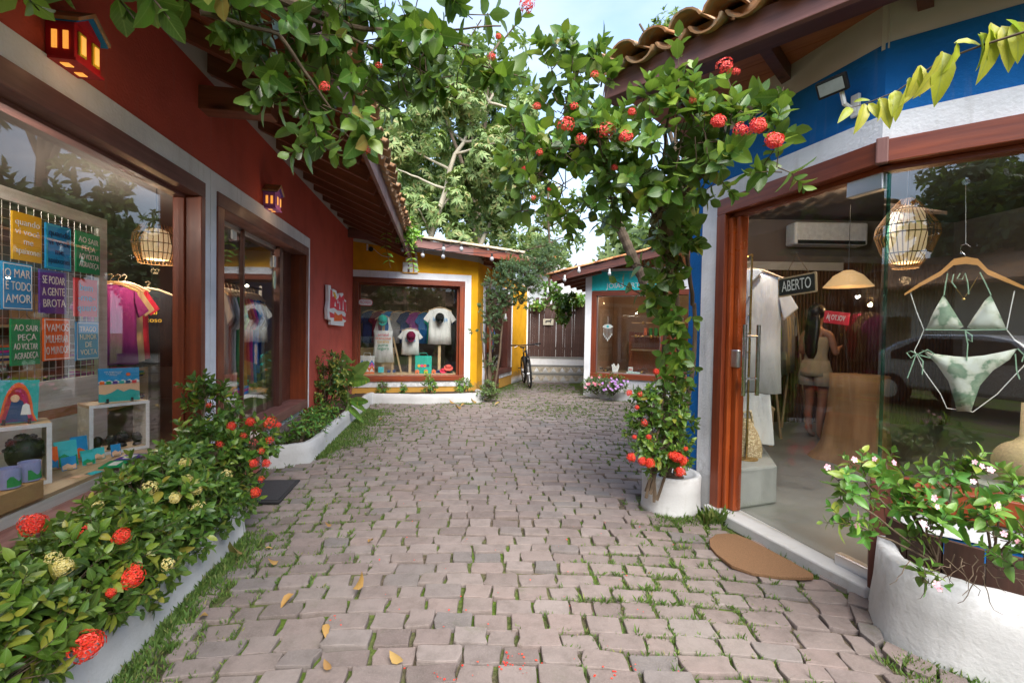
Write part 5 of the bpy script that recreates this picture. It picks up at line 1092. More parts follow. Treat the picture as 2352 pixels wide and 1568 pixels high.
def wavy(par, mat, poly_lr, M, name='garment', depth=.06, n=10):
    """garment body from a left/right outline: list of (z, xl, xr, bulge)"""
    V = []; F = []; m = len(poly_lr)
    for z, xl, xr, bl in poly_lr:
        for s in (-1, 1):
            for i in range(n+1):
                t = i/n; x = xl+(xr-xl)*t; y = s*bl*math.sin(math.pi*t)**.6 + .006*math.sin(t*17+z*9)*(1-z*.2); V.append((x, y, z + .006*math.sin(t*13)*(z < poly_lr[-1][0]+.01)))
    w = 2*(n+1)
    for j in range(m-1):
        for i in range(n):
            a = j*w+i; F += [(a, a+1, a+w+1, a+w), (a+n+1, a+w+n+1, a+w+n+2, a+n+2)]
    mb = MB(); mb.add(V, F); return mb.build(name, mat, par, M, smooth=True, solid=.002)
def tee(M, w, h, mat, label, tank=False, name='t_shirt', cat='t-shirt', hanger=True, printing=None, group=None, stand=None):
    """hanging garment, M at the collar, faces local -y"""
    o = empty(name, M, label, cat, group); a = w/2
    if tank: prof = [(-.005, -.62*a, -.45*a, .0)]; body = [(-.30*h, -.9*a, .9*a, .02), (-.42*h, -.86*a, .86*a, .03), (-.7*h, -.9*a, .9*a, .035), (-h, -1.05*a, 1.05*a, .045)]
    else: body = [(.005, -.40*a, .40*a, .006), (-.05*h, -.72*a, .72*a, .012), (-.12*h, -.80*a, .80*a, .018), (-.32*h, -.74*a, .74*a, .024), (-.65*h, -.75*a, .75*a, .026), (-h, -.80*a, .80*a, .03)]
    wavy(o, mat, body, M, 'body')
    for s in (-1, 1):
        if tank:
            t = MB(); t.slab([(s*.38*a, 0), (s*.50*a, 0), (s*.88*a, -.31*h), (s*.45*a, -.31*h), (s*.5*a, -.2*h)][::s], -.008, .008); t.build('strap', mat, o, M)
        else:
            t = MB(); t.add([(s*.66*a, -.012, -.035*h), (s*1.12*a, -.012, -.30*h), (s*.80*a, -.02, -.40*h), (s*.68*a, -.02, -.22*h), (s*.66*a, .014, -.035*h), (s*1.12*a, .014, -.30*h), (s*.80*a, .022, -.40*h), (s*.68*a, .022, -.22*h)], [(0,1,2,3), (7,6,5,4), (0,4,5,1), (1,5,6,2), (2,6,7,3)]); t.build('sleeve', mat, o, M, bevel=.008)
    if hanger:
        g = MB(); g.tube([(-a*.78, 0, -.06*h-.0), (-a*.3, 0, .015), (0, 0, .03), (a*.3, 0, .015), (a*.78, 0, -.06*h)], .011, 6); g.tube([(0, 0, .03), (0, 0, .06), (.02, 0, .08), (0, 0, .1), (-.02, 0, .085)], .002, 5); g.build('hanger', M_pine, o, M)
    if printing:
        for k, (s_, sz, ink, z) in enumerate(printing): text(s_, sz, I_[ink], o, M @ T(0, -.045, z), depth=.0006)
    if stand:
        z0 = stand; MB().box(-.028, .028, .03, .05, z0, .02).build('stand', M_pinez, o, M)
    return o
def cap(M, mat, label, par_label=None):
    o = empty('cap', M, label, 'cap'); c = MB(); c.lathe([(.09, 0), (.092, .03), (.083, .07), (.055, .1), (.0, .112)], 18); c.build('crown', mat, o, M, smooth=True)
    b = MB(); pts = [(math.cos(a)*.085, -math.sin(a)*.075-.02-.05*math.sin(a)) for a in [math.pi*i/10 for i in range(11)]]; b.prism([(x, y) for x, y in pts], -.004, .004); b.build('brim', mat, o, M @ RX(R(-8))); text('b', .045, I_['white'], o, M @ T(0, -.093, .04) @ RX(R(-10)), depth=.0006); return o
def poster(F, d, x0, y0, x1, y1, paper, ink, body, label, size=.04, border=None, tilt=0.0, width=None, lines=None):
    ym = (y0+y1)/2; u0 = F.pix(x0, ym, d)[0]; u1 = F.pix(x1, ym, d)[0]; xm = (x0+x1)/2; va = F.pix(xm, y1, d)[1]; vb = F.pix(xm, y0, d)[1]
    w, h = u1-u0, vb-va; M = F.M @ T((u0+u1)/2, d, (va+vb)/2) @ RY(tilt)
    o = MB().box(-w/2, w/2, -.005, .005, -h/2, h/2).build('poster', I_[paper], None, M); tag(o, label, 'poster', 'posters on the wire grid')
    if border:
        b = MB()
        for q in ((-w*.46, w*.46, h*.455, h*.475), (-w*.46, w*.46, -h*.475, -h*.455), (-w*.475, -w*.455, -h*.475, h*.475), (w*.455, w*.475, -h*.475, h*.475)): b.box(q[0], q[1], -.0068, -.0052, q[2], q[3])
        b.build('border', I_[border], o, M)
    L = body.split('\n'); n = len(L); lh = h*.80/max(n, 3)
    for k, s in enumerate(L):
        if s.strip(): text(s, lh*.98, I_[ink], o, M @ T(random.uniform(-.004, .004), -.0075, ((n-1)/2-k)*lh) @ RY(random.uniform(-.04, .04)), width=min(w*.84, .30*lh*3*len(s)*.62), depth=.0006)
    st = MB(); st.tube([(-w*.2, 0, h/2), (0, .002, h/2+.035), (w*.2, 0, h/2)], .0015, 4); st.build('string', M_twig, o, M); return o
def lamp_or_fill_light(p, e, c=(1, .62, .3), r=.06, name='lamp_or_fill_light'):  # point light, for modelled lamps and for added fills without a fixture
    l = bpy.data.lights.new(name, 'POINT'); l.energy = e*.22; l.specular_factor = 0; l.color = c; l.shadow_soft_size = min(r, .03); o = bpy.data.objects.new(name, l); col.objects.link(o); o.location = p; return o
E_warm = emis('warm_bulb', (1, .62, .25), 1.5); E_lant = emis('lantern_glow', (1, .38, .05), .22); E_shade = emis('lit_paper_shade', (1, .72, .38), .09, (.8, .7, .5)); E_spot = emis('ceiling_spot', (1, .7, .4), 2)
M_ratt = plain('rattan', (.30, .16, .06), .7, .3, 40)
def rattan_lamp(p, r, h, label, glow=8, n=30, shape='drum'):
    o = empty('rattan_pendant', p, label, 'lamp'); M = T(p)
    prof = {'drum': [(.62, .5), (.95, .25), (1.0, 0), (.92, -.25), (.75, -.5)], 'egg': [(.22, .52), (.55, .36), (.95, .12), (1.0, .0), (.75, -.28), (.40, -.48)]}[shape]
    s = MB()
    for k in range(n):
        a = 2*math.pi*k/n; s.tube([(math.cos(a)*r*q, math.sin(a)*r*q, z*h) for q, z in prof], .0035 if shape == 'drum' else .003, 4)
    s.build('rib', M_ratt, o, M, kind='stuff')
    for q, z in prof[1:]: rg = MB(); rg.tube([(math.cos(a)*r*q, math.sin(a)*r*q, z*h) for a in [2*math.pi*i/24 for i in range(25)]], .004, 5, False); rg.build('ring', M_twig, o, M)
    i_ = MB(); i_.lathe([(r*.2, -h*.42), (r*.55, -h*.40), (r*.62, 0), (r*.5, h*.36), (r*.2, h*.42)], 16); i_.build('inner_shade', E_shade, o, M, smooth=True)
    c = MB(); c.tube([(0, 0, h*.45), (0, 0, h*.5+.8)], .003, 5); c.build('cord', M_black, o, M); lamp_or_fill_light((p[0], p[1], p[2]-h*.55-.05), glow, r=.08); return o

# ------------------------------------------------------------------ red shop: big display window
up = lambda x, y, d=.78: FL.pix(x, y, d)
uR = up(250, 700)[0]; vB, vT = .985, 2.13
MB().box(.9, 4.16, .22, .82, .06, .49).build('display_base', M_whitewood, red, FL.M)
pl_ = MB().box(.9, 4.16, 0, .128, 0, .02).mesh('plank', M_pine)
for k in range(4): inst('plank', pl_, red, FL.M @ T(0, .225+k*.131, .492))
un = empty('display_frame', FL.w(2.5, .64, .5), 'white wooden display frame with a wire grid behind the big left window', 'display stand')
for a in ((.6, uR, .5, .735, M_whitewood), (.6, uR-.002, .737, .80, M_sofx), (.6, uR, .802, vB, M_whitewood), (.6, uR, vT-.075, vT, M_whitewood), (uR-.085, uR, vB+.001, vT-.076, M_whitewood)): MB().box(a[0], a[1], .79, .82, a[2], a[3]).build('board', a[4], un, FL.M)
gr = MB(); u = uR-.085
while u > .8: gr.box(u-.0015, u+.0015, .798, .801, vB, vT-.075); u -= .052
v = vB+.03
while v < vT-.08: gr.box(.6, uR-.085, .7945, .7975, v-.0015, v+.0015); v += .052
gr.build('wire_grid', M_alu, un, FL.M, kind='stuff')
for a in ((27, 492, 94, 600, 'yellow', 'white', 'quando\nvi você\nme\napaixonei', 'yellow poster reading quando vi você me apaixonei, top left of the grid', None),
          (104, 518, 162, 620, 'blue', 'navy', 'quando\nvi você\nme\napaixonei', 'blue poster with dark lettering, top middle of the grid', 'aqua'),
          (174, 536, 228, 628, 'green', 'white', 'AO SAIR\nPEÇA\nAO VOLTAR\nAGRADEÇA', 'green poster in the top right corner of the grid', None),
          (3, 604, 73, 712, 'blue', 'white', 'O MAR\nÉ TODO\nAMOR', 'blue poster reading O MAR É TODO AMOR with a white border', 'white'),
          (90, 622, 151, 720, 'purple', 'white', 'SE PODAR\nA GENTE\nBROTA', 'purple poster reading SE PODAR A GENTE BROTA', None),
          (170, 641, 222, 727, 'red', 'blue', 'bem\n-me-\nquero', 'red poster reading bem-me-quero', None),
          (24, 733, 90, 838, 'green', 'white', 'AO SAIR\nPEÇA\nAO VOLTAR\nAGRADEÇA', 'green poster in the bottom row of the grid, on the left', None),
          (99, 731, 159, 827, 'orange', 'white', 'VAMOS\nMULHERAR\nO MUNDO?', 'orange poster reading VAMOS MULHERAR O MUNDO? with a pale border', 'white'),
          (174, 739, 226, 826, 'blue', 'white', 'TRAGO\nHUMOR\nDE\nVOLTA', 'blue poster reading TRAGO HUMOR DE VOLTA, bottom right of the grid', 'white')):
    poster(FL, .77, a[0], a[1], a[2], a[3], a[4], a[5], a[6], a[7], border=a[8])
def crate(F, u0, u1, d0, d1, v0, h, label, th=.02):
    o = empty('wooden_crate', F.w((u0+u1)/2, (d0+d1)/2, v0), label, 'crate'); 
    for nm, a in (('top', (u0, u1, d0, d1, v0+h-th, v0+h)), ('bottom', (u0, u1, d0, d1, v0, v0+th)), ('side', (u0, u0+th, d0, d1, v0+th, v0+h-th)), ('side', (u1-th, u1, d0, d1, v0+th, v0+h-th))): MB().box(*a).build(nm, M_whitewood if nm == 'side' else M_pine, o, F.M, bevel=.002)
    f = MB(); e = .0015
    for a in ((u0, u1, v0+h-th, v0+h), (u0, u1, v0, v0+th), (u0, u0+th, v0+th, v0+h-th), (u1-th, u1, v0+th, v0+h-th)): f.box(a[0], a[1], d0-.004, d0-e, a[2], a[3])
    f.build('white_edge', M_white, o, F.M); return o
q0, q1 = ground(205, 1051, .512), ground(343, 1027, .512); FC1 = Facet((q0.x, q0.y), (q1.x, q1.y))
cr1 = crate(FC1, 0, FC1.len, 0, .2, .512, .327, 'open white-edged wooden crate with a turquoise tile picture standing on it')
q0, q1 = ground(28, 1124, .512), ground(120, 1108, .512); FC2 = Facet((q0.x, q0.y), (q1.x, q1.y))
crate(FC2, -.12, FC2.len, 0, .2, .512, .32, 'open white-edged wooden crate holding a black sculpted head, at the left picture edge')
def easel_pic(M, w, h, label, base, parts, cat='picture'):
    o = MB().box(-w/2, w/2, -.006, .006, 0, h).build('tile_picture', I_[base], None, M, bevel=.001); tag(o, label, cat)
    for nm, mat, poly in parts:
        MB().slab([(x*w-w/2, z*h) for x, z in poly], -.0085-.0004*len(nm)%.002, -.0065).build(nm, mat, o, M)
    for s in (-1, 1): MB().box(s*w*.3-.006, s*w*.3+.006, -.02, .03, -.008, .02).build('stand', M_black, o, M)
    return o
MW = FC1.M @ T(FC1.pix(275, 935, .05)[0], .05, .845) @ RZ(R(-8)) @ RX(R(-5))
hpic = easel_pic(MW, .21, .22, 'turquoise tile picture of little houses and a beach standing on the wooden crate', 'blue', [
    ('roof_row', I_['white'], [(0, .56)]+[(k/12, .60+.05*(k % 2)) for k in range(13)]+[(1, .56)]), ('beach_print', I_['peach'], [(0, .25), (0, .52), (1, .55), (1, .27), (.75, .35), (.6, .28), (.45, .37), (.3, .27), (.15, .22)]),
    ('sea_print', I_['teal'], [(0, 0), (0, .24), (.15, .21), (.3, .26), (.45, .36), (.6, .27), (.75, .34), (1, .26), (1, 0)]), ('sun_print', I_['orange'], [(.72+.06*math.cos(a*.6), .8+.05*math.sin(a*.6)) for a in range(11)])])
for k, cc in enumerate(('orange', 'green', 'purple', 'teal', 'navy', 'red')): MB().box(-.1+.033*k, -.1+.033*k+.024, -.0112, -.0092, .115, .135).build('house_print', I_[cc], hpic, MW)
text('vida longa ao mar\ne a quem sabe\nadmirar', .013, I_['white'], hpic, MW @ T(-.03, -.009, .185), depth=.0004)
M2 = FC2.M @ T(FC2.pix(38, 972, .06)[0], .06, .838) @ RY(R(3)) @ RX(R(-8))
arch = lambda k: [(.5+.5*k*math.cos(a)*(1 if math.sin(a) < .2 else .8), max(0, .02+(.94*k if math.sin(a) > 0 else .1)*math.sin(a))) for a in [math.pi*i/14 for i in range(15)]]
o = easel_pic(M2, .15, .22, 'turquoise and pink arched tile picture of a figure in orange, standing on the left crate', 'teal', [('arch_border', I_['orange'], arch(.98)), ('arch_print_inner', I_['pink'], arch(.86)), ('robe_print_lower_x', I_['navy'], [(.22, .02), (.35, .5), (.5, .56), (.62, .5), (.8, .02)]), ('dress_print_front_xx', I_['orange'], [(.33, .18), (.38, .42), (.5, .46), (.58, .4), (.55, .18)])])
f = MB(); f.M = T(0, -.010, 0) @ RX(0); f.ball((-.01, 0, .125), .016, .002, .02, 12, 8); f.build('face_print', I_['peach'], o, M2)
f = MB(); f.slab([(.012, .04), (.018, .09), (.03, .1), (.042, .09), (.05, .04)], -.0105, -.009); f.build('child_print', I_['white'], o, M2)
# heads, cards, box, mugs
def bust(F, u, d, v, s, label, mat=M_black):
    o = empty('sculpted_head', F.w(u, d, v), label, 'figurine'); M = F.M @ T(u, d, v); b = MB(); b.lathe([(.4*s, 0), (.36*s, .15*s), (.28*s, .35*s)], 12); b.ball((0, 0, .85*s), .42*s, .46*s, .55*s, 14, 10); b.ball((.0, -.44*s, .8*s), .06*s, .1*s, .1*s, 8, 6); b.build('head', mat, o, M @ RZ(R(60)), smooth=True)
    h = MB()
    for _ in range(60): p = rvec(); p.z = abs(p.z)*.9; h.ball((p.x*.42*s, p.y*.42*s+.05*s, .95*s+p.z*.5*s), .07*s, n=6, m=4)
    h.build('hair', mat, o, M, smooth=True, kind='stuff'); return o
bust(FC2, .05, .10, .532, .165, 'black sculpted head with curly hair inside the left crate')
for k, (du, dd, s) in enumerate(((.07, .1, .06), (.13, .06, .065), (.2, .1, .07), (.27, .07, .06))): bust(FC1, du, dd, .532, s, 'small black sculpted head in the right crate, %s from the left' % ('first', 'second', 'third', 'last')[k])
CARD = plain('card_print', (.03, .28, .4), .5, .3, 9)
for k, (x, y, w, h, bg_, fg) in enumerate(((222, 1075, .05, .13, 'orange', 'blue'), (150, 1045, .10, .15, 'aqua', 'green'), (190, 1020, .10, .14, 'blue', 'orange'), (165, 1075, .065, .075, 'blue', 'peach'), (215, 1055, .06, .07, 'aqua', 'green'), (240, 1045, .06, .07, 'aqua', 'peach'), (268, 1040, .05, .075, 'blue', 'peach'), (205, 1035, .06, .06, 'teal', 'orange'))):
    px = (123, 155, 190, 160, 205, 228, 268, 200)[k]; g = ground(px, (1078, 1070, 1052, 1078, 1066, 1053, 1046, 1055)[k], .515)
    M = T(g.x, g.y, .514) @ RZ(FL.ang - R(38)) @ RX(R(-14)); o = MB().box(-w/2, w/2, -.002, .002, 0, h).build('postcard', I_[bg_], None, M)
    tag(o, 'small printed postcard on the display shelf, %s' % ('orange edged, furthest left', 'tall turquoise one', 'tall blue one near the crate', 'low blue and sand coloured one', 'low turquoise and green one', 'low turquoise and sand one', 'bright blue one by the crate corner', 'low teal and orange one at the back')[k], 'postcard')
    MB().slab([(-w/2+.003, .004), (-w/2+.003, h*.35), (-w*.1, h*.5), (w*.2, h*.32), (w/2-.003, h*.42), (w/2-.003, .004)], -.0042, -.0022).build('picture_print', I_[fg], o, M)
    MB().box(-.012, .012, -.012, .02, -.0, .012).build('stand', M_pine, o, M)
for k, (px, py, cc, lb) in enumerate(((265, 1066, 'green', 'bright green booklet lying on the display shelf'), (300, 1050, 'purple', 'purple booklet lying behind the green one'), (185, 1092, 'peach', 'peach card lying flat on the display shelf'), (215, 1085, 'aqua', 'grey-blue card lying flat at the shelf edge'))):
    g = ground(px, py, .515); M = T(g.x, g.y, .513) @ RZ(FL.ang+random.uniform(-.5, .3)); w = .15 if k < 2 else .07; o = MB().box(-w/2, w/2, -w*.35, w*.35, 0, .008 if k < 2 else .002).build('booklet', I_[cc], None, M); tag(o, lb, 'booklet')
    if k < 2: MB().box(-w*.3, w*.3, -w*.15, w*.15, .0082, .0092).build('title_print', I_['white'], o, M)
g = ground(50, 1160, .0); u0, v0_ = up(0, 1130, .20); ub, _ = up(104, 1130, .20)
bx = MB().box(ub-.5, ub, .205, .30, .512, .60).build('cardboard_box', plain('cardboard', (.42, .24, .10), .8, .1), None, FL.M, bevel=.003); tag(bx, 'low brown box carrying two printed mugs at the left picture edge', 'box')
for k, (x, lb) in enumerate(((20, 'printed mug with a lake scene at the very left edge'), (68, 'printed mug with green hills beside the other mug'))):
    uu = up(x, 1090, .25)[0]; M = FL.M @ T(uu, .25, .602); o = empty('mug', M, lb, 'mug'); b = MB(); b.lathe([(.036, 0), (.04, .004), (.04, .092), (.036, .092), (.036, .008), (0, .008)], 24); b.build('cup', plain('mug_glaze_%d' % k, (.35, .36, .6), .2, .1), o, M, smooth=False)
    p = MB(); n = 12; 
    for i in range(n): a = -2.6+i*.26; a2 = a+.26; z = .045+.015*math.sin(i*1.1+k); z2 = .045+.015*math.sin((i+1)*1.1+k); p.add([(math.cos(a)*.0405, math.sin(a)*.0405, .01), (math.cos(a2)*.0405, math.sin(a2)*.0405, .01), (math.cos(a2)*.0405, math.sin(a2)*.0405, z2), (math.cos(a)*.0405, math.sin(a)*.0405, z)], [(0, 1, 2, 3)])
    p.build('hill_print', CCOL['green'], o, M); h = MB(); h.tube([(.038*math.cos(2.2), .038*math.sin(2.2), .075), (.065*math.cos(2.2), .065*math.sin(2.2), .07), (.065*math.cos(2.2), .065*math.sin(2.2), .03), (.038*math.cos(2.2), .038*math.sin(2.2), .022)], .004, 6); h.build('handle', I_['white'], o, M)
# inside
pL = at_y(360, 562, 4.05); rattan_lamp(pL, .175, .33, 'glowing rattan drum pendant lamp inside the big left window', 14)
sh = empty('clothes_shelf', FL.w(5.0, 3.2, 0), 'tall wooden shelf of folded clothes at the back of the red shop', 'shelf')
for v in (.1, .5, .9, 1.3): MB().box(2.6, 9.0, 3.05, 3.38, v, v+.03).build('shelf_board', M_pine, sh, FL.M)
for u in (2.6, 3.7, 4.8, 5.9, 7.0, 8.1, 9.0): MB().box(u, u+.03, 3.05, 3.38, 0, 1.7).build('upright', M_pinez, sh, FL.M)
cl = list(CCOL.values()); k = 0
for v in (.13, .53, .93):
    u = 2.7
    while u < 8.9:
        for j in range(random.randint(3, 7)): MB().box(u, u+.26, 3.08+random.uniform(0, .03), 3.34, v+j*.03, v+j*.03+.027).build('folded_shirt', random.choice(cl), sh, FL.M, bevel=.006)
        u += .32
tw_ = FL.ang
def wearM(px, py, Y, rot): p = at_y(px, py, Y); return T(p) @ RZ(rot)
tee(wearM(340, 668, 4.7, R(28)), .62, .78, CK, 'black t-shirt with gold lettering hanging inside the big left window', printing=[('arraial', .07, 'yellow', -.22), ('trancoso', .07, 'yellow', -.30)])
for k, (px, cc, nm) in enumerate(((255, 'purple', 'purple'), (272, 'cream', 'cream'), (287, 'rose', 'rose red'))): tee(wearM(px, 655, 4.0+.15*k, R(60)), .5, .7, CCOL[cc], nm+' t-shirt hanging beside the black one behind the big left window')
# clothes rail behind the glass door
rk = empty('clothes_rail', FL.w(5.1, .9, 0), 'clothes rail with colourful t-shirts just inside the glass door of the red shop', 'clothes rail'); ru0 = FL.pix(505, 655, .75)
rb2 = MB(); rb2.tube([FL.w(5.38, .42, 1.80), FL.w(6.5, .42, 1.80)], .015, 8); rb2.build('rail_bar', M_bark, rk)
for u in (5.4, 6.5): 
    l = MB(); l.tube([FL.w(u-.2, .42, .06), FL.w(u, .42, 1.82), FL.w(u+.2, .42, .06)], .02, 6); l.build('rail_leg', M_whitewood, rk)
for k, cc in enumerate(('grey', 'grey', 'white', 'green', 'lime', 'orange', 'coral', 'magenta', 'blue', 'blue', 'navy', 'grey')):
    tee(FL.M @ T(5.47+.08*k, .43, 1.70) @ RZ(R(58)), .44, .95 if k % 3 else .85, CW if cc == 'white' else CCOL[cc], '%s t-shirt on the rail behind the glass door, number %s from the near end' % (cc, ('one', 'two', 'three', 'four', 'five', 'six', 'seven', 'eight', 'nine', 'ten', 'eleven', 'twelve')[k]), group='t-shirts on the rail in the red shop')
for v in (.30, .62): MB().box(5.45, 6.5, .3, .62, v, v+.03).build('shelf_board', M_whitewood, rk, FL.M)
for j in range(5): MB().box(5.6, 5.95, .33, .6, .65+j*.03, .677+j*.03).build('folded_shirt', CCOL[('blue', 'magenta', 'blue', 'navy', 'teal')[j]], rk, FL.M, bevel=.006)
st = MB().box(-.001, .001, 0, .0, 0, .0)
sk = MB().box(6.12, 6.19, .146, .1495, 2.02, 2.14).build('window_sticker', I_['white'], red, FL.M); el = MB(); el.slab([(6.16+.035*math.cos(a), 1.88+.10*math.sin(a)) for a in [2*math.pi*i/20 for i in range(20)]], .146, .1495); el.build('window_sticker', plain('sticker_green', (.55, .7, .55), .5), red, FL.M)
lamp_or_fill_light(FL.w(5.6, 1.2, 2.0), 60, (1, .9, .8), .12); lamp_or_fill_light(FL.w(2.9, 1.8, 2.3), 16, (1, .82, .62), .15); lamp_or_fill_light(FL.w(3.0, .42, 2.18), 40, (1, .93, .85), .1)  # added fill lights without fixtures, brightening the rail, room and display

# ------------------------------------------------------------------ yellow shop window
def fy(x, y, d=.35): return FY.pix(x, y, d)
MB().box(.1, 2.06, .18, .75, .06, .46).build('display_base', M_pine, ylw, FY.M)
def fyM(px, py, d=.35): u, v = fy(px, py, d); return FY.M @ T(u, d, v)
tee(fyM(881, 728, .4), .42, .92, CW, 'white tank top with rainbow coloured lettering in the yellow shop window', tank=True, name='tank_top', cat='tank top', printing=[('arraial', .085, 'red', -.36), ('trancoso', .085, 'orange', -.43), ('caraíva', .085, 'yellow', -.50), ('porto', .085, 'green', -.57), ('seguro', .085, 'green', -.64)], stand=-1.23)
cap(fyM(879, 735, .33) @ RX(R(60)), CCOL['teal'], 'turquoise green cap on top of the white tank top')
tee(fyM(943, 757, .38), .46, .52, CW, 'small white t-shirt under a maroon cap in the yellow shop window', printing=[('bahia', .10, 'blue', -.21)], stand=-.95)
cap(fyM(944, 772, .30) @ RX(R(62)), CCOL['maroon'], 'maroon cap hanging on the small white t-shirt')
tee(fyM(1011, 709, .40), .62, .75, CW, 'large white t-shirt with blue lettering under a black cap', printing=[('laranja', .12, 'blue', -.22)], stand=-1.35)
cap(fyM(1010, 730, .31) @ RX(R(62)), CK, 'black cap hanging on the large white t-shirt')
def bag(M, w, h, mat, label, strips=()):
    o = empty('tote_bag', M, label, 'bag'); MB().box(-w/2, w/2, -.04, .04, 0, h).build('body', mat, o, M, bevel=.01)
    for k, (m_, poly) in enumerate(strips): MB().slab([(x*w-w/2, z*h) for x, z in poly], -.0425-.001*k, -.041-.001*k).build('pattern_print', m_, o, M)
    hd = MB(); hd.tube([(-w*.25, 0, h), (-w*.2, 0, h+.06), (w*.2, 0, h+.06), (w*.25, 0, h)], .006, 6); hd.build('handle', mat, o, M); return o
zz = lambda b, a, n=6: [(0, b-.12)]+[(k/n, b+(a if k % 2 else 0)) for k in range(n+1)]+[(1, b-.12)]
bag(fyM(843, 858, .33), .28, .36, CW, 'white bag with rainbow flame pattern at the left of the yellow shop window', [(CCOL['blue'], [(.0, .5)]+[(k/6, .58+(.2 if k % 2 else 0)) for k in range(7)]+[(1, .5)]), (CCOL['magenta'], [(.0, .4)]+[(k/6, .46+(.2 if k % 2 else 0)) for k in range(7)]+[(1, .4)]), (CCOL['orange'], [(.0, .0)]+[(k/6, .32+(.2 if k % 2 else 0)) for k in range(7)]+[(1, .0)]), (CW, [(.0, .12)]+[(k/6, .12+(.2 if k % 2 else 0)) for k in range(7)]+[(1, .12)])])
tb_ = bag(fyM(972, 857, .30), .34, .36, CCOL['teal'], 'turquoise paper bag with a bird picture in the yellow shop window')
MBG = WM[tb_.name]
for k, (x, cc) in enumerate(((-.09, 'yellow'), (-.03, 'pink'), (.03, 'orange'), (.09, 'navy'))): 
    q = MB(); q.M = T(x, -.044, .16) @ RX(math.pi/2); q.lathe([(.03, 0), (.03, .002)], 14); q.build('print', I_[cc], tb_, MBG)
for k, (px, cc) in enumerate(((958, 'orange'), (978, 'lime'), (996, 'orange'))):
    M = fyM(px, 858, .27); o = empty('toy_house', M, 'little %s wooden house in front of the turquoise bag, %s' % (('yellow-orange', 'lime green', 'dark orange')[k], ('left one', 'middle one', 'right one')[k]), 'toy house'); MB().box(-.04, .04, -.03, .03, 0, .06).build('body', CCOL[cc], o, M); r_ = MB(); r_.slab([(-.05, .06), (0, .095), (.05, .06)], -.035, .035); r_.build('roof', CCOL['orange'], o, M); MB().box(-.012, .012, -.032, -.0302, 0, .03).build('door', I_['black'], o, M)
for k, (px, py, r, cc, lb) in enumerate(((1030, 845, .07, 'coral', 'coral round hat at the right of the yellow shop window'), (1018, 852, .055, 'rose', 'rose red rolled cap next to the coral hat'), (1033, 857, .055, 'navy', 'navy cap under the coral hat'), (1008, 855, .05, 'navy', 'dark cap left of the rose red one'))):
    M = fyM(px, py, .30+.03*k); o = empty('hat', M, lb, 'hat'); b = MB(); b.ball((0, 0, r*.5), r, r*.7, r*.6); b.build('crown', CCOL[cc], o, M, smooth=True); b = MB(); b.lathe([(r*1.35, 0), (r*1.35, .006), (r*.5, .012)], 18); b.build('brim', CCOL[cc], o, M @ RX(R(35)))
for k, (px, w) in enumerate(((875, .11), (893, .06), (905, .06))):
    M = fyM(px, 855, .28); o = MB().box(-w/2, w/2, -.03, .03, 0, .11 if k == 0 else .05).build('gift_box', I_['aqua' if k == 0 else 'navy'], None, M, bevel=.004); tag(o, ('pale blue gift box under the tank top', 'small dark box right of the gift box', 'second small dark box near the wooden post')[k], 'box')
u, v = fy(908, 858, .5); ld = empty('wooden_easel', FY.w(u, .5, .46), 'leaning pale wooden stand between the tank top and the small shirt', 'stand')
for a, b in (((u-.05, .5, .46), (u-.13, .55, 1.2)), ((u+.12, .48, .46), (u-.05, .55, 1.2))): MB().bar(FY.w(*a), FY.w(*b), .03).build('leg', M_pinez, ld)
def hang_sign(F, px0, py0, px1, py1, d, label, word, base, ink, tiltdeg, hookpx, frame='white', round_=False, name='hanging_sign', ts=.6, mirror=False):
    u0, v1 = F.pix(px0, (py0+py1)/2, d)[0], F.pix((px0+px1)/2, py0, d)[1]; u1, v0 = F.pix(px1, (py0+py1)/2, d)[0], F.pix((px0+px1)/2, py1, d)[1]
    w, h = u1-u0, v1-v0; M = F.M @ T((u0+u1)/2, d, (v0+v1)/2) @ RY(R(tiltdeg)); o = empty(name, M, label, 'sign')
    def plate(k, y0, y1, mat, nm): 
        b = MB(); a = w/2*k; c = h/2-(w/2-a); r = min(a, c)*(.9 if round_ else .15); pts = []
        for cx, cz, s0 in ((a-r, c-r, 0), (-a+r, c-r, 90), (-a+r, -c+r, 180), (a-r, -c+r, 270)): pts += [(cx+r*math.cos(R(s0+q*15)), cz+r*math.sin(R(s0+q*15))) for q in range(7)]
        b.slab(pts, y0, y1); return b.build(nm, mat, o, M)
    plate(1, -.004, .004, I_[frame] if frame != 'wood' else M_pine, 'board'); plate(.93, -.0055, -.0042, I_[base], 'face'); text(word, h*ts, I_[ink], o, M @ T(0, -.0065, 0), width=w*.76, depth=.0005, mirror=mirror)
    if hookpx:
        uh, vh = F.pix(*hookpx, d); hk = (M.inverted() @ F.w(uh, d, vh)); s = MB(); s.tube([(-w*.32, 0, h/2), hk, (w*.32, 0, h/2)], .002, 5); s.build('string', M_coir, o, M); c = MB(); c.M = T(hk) @ RX(math.pi/2); c.lathe([(.016, .03), (.012, .0), (.005, -.01)], 14); c.build('suction_cup', M_glass, o, M)
    return o
hang_sign(FY, 823, 687, 856, 702, .12, 'small rounded red and white sign reading FECHADO hanging in the yellow shop window', 'FECHADO', 'white', 'red', 1, (839, 668), frame='red', round_=True)
bk = MB(); bk.box(.2, 1.95, 1.3, 1.34, .06, 1.9)
for k in range(9): tee(FY.M @ T(.3+.2*k, 1.3, 1.75) @ RZ(R(20)), .5, .7, CCOL[('navy', 'maroon', 'blue', 'grey', 'navy', 'purple', 'blue', 'teal', 'navy')[k]], 'dark garment at the back of the yellow shop, %s from the left' % ('first', 'second', 'third', 'fourth', 'fifth', 'sixth', 'seventh', 'eighth', 'ninth')[k], group='garments at the back of the yellow shop')
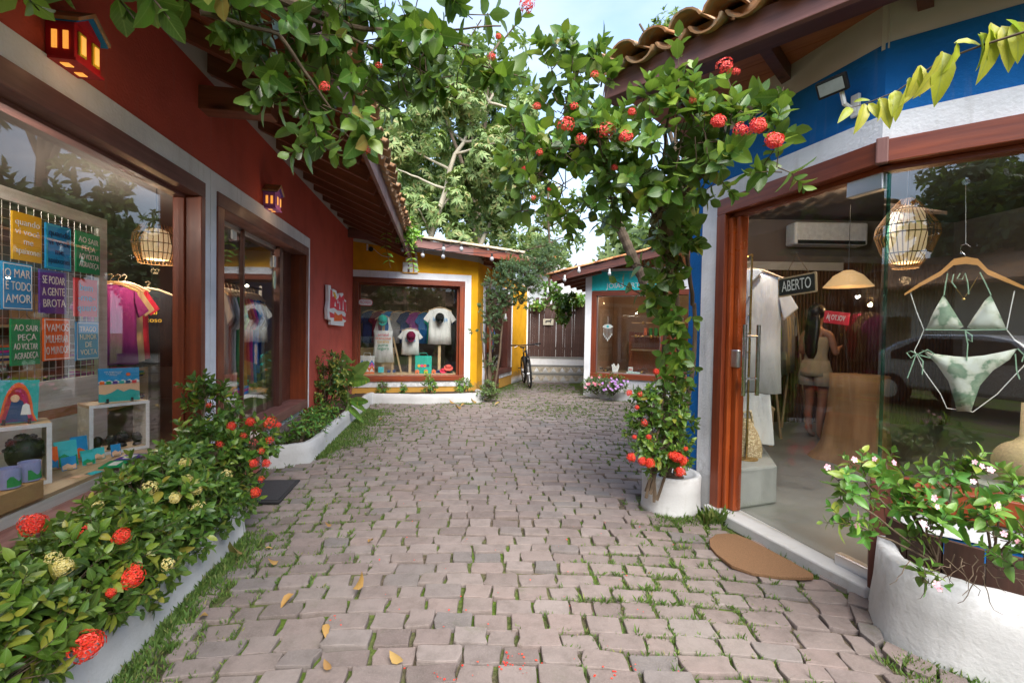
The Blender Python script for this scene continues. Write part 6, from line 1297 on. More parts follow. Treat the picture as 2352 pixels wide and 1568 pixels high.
MB().box(.1, .8, .9, 1.3, .06, .95).build('counter', M_pine, ylw, FY.M)
lamp_or_fill_light(FY.w(1.1, .55, 2.45), 9, (1, .85, .65), .15); lamp_or_fill_light(FS.w(1.7, .8, 2.3), 6, (1, .85, .65), .1)  # added fills, no fixtures: one per window of the yellow shop
for k, cc in enumerate(('orange', 'blue', 'coral', 'blue')): tee(FS.M @ T(1.55+.1*k, .35, 1.45) @ RZ(R(50)), .4, .6, CCOL[cc], '%s garment in the side window of the yellow shop, %s' % (cc, ('nearest', 'second', 'third', 'furthest')[k]), group='garments in the side window of the yellow shop')
# church sign, security camera
u, v = FY.pix(943, 628, -.02); M = FY.M @ T(u, -.02, v-.0)
cs = empty('church_sign', M, 'white and yellow cut-out sign shaped like a little church with a tower', 'sign'); k = 1.0
out = [(-.165, 0), (-.165, .25), (-.12, .27), (-.12, .30), (-.075, .32), (-.06, .36), (-.02, .37), (.02, .35), (.03, .31), (.055, .29), (.055, .33), (.07, .36), (.07, .41), (.10, .46), (.13, .41), (.13, .36), (.145, .33), (.145, 0)]
MB().slab(out, -.03, .0).build('backing', plain('sign_yellow', (.7, .36, .02), .5), cs, M, bevel=.002)
for a in ((-.15, .04, .02, .21), (.065, .135, .02, .21), (-.10, .02, .24, .30), (.075, .125, .23, .34)): MB().box(a[0], a[1], -.037, -.0305, a[2], a[3]).build('white_panel', I_['white'], cs, M)
b = MB(); b.slab([(.075, .36), (.125, .36), (.10, .43)], -.037, -.0305); b.build('spire', I_['white'], cs, M)
b = MB(); b.M = T(-.04, -.039, .33) @ RX(math.pi/2); b.lathe([(.025, 0), (.025, .004)], 16); b.build('clock_face', I_['white'], cs, M)
for a in ((-.06, -.02, .02, .09), (-.055, -.03, .13, .17), (.09, .11, .25, .28)): MB().box(a[0], a[1], -.041, -.0375, a[2], a[3]).build('opening', M_dkz, cs, M)
u, v = FY.pix(852, 572, -.03); M = FY.M @ T(u, -.03, v); sc_ = empty('security_camera', M, 'small round black camera with a loose cable high on the yellow wall', 'camera'); b = MB(); b.M = RX(math.pi/2); b.lathe([(.045, -.03), (.045, .02), (.03, .04)], 16); b.build('body', M_black, sc_, M); b = MB(); b.tube([(.04, .02, .02), (.12, .02, -.05), (.2, .02, -.11), (.3, .02, -.13), (.38, .02, -.12)], .006, 5); b.build('cable', I_['white'], sc_, M); MB().box(-.08, -.05, -.01, .02, -.03, .09).build('bracket', I_['white'], sc_, M)
# red wall sign
u0, v0 = FL.pix(745, 700, -.02); u1, _ = FL.pix(790, 700, -.02); vt = FL.pix(752, 655, -.02)[1]; vb_ = FL.pix(770, 748, -.02)[1]; W_ = u1-u0; H_ = vt-vb_
M = FL.M @ T((u0+u1)/2, -.02, (vt+vb_)/2); rs = empty('shop_sign', M, 'white cut-out sign with stacked red and orange hand lettering on the red wall', 'sign'); S_ = lambda L: [(x*W_-W_/2, z*H_-H_/2) for x, z in L]
MB().slab(S_([(.03, .99), (.14, 1.0), (.17, .86), (.26, .94), (.42, .92), (.48, .80), (.58, .88), (.78, .93), (.84, .78), (.97, .74), (1.0, .45), (.93, .28), (.98, .14), (.86, .1), (.84, .0), (.18, .02), (.17, .13), (.02, .16), (.0, .4), (.05, .6)]), -.045, .0).build('board', I_['white'], rs, M, bevel=.003)
for k, (L, cc) in enumerate((([(.1, .42), (.12, .90), (.2, .88), (.22, .72), (.34, .80), (.4, .68), (.52, .74), (.58, .86), (.66, .78), (.8, .88), (.86, .70), (.96, .70), (.97, .36), (.8, .42), (.5, .40), (.3, .46)], 'red'), ([(.08, .34), (.3, .30), (.32, .20), (.12, .20)], 'red'), ([(.72, .30), (.93, .26), (.94, .16), (.78, .2)], 'red'), ([(.32, .36), (.5, .28), (.72, .34), (.74, .14), (.30, .12)], 'orange'), ([(.22, .86), (.32, .86), (.42, .74), (.34, .70)], 'yellow'))):
    MB().slab(S_(L), -.048-.0008*k, -.0455).build('lettering_shape', I_[cc], rs, M)
for k, (L) in enumerate(([(.3, .5), (.33, .62), (.37, .5)], [(.55, .45), (.57, .66), (.60, .45)], [(.74, .45), (.76, .72), (.8, .45)], [(.45, .6), (.47, .7), (.5, .6)])): MB().slab(S_(L), -.0535, -.049).build('letter_gap', I_['white'], rs, M)
text('TRANCOSO', .06, I_['white'], rs, M @ T(0, -.055, -H_*.12), width=W_*.7, depth=.0006)

# ------------------------------------------------------------------ little house lanterns
def lantern(M, w, h, dpt, body, trim, edge, label):
    o = empty('house_lantern', M, label, 'lamp'); bw = w; bd_ = MB()
    # local -y is out of the wall; body hollow look: lit openings
    MB().box(-w/2, w/2, -dpt, 0, 0, h*.62).build('body', body, o, M, bevel=.004)
    g = MB(); g.slab([(-w/2, h*.62), (w/2, h*.62), (0, h*.86)], -dpt, 0); g.build('gable', body, o, M)
    for s in (-1, 1):
        r_ = MB(); r_.slab([(0, h*.90), (s*w*.62, h*.60), (s*w*.62, h*.66), (0, h*.98)][::s], -dpt-.03, .0); r_.build('roof_slope', M_tile, o, M)
        r_ = MB(); r_.slab([(0, h*.865), (s*w*.60, h*.575), (s*w*.60, h*.60), (0, h*.898)][::s], -dpt-.02, -.001); r_.build('eave_trim', trim, o, M)
    for s in (-1, 1):
        MB().box(s*w*.25-w*.13, s*w*.25+w*.13, -dpt-.008, -dpt-.0005, h*.10, h*.50).build('window_frame', edge, o, M, bevel=.002)
        MB().box(s*w*.25-w*.075, s*w*.25+w*.075, -dpt-.012, -dpt-.0085, h*.14, h*.45).build('lit_opening', E_lant, o, M)
        for q in (-dpt*.33, -dpt*.72): MB().box(s*(w/2)+(-.004 if s < 0 else .0005), s*(w/2)+(-.0005 if s < 0 else .004), q-dpt*.09, q+dpt*.09, h*.14, h*.45).build('lit_opening', E_lant, o, M)
    MB().box(-w/2-.006, w/2+.006, -dpt-.01, 0, -.012, -.001).build('base', body, o, M)
    for s in (-1, 1): MB().box(s*w*.25-w*.1, s*w*.25+w*.1, -dpt*.65, -dpt*.35, -.016, -.0125).build('lit_opening', E_lant, o, M)
    return o
u, v = FL.pix(180, 180, -.07); uw = FL.pix(175, 120, -.07)
lantern(FL.M @ T(FL.pix(178, 150, -.07)[0], -.002, 2.49), .155, .245, .11, plain('lantern_red', (.42, .012, .02), .5, .15), plain('lantern_blue', (.01, .16, .4), .5), plain('lantern_yellow', (.62, .5, .04), .5), 'glowing red house lantern with blue eaves on the red wall above the big window')
u, v = FL.pix(628, 495, -.07)
lantern(FL.M @ T(u, -.002, 2.49), .15, .24, .11, plain('lantern_purple', (.42, .16, .5), .5, .1), plain('lantern_indigo', (.09, .06, .3), .5), plain('lantern_lilac', (.5, .25, .55), .5), 'glowing purple house lantern above the glass door of the red shop')
lamp_or_fill_light(FL.w(u, -.26, 2.44), .8, (1, .6, .3), .03); lamp_or_fill_light(FL.w(FL.pix(178, 150, -.07)[0], -.26, 2.45), .6, (1, .6, .3), .03)

# ------------------------------------------------------------------ jewellery shop
sb = FJ
text('JÓIAS ARTESANAIS', .15, I_['white'], jew, FJ.M @ T(FJ.pix(1460, 657, -.03)[0]+.02, -.033, FJ.pix(1400, 657, -.03)[1]), width=1.25, depth=.001)
text('ETNIA', .2, plain('pale_teal_print', (.12, .52, .5), .6), jew, FJ.M @ T(.98, -.033, 2.55), width=.85, depth=.001)
for z in (.0, .6, 1.2): MB().box(.7, 3.2, 1.6, 1.9, .95+z*.55, .98+z*.55).build('shelf_board', M_pine, jew, FJ.M)
wp = MB().box(0, .12, 1.92, 1.94, .4, 1.4).mesh('wall_plank', M_sofx)
for k in range(26): inst('wall_plank', wp, jew, FJ.M @ T(.6+k*.124, 0, random.uniform(-.02, .02)))
hk = MB()
for k in range(34): u = .8+random.random()*1.9; z = random.choice((1.95, 1.62, 1.30)); hk.ball((u, 1.6, z), random.uniform(.02, .05), n=6, m=5); 
hk.build('ornament_row', M_brass, jew, FJ.M, kind='stuff')
for k in range(12): MB().box(1.0+k*.12, 1.0+k*.12+.08, 1.56, 1.6, 1.32, 1.5).build('green_pouch', CCOL['green' if k % 3 else 'orange'], jew, FJ.M, bevel=.01)
u, v = FJ.pix(1396, 750, .16); M = FJ.M @ T(u, .16, v); dc = empty('wind_chime', M, 'white eye-shaped wind chime with tassels hanging in the jewellery window', 'ornament')
b = MB(); b.tube([(0, 0, .22), (0, 0, 0)], .003, 4); b.build('cord', I_['white'], dc, M); b = MB(); b.slab([(-.12, 0), (-.06, .045), (0, .055), (.06, .045), (.12, 0), (.06, -.035), (0, -.045), (-.06, -.035)], -.005, .005); b.build('eye', I_['white'], dc, M); b = MB(); b.M = T(0, -.006, .005) @ RX(math.pi/2); b.lathe([(.028, 0), (.028, .003)], 14); b.build('iris', I_['aqua'], dc, M)
for k in range(7): x = -.09+.03*k; L = .14+.04*(3-abs(k-3)); b = MB(); b.tube([(x, 0, -.03), (x, 0, -.03-L)], .003, 4); b.ball((x, 0, -.03-L), .012, .008, .03, 8, 6); b.build('tassel', I_['white'], dc, M)
def jM(px, py, d): u, v = FJ.pix(px, py, d); return FJ.M @ T(u, d, .508)
for k, (px, lb) in enumerate(((1392, 'brown carved display pieces at the left of the jewellery window'), (1475, 'dark ring display on the right of the jewellery window'))):
    M = jM(px, 860, .25+.0*k); o = empty('jewellery_display', M, lb, 'display'); b = MB()
    for q in range(7): b.cbox((random.uniform(-.1, .1), random.uniform(-.04, .04), .03+q*.012), .07, .05, .05)
    b.build('block', M_bark if k == 0 else M_dkz, o, M, bevel=.006, kind='stuff'); b = MB(); b.ball((0, -.06, .04), .025); b.build('pendant', M_brass, o, M, smooth=True)
M = jM(1413, 858, .28); o = empty('necklace_stand', M, 'pale necklace bust leaning in the jewellery window', 'display'); b = MB(); b.slab([(-.06, 0), (-.09, .16), (-.04, .2), (.0, .12), (.05, .2), (.08, .14), (.05, 0)], -.015, .015); b.build('bust', I_['white'], o, M @ RX(R(-15)), bevel=.006); b = MB(); b.tube([(-.05, -.03, .17), (0, -.035, .07), (.055, -.03, .17)], .004, 5); b.build('necklace', M_brass, o, M)
M = jM(1455, 862, .22); o = MB().box(-.15, .15, -.08, .08, 0, .03).build('ring_tray', plain('mint_cushion', (.45, .6, .5), .8), None, M, bevel=.008); tag(o, 'mint green tray of rings in the jewellery window', 'tray'); b = MB()
for i in range(9):
    for j in range(4): b.ball((-.12+i*.03, -.06+j*.04, .036), .007, n=6, m=4)
b.build('ring', M_steel, o, M, kind='stuff'); M = jM(1448, 850, .34); o = MB().box(-.05, .05, -.004, .004, 0, .1).build('price_card', I_['white'], None, M @ T(.0, 0, .03)); tag(o, 'small white card with red lines behind the ring tray', 'card'); MB().box(-.035, .035, -.006, -.0045, .03, .04).build('red_line', I_['red'], o, M @ T(0, 0, .03)); MB().box(-.035, .035, -.006, -.0045, .055, .065).build('red_line', I_['red'], o, M @ T(0, 0, .03))
lamp_or_fill_light(FJ.w(.9, .9, 2.2), 14, (1, .7, .45), .12); lamp_or_fill_light(FJ.w(2.3, 1.0, 2.3), 12, (1, .7, .45), .12)
b = MB(); p = at_y(1390, 672, 10.3); b.ball(p, .03, n=8, m=6); o = b.build('light_bulb', E_warm, jew, smooth=True)

# ------------------------------------------------------------------ blue shop interior
MB().box(3.4, 4.9, 6.78, 6.81, 2.34, 2.46).build('wall_rail', M_roomw, blu)
pa = at_y(1897, 540, 6.6); ac = empty('air_conditioner', pa, 'white split air conditioner high on the slatted wall inside the blue shop', 'air conditioner'); MB().box(-.52, .52, -.12, .12, -.16, .16).build('casing', plain('ac_white', (.62, .62, .62), .4), ac, T(pa), bevel=.03); MB().box(-.48, .48, -.125, -.1205, -.15, -.10).build('air_slot', M_black, ac, T(pa))
pp = at_y(1948, 640, 5.6); sl_ = empty('straw_lampshade', pp, 'conical straw lampshade hanging in the blue shop', 'lamp'); b = MB(); b.lathe([(.26, -.10), (.15, .04), (.05, .10)], 32); b.build('shade', emis('straw_shade', (1, .7, .35), .08, (.6, .4, .2)), sl_, T(pp), smooth=False); b = MB(); b.tube([(0, 0, .1), (0, 0, .9)], .004, 5); b.build('cord', M_black, sl_, T(pp)); lamp_or_fill_light((pp.x, pp.y, pp.z-.3), 5, r=.08)
pr = at_y(2082, 540, 2.95); rattan_lamp(pr, .165, .44, 'large egg-shaped rattan pendant lamp behind the bikini window', 5, 34, 'egg')
# podium
pod = [ground(1683, 1172, .068), ground(1783, 1157, .068), Vector((2.46, 4.56, 0)), Vector((1.98, 4.6, 0))]
po_ = MB(); po_.prism([(p.x, p.y) for p in pod], .069, .37); o = po_.build('podium', M_podium, None, bevel=.02); tag(o, 'grey cement podium behind the glass door carrying the straw bag', 'podium')
bp = at_y(1714, 1052, 3.62); bz = .371
bs = empty('brass_stand', (bp.x, bp.y, bz), 'slim brass garment stand on the cement podium holding the white shirt', 'stand'); b = MB(); b.lathe([(.085, 0), (.085, .008), (.012, .012)], 24, (bp.x, bp.y, bz)); b.build('foot', M_brass, bs); b = MB(); b.tube([(bp.x, bp.y, bz), (bp.x, bp.y, 2.0), (bp.x-.05, bp.y, 1.97), (bp.x-.09, bp.y, 1.9)], .009, 8); b.build('pole', M_brass, bs)
sM = T(bp.x+.06, bp.y+.14, 1.87) @ RZ(R(-28)); shirt = tee(sM, .62, .98, CW, 'long white linen shirt with short sleeves hanging behind the glass door', name='linen_shirt', cat='shirt')
MB().box(-.02, .02, -.062, -.05, -.9, -.06).build('placket', CW, shirt, sM); b = MB()
for z in (-.2, -.35, -.5, -.65): b.ball((0, -.066, z), .007, n=6, m=4)
b.build('button', M_pine, shirt, sM, kind='stuff'); b = MB(); b.slab([(-.09, .0), (0, -.10), (.09, 0), (.06, .02), (-.06, .02)], -.04, -.02); b.build('collar', CW, shirt, sM, bevel=.004)
tr_ = MB(); tr_.slab([(-.13, -.98), (.17, -.98), (.21, -1.4), (-.06, -1.4)], -.02, .03); tr_ = tr_.build('trousers', CW, None, sM, bevel=.012); tag(tr_, 'white linen trousers hanging below the white shirt', 'trousers')
gb = at_y(1712, 1030, 3.7); gM = T(gb.x, gb.y, .371) @ RZ(R(-10)); bag_ = empty('straw_bag', gM, 'open weave cream straw bag on the cement podium', 'bag'); m_, nt_, out_ = newmat('woven_straw'); vv_ = N(nt_, 'ShaderNodeTexVoronoi', Scale=70.0); nt_.links.new(coords(nt_), vv_.inputs['Vector']); finish(nt_, out_, ramp(nt_, vv_.outputs[0], [(.2, (.8, .68, .45)), (.6, (.45, .33, .18))]), .9, vv_.outputs[0], .8, .01, spec=.1)
b = MB(); n = 22
prof = [(.125, 0), (.128, .06), (.118, .12), (.09, .2), (.06, .25), (.03, .31)]
V = []; 
for r, z in prof:
    for k in range(n): a = 2*math.pi*k/n; V.append((r*math.cos(a), r*.55*math.sin(a), z))
b.add(V, [(i*n+k, i*n+(k+1) % n, (i+1)*n+(k+1) % n, (i+1)*n+k) for i in range(len(prof)-1) for k in range(n)]); b.build('body', m_, bag_, gM, smooth=True); b = MB(); b.tube([(-.05, 0, .26), (-.03, -.01, .36), (.03, .0, .37), (.05, 0, .26)], .012, 6); b.build('handle', m_, bag_, gM)
# tree stump counter
sp_ = Vector((3.62, 4.72, .068)); stump = empty('tree_stump', sp_, 'thick pale tree stump used as a counter inside the blue shop', 'stump'); b = MB(); n = 36; V = []
for z, r in ((0, .40), (.06, .35), (.18, .30), (.45, .265), (.75, .25), (.9, .255)):
    for k in range(n): a = 2*math.pi*k/n; rr = r*(1+.10*math.sin(3*a+.6)*(1.3-z)+.05*math.sin(7*a)*(1-z)+.02*math.sin(13*a)); V.append((rr*math.cos(a), rr*math.sin(a), z))
b.add(V, [(i*n+k, i*n+(k+1) % n, (i+1)*n+(k+1) % n, (i+1)*n+k) for i in range(5) for k in range(n)]+[tuple(range(5*n, 6*n))]); b.build('trunk', wood('stump_wood', (.22, .11, .04), (.48, .28, .12), 'z', .6, .3, True, .3), stump, T(sp_), smooth=True)
hang_sign(FD, 1788, 632, 1876, 677, .075, 'dark green framed sign reading ABERTO hanging on the glass door', 'ABERTO', 'black', 'white', -3.5, (1829, 584), frame='wood', ts=.8)
rsn = hang_sign(FD, 1893, 716, 1950, 744, .10, 'red sign seen from behind with mirrored lettering VOLTO JÁ inside the glass door', 'VOLTO JÁ', 'red', 'white', 8, None, frame='red', ts=.6, mirror=True)
# rack and table at the back
rk = empty('clothes_rail', (2.9, 6.1, .068), 'pale wooden clothes rail with a few garments at the back of the blue shop', 'clothes rail'); q0, q1 = at_y(1765, 715, 5.7), at_y(1828, 700, 6.4); b = MB(); b.tube([q0, q1], .015, 6); b.build('rail_bar', M_pine, rk)
for p in (q0, q1):
    b = MB(); b.tube([(p.x-.15, p.y, .07), p, (p.x+.2, p.y, .07)], .018, 6); b.build('rail_leg', M_pinez, rk)
for k, cc in enumerate(('rose', 'lime', 'grey', 'grey', 'cream', 'grey')): p = q0.lerp(q1, .08+.15*k); tee(T(p.x, p.y, p.z-.1) @ RZ(R(40)), .42, .8, CCOL[cc], '%s garment on the rail inside the blue shop, %s' % (cc, ('nearest', 'second', 'third', 'fourth', 'fifth', 'last')[k]), group='garments on the rail in the blue shop')
tb2 = empty('side_table', (2.75, 5.6, .068), 'small pale table with folded purple and pink clothes in the blue shop', 'table'); MT = T(2.85, 5.55, .068) @ RZ(R(-20)); MB().box(-.3, .3, -.2, .2, .42, .45).build('tabletop', M_pine, tb2, MT)
for a in (-.27, .27):
    for c in (-.17, .17): MB().box(a-.02, a+.02, c-.02, c+.02, 0, .42).build('leg', M_pinez, tb2, MT)
for k, cc in enumerate(('purple', 'magenta', 'navy')): MB().box(-.22+.1*k, .05+.08*k, -.15, .12, .452+.03*k, .48+.03*k).build('folded_shirt', CCOL[cc], tb2, MT, bevel=.008)
# bikini on hanger
u, v = FW.pix(2218, 640, .22); BM = FW.M @ T(u, .22, v) @ RZ(R(-4)); bk_ = empty('bikini', BM, 'green and white marbled bikini with tied strings hanging in the corner window', 'bikini'); m_, nt_, out_ = newmat('marbled_fabric'); n_ = noise(nt_, coords(nt_), 9, 4); finish(nt_, out_, ramp(nt_, n_, [(.42, (.62, .66, .60)), (.5, (.55, .58, .48)), (.56, (.16, .26, .17)), (.7, (.3, .38, .28))]), .6, n_, .3, .01)
k_ = FOC/BM.translation.y  # size guide only
def bx(px, py, d=.22): uu, vv = FW.pix(px, py, d); q = BM.inverted() @ FW.w(uu, d, vv); return Vector((q.x, 0, q.z))
hg = MB(); hp_ = [bx(2077, 676), bx(2110, 655), bx(2160, 628), bx(2190, 602), bx(2218, 598), bx(2245, 602), bx(2268, 625), bx(2320, 648), bx(2365, 668)]
ho = empty('clothes_hanger', BM, 'pale wooden hanger carrying the bikini in the corner window', 'hanger'); V = []
for p, hw in zip(hp_, (.006, .010, .013, .016, .018, .016, .013, .010, .006)): V += [tuple(p+Vector((0, -.006, hw))), tuple(p+Vector((0, -.006, -hw))), tuple(p+Vector((0, .006, -hw))), tuple(p+Vector((0, .006, hw)))]
hg.add(V, [(i*4+k, i*4+(k+1) % 4, i*4+4+(k+1) % 4, i*4+4+k) for i in range(8) for k in range(4)]+[(0, 3, 2, 1), (32, 33, 34, 35)]); hg.build('bar', plain('hanger_wood', (.62, .30, .09), .45, .1), ho, BM)
hk = MB(); hk.tube([bx(2218, 598), bx(2216, 585), bx(2205, 575), bx(2207, 564), bx(2218, 560), bx(2229, 567)], .0022, 6); hk.build('hook', M_steel, ho, BM); hk = MB(); hk.tube([bx(2218, 560), bx(2218, 425)], .0008, 4); hk.build('line', I_['white'], ho, BM); c = MB(); c.M = T(bx(2218, 420)) @ RX(math.pi/2); c.lathe([(.016, .02), (.01, -.01)], 12); c.build('suction_cup', M_glass, ho, BM)
def patch(pts, name, mat, bulge=.02):
    P = [bx(*p) for p in pts]; c = sum(P, Vector())/len(P); V = [tuple(p) for p in P]+[tuple(c+Vector((0, -bulge, 0)))]+[tuple((p+c)/2+Vector((0, -bulge*.75, 0))) for p in P]; n = len(P)
    F = [(i, (i+1) % n, n+1+(i+1) % n, n+1+i) for i in range(n)]+[(n+1+i, n+1+(i+1) % n, n) for i in range(n)]; b = MB(); b.add(V, F); return b.build(name, mat, bk_, BM, smooth=True, solid=.003)
patch([(2166, 678), (2175, 690), (2200, 730), (2213, 750), (2200, 757), (2150, 757), (2127, 755), (2145, 715)], 'cup', m_); patch([(2275, 678), (2262, 690), (2235, 730), (2221, 752), (2240, 758), (2290, 757), (2310, 755), (2292, 715)], 'cup', m_)
patch([(2115, 802), (2140, 812), (2190, 818), (2218, 820), (2260, 816), (2300, 808), (2335, 800), (2318, 825), (2280, 850), (2250, 885), (2236, 925), (2230, 944), (2197, 944), (2192, 920), (2178, 875), (2150, 835)], 'bottom', m_, .012)
gs = plain('green_string', (.30, .48, .34), .6)
for L in (((2176, 628), (2172, 650), (2168, 678)), ((2250, 626), (2262, 650), (2275, 678)), ((2125, 757), (2216, 758), (2312, 757)), ((2216, 758), (2222, 790), (2220, 828)), ((2216, 760), (2232, 770), (2232, 785), (2220, 778)), ((2190, 630), (2186, 648), (2196, 662)), ((2205, 628), (2198, 640), (2210, 642), (2216, 628), (2222, 650), (2224, 676)),
          ((2110, 815), (2092, 806), (2082, 810), (2092, 822), (2104, 812)), ((2110, 812), (2130, 803), (2145, 812), (2135, 822), (2112, 815)), ((2104, 812), (2098, 830), (2084, 868)), ((2108, 815), (2120, 830), (2118, 860)), ((2335, 800), (2350, 815), (2345, 830)), ((2330, 812), (2333, 850), (2340, 870))): b = MB(); b.tube([bx(*p)+Vector((0, -.008, 0)) for p in L], .0028, 5); b.build('string', gs, bk_, BM)
wr = MB()
for L in (((2091, 672), (2105, 715), (2122, 757), (2110, 785), (2100, 805), (2122, 852), (2160, 905), (2175, 938), (2235, 946), (2290, 905), (2330, 862), (2370, 820)), ((2330, 668), (2320, 715), (2312, 757), (2330, 780), (2360, 800))): wr.tube([bx(*p)+Vector((0, .012, 0)) for p in L], .0022, 5)
wr.build('wire_form', I_['white'], ho, BM); nk = MB(); nk.tube([bx(2178, 640), bx(2200, 668), bx(2213, 685), bx(2228, 665), bx(2245, 636)], .0012, 4); nk.ball(bx(2213, 687), .007, n=8, m=6); nk = nk.build('necklace', M_brass, None, BM); tag(nk, 'thin gold necklace with a small pendant hung on the bikini hanger', 'necklace')
# rope covered vase
rv = at_y(2345, 1095, 2.25); vz_ = FW.w(FW.pix(2350, 1110, .35)[0], .35, 0); rope = empty('rope_vase', (vz_.x, vz_.y, .068), 'round rope-wound vase on a pedestal at the right edge of the window', 'vase'); b = MB(); prof = []
for i in range(40): t = i/39; a = math.pi*(.12+.8*t); prof.append((.115*math.sin(a)*(1+.035*(i % 2)), .23*(1-math.cos(a))/2))
b.lathe(prof[:38]+[(.02, .25), (.018, .42)], 30, (vz_.x, vz_.y, .62)); b.build('rope_body', plain('jute', (.45, .33, .18), .9, .2, 90, .6), rope, smooth=True); MB().box(vz_.x-.2, vz_.x+.2, vz_.y-.15, vz_.y+.2, .068, .625).build('pedestal', M_podium, rope)
for k, (px, py) in enumerate(((1730, 505), (1955, 520), (1860, 470))): 
    p = at_y(px, py, 5.2); p.z = 3.09; b = MB(); b.lathe([(.04, 0), (.04, .012)], 16, p); o = b.build('ceiling_spot', E_spot, None); tag(o, 'small recessed ceiling spotlight in the blue shop, %s' % ('nearest the door frame', 'nearest the glass corner', 'middle one')[k], 'spotlight'); lamp_or_fill_light((p.x, p.y, p.z-.06), 9, (1, .75, .5), .04)
lamp_or_fill_light((2.05, 3.45, 2.6), 95, (1, .92, .82), .2)  # unseen fill light added by the door to brighten shirt and bag

# ------------------------------------------------------------------ woman at the counter
def person():
    p = ground(1868, 1008, .068); M = T(p.x, p.y, .068) @ RZ(R(-62)) @ SC(.98)     # local +y is the way she faces
    o = empty('person', M, 'woman with long dark hair in beige top and shorts inside the blue shop', 'person')
    skin = plain('skin', (.30, .14, .08), .55, .08, 10); J = {}
    def skinned(name, joints, bones, mat, par, root, sub=2):
        me = bpy.data.meshes.new(name); names = list(joints); me.from_pydata([joints[n][:3] for n in names], [(names.index(a), names.index(b)) for a, b in bones], []); me.materials.append(mat)
        ob = place(bpy.data.objects.new(name, me), par, M); s = ob.modifiers.new('skin', 'SKIN'); s.use_smooth_shade = True
        for i, n in enumerate(names):
            d = me.skin_vertices[0].data[i]; r = joints[n][3]; d.radius = r if isinstance(r, tuple) else (r, r); d.use_root = (n == root)
        m = ob.modifiers.new('sub', 'SUBSURF'); m.levels = m.render_levels = sub; return ob
    j = {'pel': (0, 0, .93, (.135, .10)), 'wai': (0, .0, 1.08, (.105, .08)), 'che': (0, .01, 1.25, (.13, .095)), 'nek0': (0, 0, 1.39, (.06, .05)), 'nek': (0, .01, 1.45, .042), 'hd0': (0, .03, 1.51, (.06, .07)), 'hd1': (0, .025, 1.60, (.072, .085)), 'hd2': (0, .01, 1.67, (.045, .055))}
    b = [('pel', 'wai'), ('wai', 'che'), ('che', 'nek0'), ('nek0', 'nek'), ('nek', 'hd0'), ('hd0', 'hd1'), ('hd1', 'hd2')]
    for s, n in ((-1, 'l'), (1, 'r')):
        st = .07 if n == 'l' else -.04
        j.update({n+'hip': (s*.09, 0, .88, .085), n+'thi': (s*.095, st*.3+.02, .68, .072), n+'kne': (s*.09, st*.5+.02, .47, .05), n+'cal': (s*.09, st*.6-.02, .33, .05), n+'ank': (s*.09, st-.01, .09, .031), n+'foot': (s*.095, st+.06, .035, (.035, .028)), n+'toe': (s*.10, st+.15, .02, (.032, .016)),
                  n+'sho': (s*.155, 0, 1.35, .048), n+'elb': (s*.21, .04, 1.10, .036), n+'wri': (s*.13, .25, 1.15, .024), n+'pal': (s*.10, .32, 1.17, (.034, .018))})
        b += [('pel', n+'hip'), (n+'hip', n+'thi'), (n+'thi', n+'kne'), (n+'kne', n+'cal'), (n+'cal', n+'ank'), (n+'ank', n+'foot'), (n+'foot', n+'toe'), ('nek0', n+'sho'), (n+'sho', n+'elb'), (n+'elb', n+'wri'), (n+'wri', n+'pal')]
        for k, (dx, L) in enumerate(((-.026, .062), (-.009, .075), (.009, .072), (.026, .056))):
            a_, c_ = '%sf%da' % (n, k), '%sf%db' % (n, k); j[a_] = (s*.10+dx, .355, 1.18+.01*k*s, .0085); j[c_] = (s*.10+dx-s*.012, .355+L*.6, 1.165, .0075); b += [(n+'pal', a_), (a_, c_)]
        j[n+'tha'] = (s*.10-s*.035, .30, 1.20, .010); j[n+'thb'] = (s*.10-s*.045, .345, 1.21, .008); b += [(n+'pal', n+'tha'), (n+'tha', n+'thb')]
    body = skinned('body', j, b, skin, o, 'pel')
    f = MB(); f.ball((0, .105, 1.585), .011, .02, .02, 8, 6); f.ball((-.078, .02, 1.585), .01, .02, .03, 8, 6); f.ball((.078, .02, 1.585), .01, .02, .03, 8, 6); f.build('nose_and_ears', skin, o, M, smooth=True)
    for s in (-1, 1): e = MB(); e.ball((s*.03, .098, 1.605), .010, .006, .006, 8, 6); e.build('eye', M_black, o, M, smooth=True)
    e = MB(); e.ball((0, .1, 1.545), .022, .008, .006, 8, 6); e.build('mouth', P_red, o, M, smooth=True)
    h = MB(); h.ball((0, -.012, 1.635), .084, .092, .085, 16, 10); h.add(*[[(x, y, z) for z, w, y in ((1.66, .06, -.07), (1.5, .075, -.085), (1.3, .08, -.115), (1.12, .065, -.115), (1.04, .03, -.10)) for x in (-w, -w*.4, w*.4, w)], [(r*4+i, r*4+i+1, r*4+i+5, r*4+i+4) for r in range(4) for i in range(3)]])
    h.build('hair', plain('dark_hair', (.012, .009, .008), .4, .3, 60), o, M, smooth=True, solid=.03)
    cl = cloth('beige_cotton', (.42, .33, .2)); 
    c_ = MB(); c_.M = SC(1, .76, 1); c_.lathe([(.158, .93), (.140, 1.0), (.124, 1.08), (.138, 1.17), (.150, 1.26), (.142, 1.31)], 24); c_.build('tank_top', cl, o, M, smooth=True, solid=.006)
    c_ = MB(); c_.M = SC(1, .78, 1); c_.lathe([(.150, 1.01), (.165, .95), (.186, .88), (.188, .82)], 24)
    c_.M = I4
    for sx in (-1, 1): c_.M = T(sx*.094, .005, 0) @ SC(1, 1.15, 1); c_.lathe([(.098, .86), (.100, .80), (.104, .70)], 18)
    c_.build('shorts', cl, o, M, smooth=True, solid=.006)
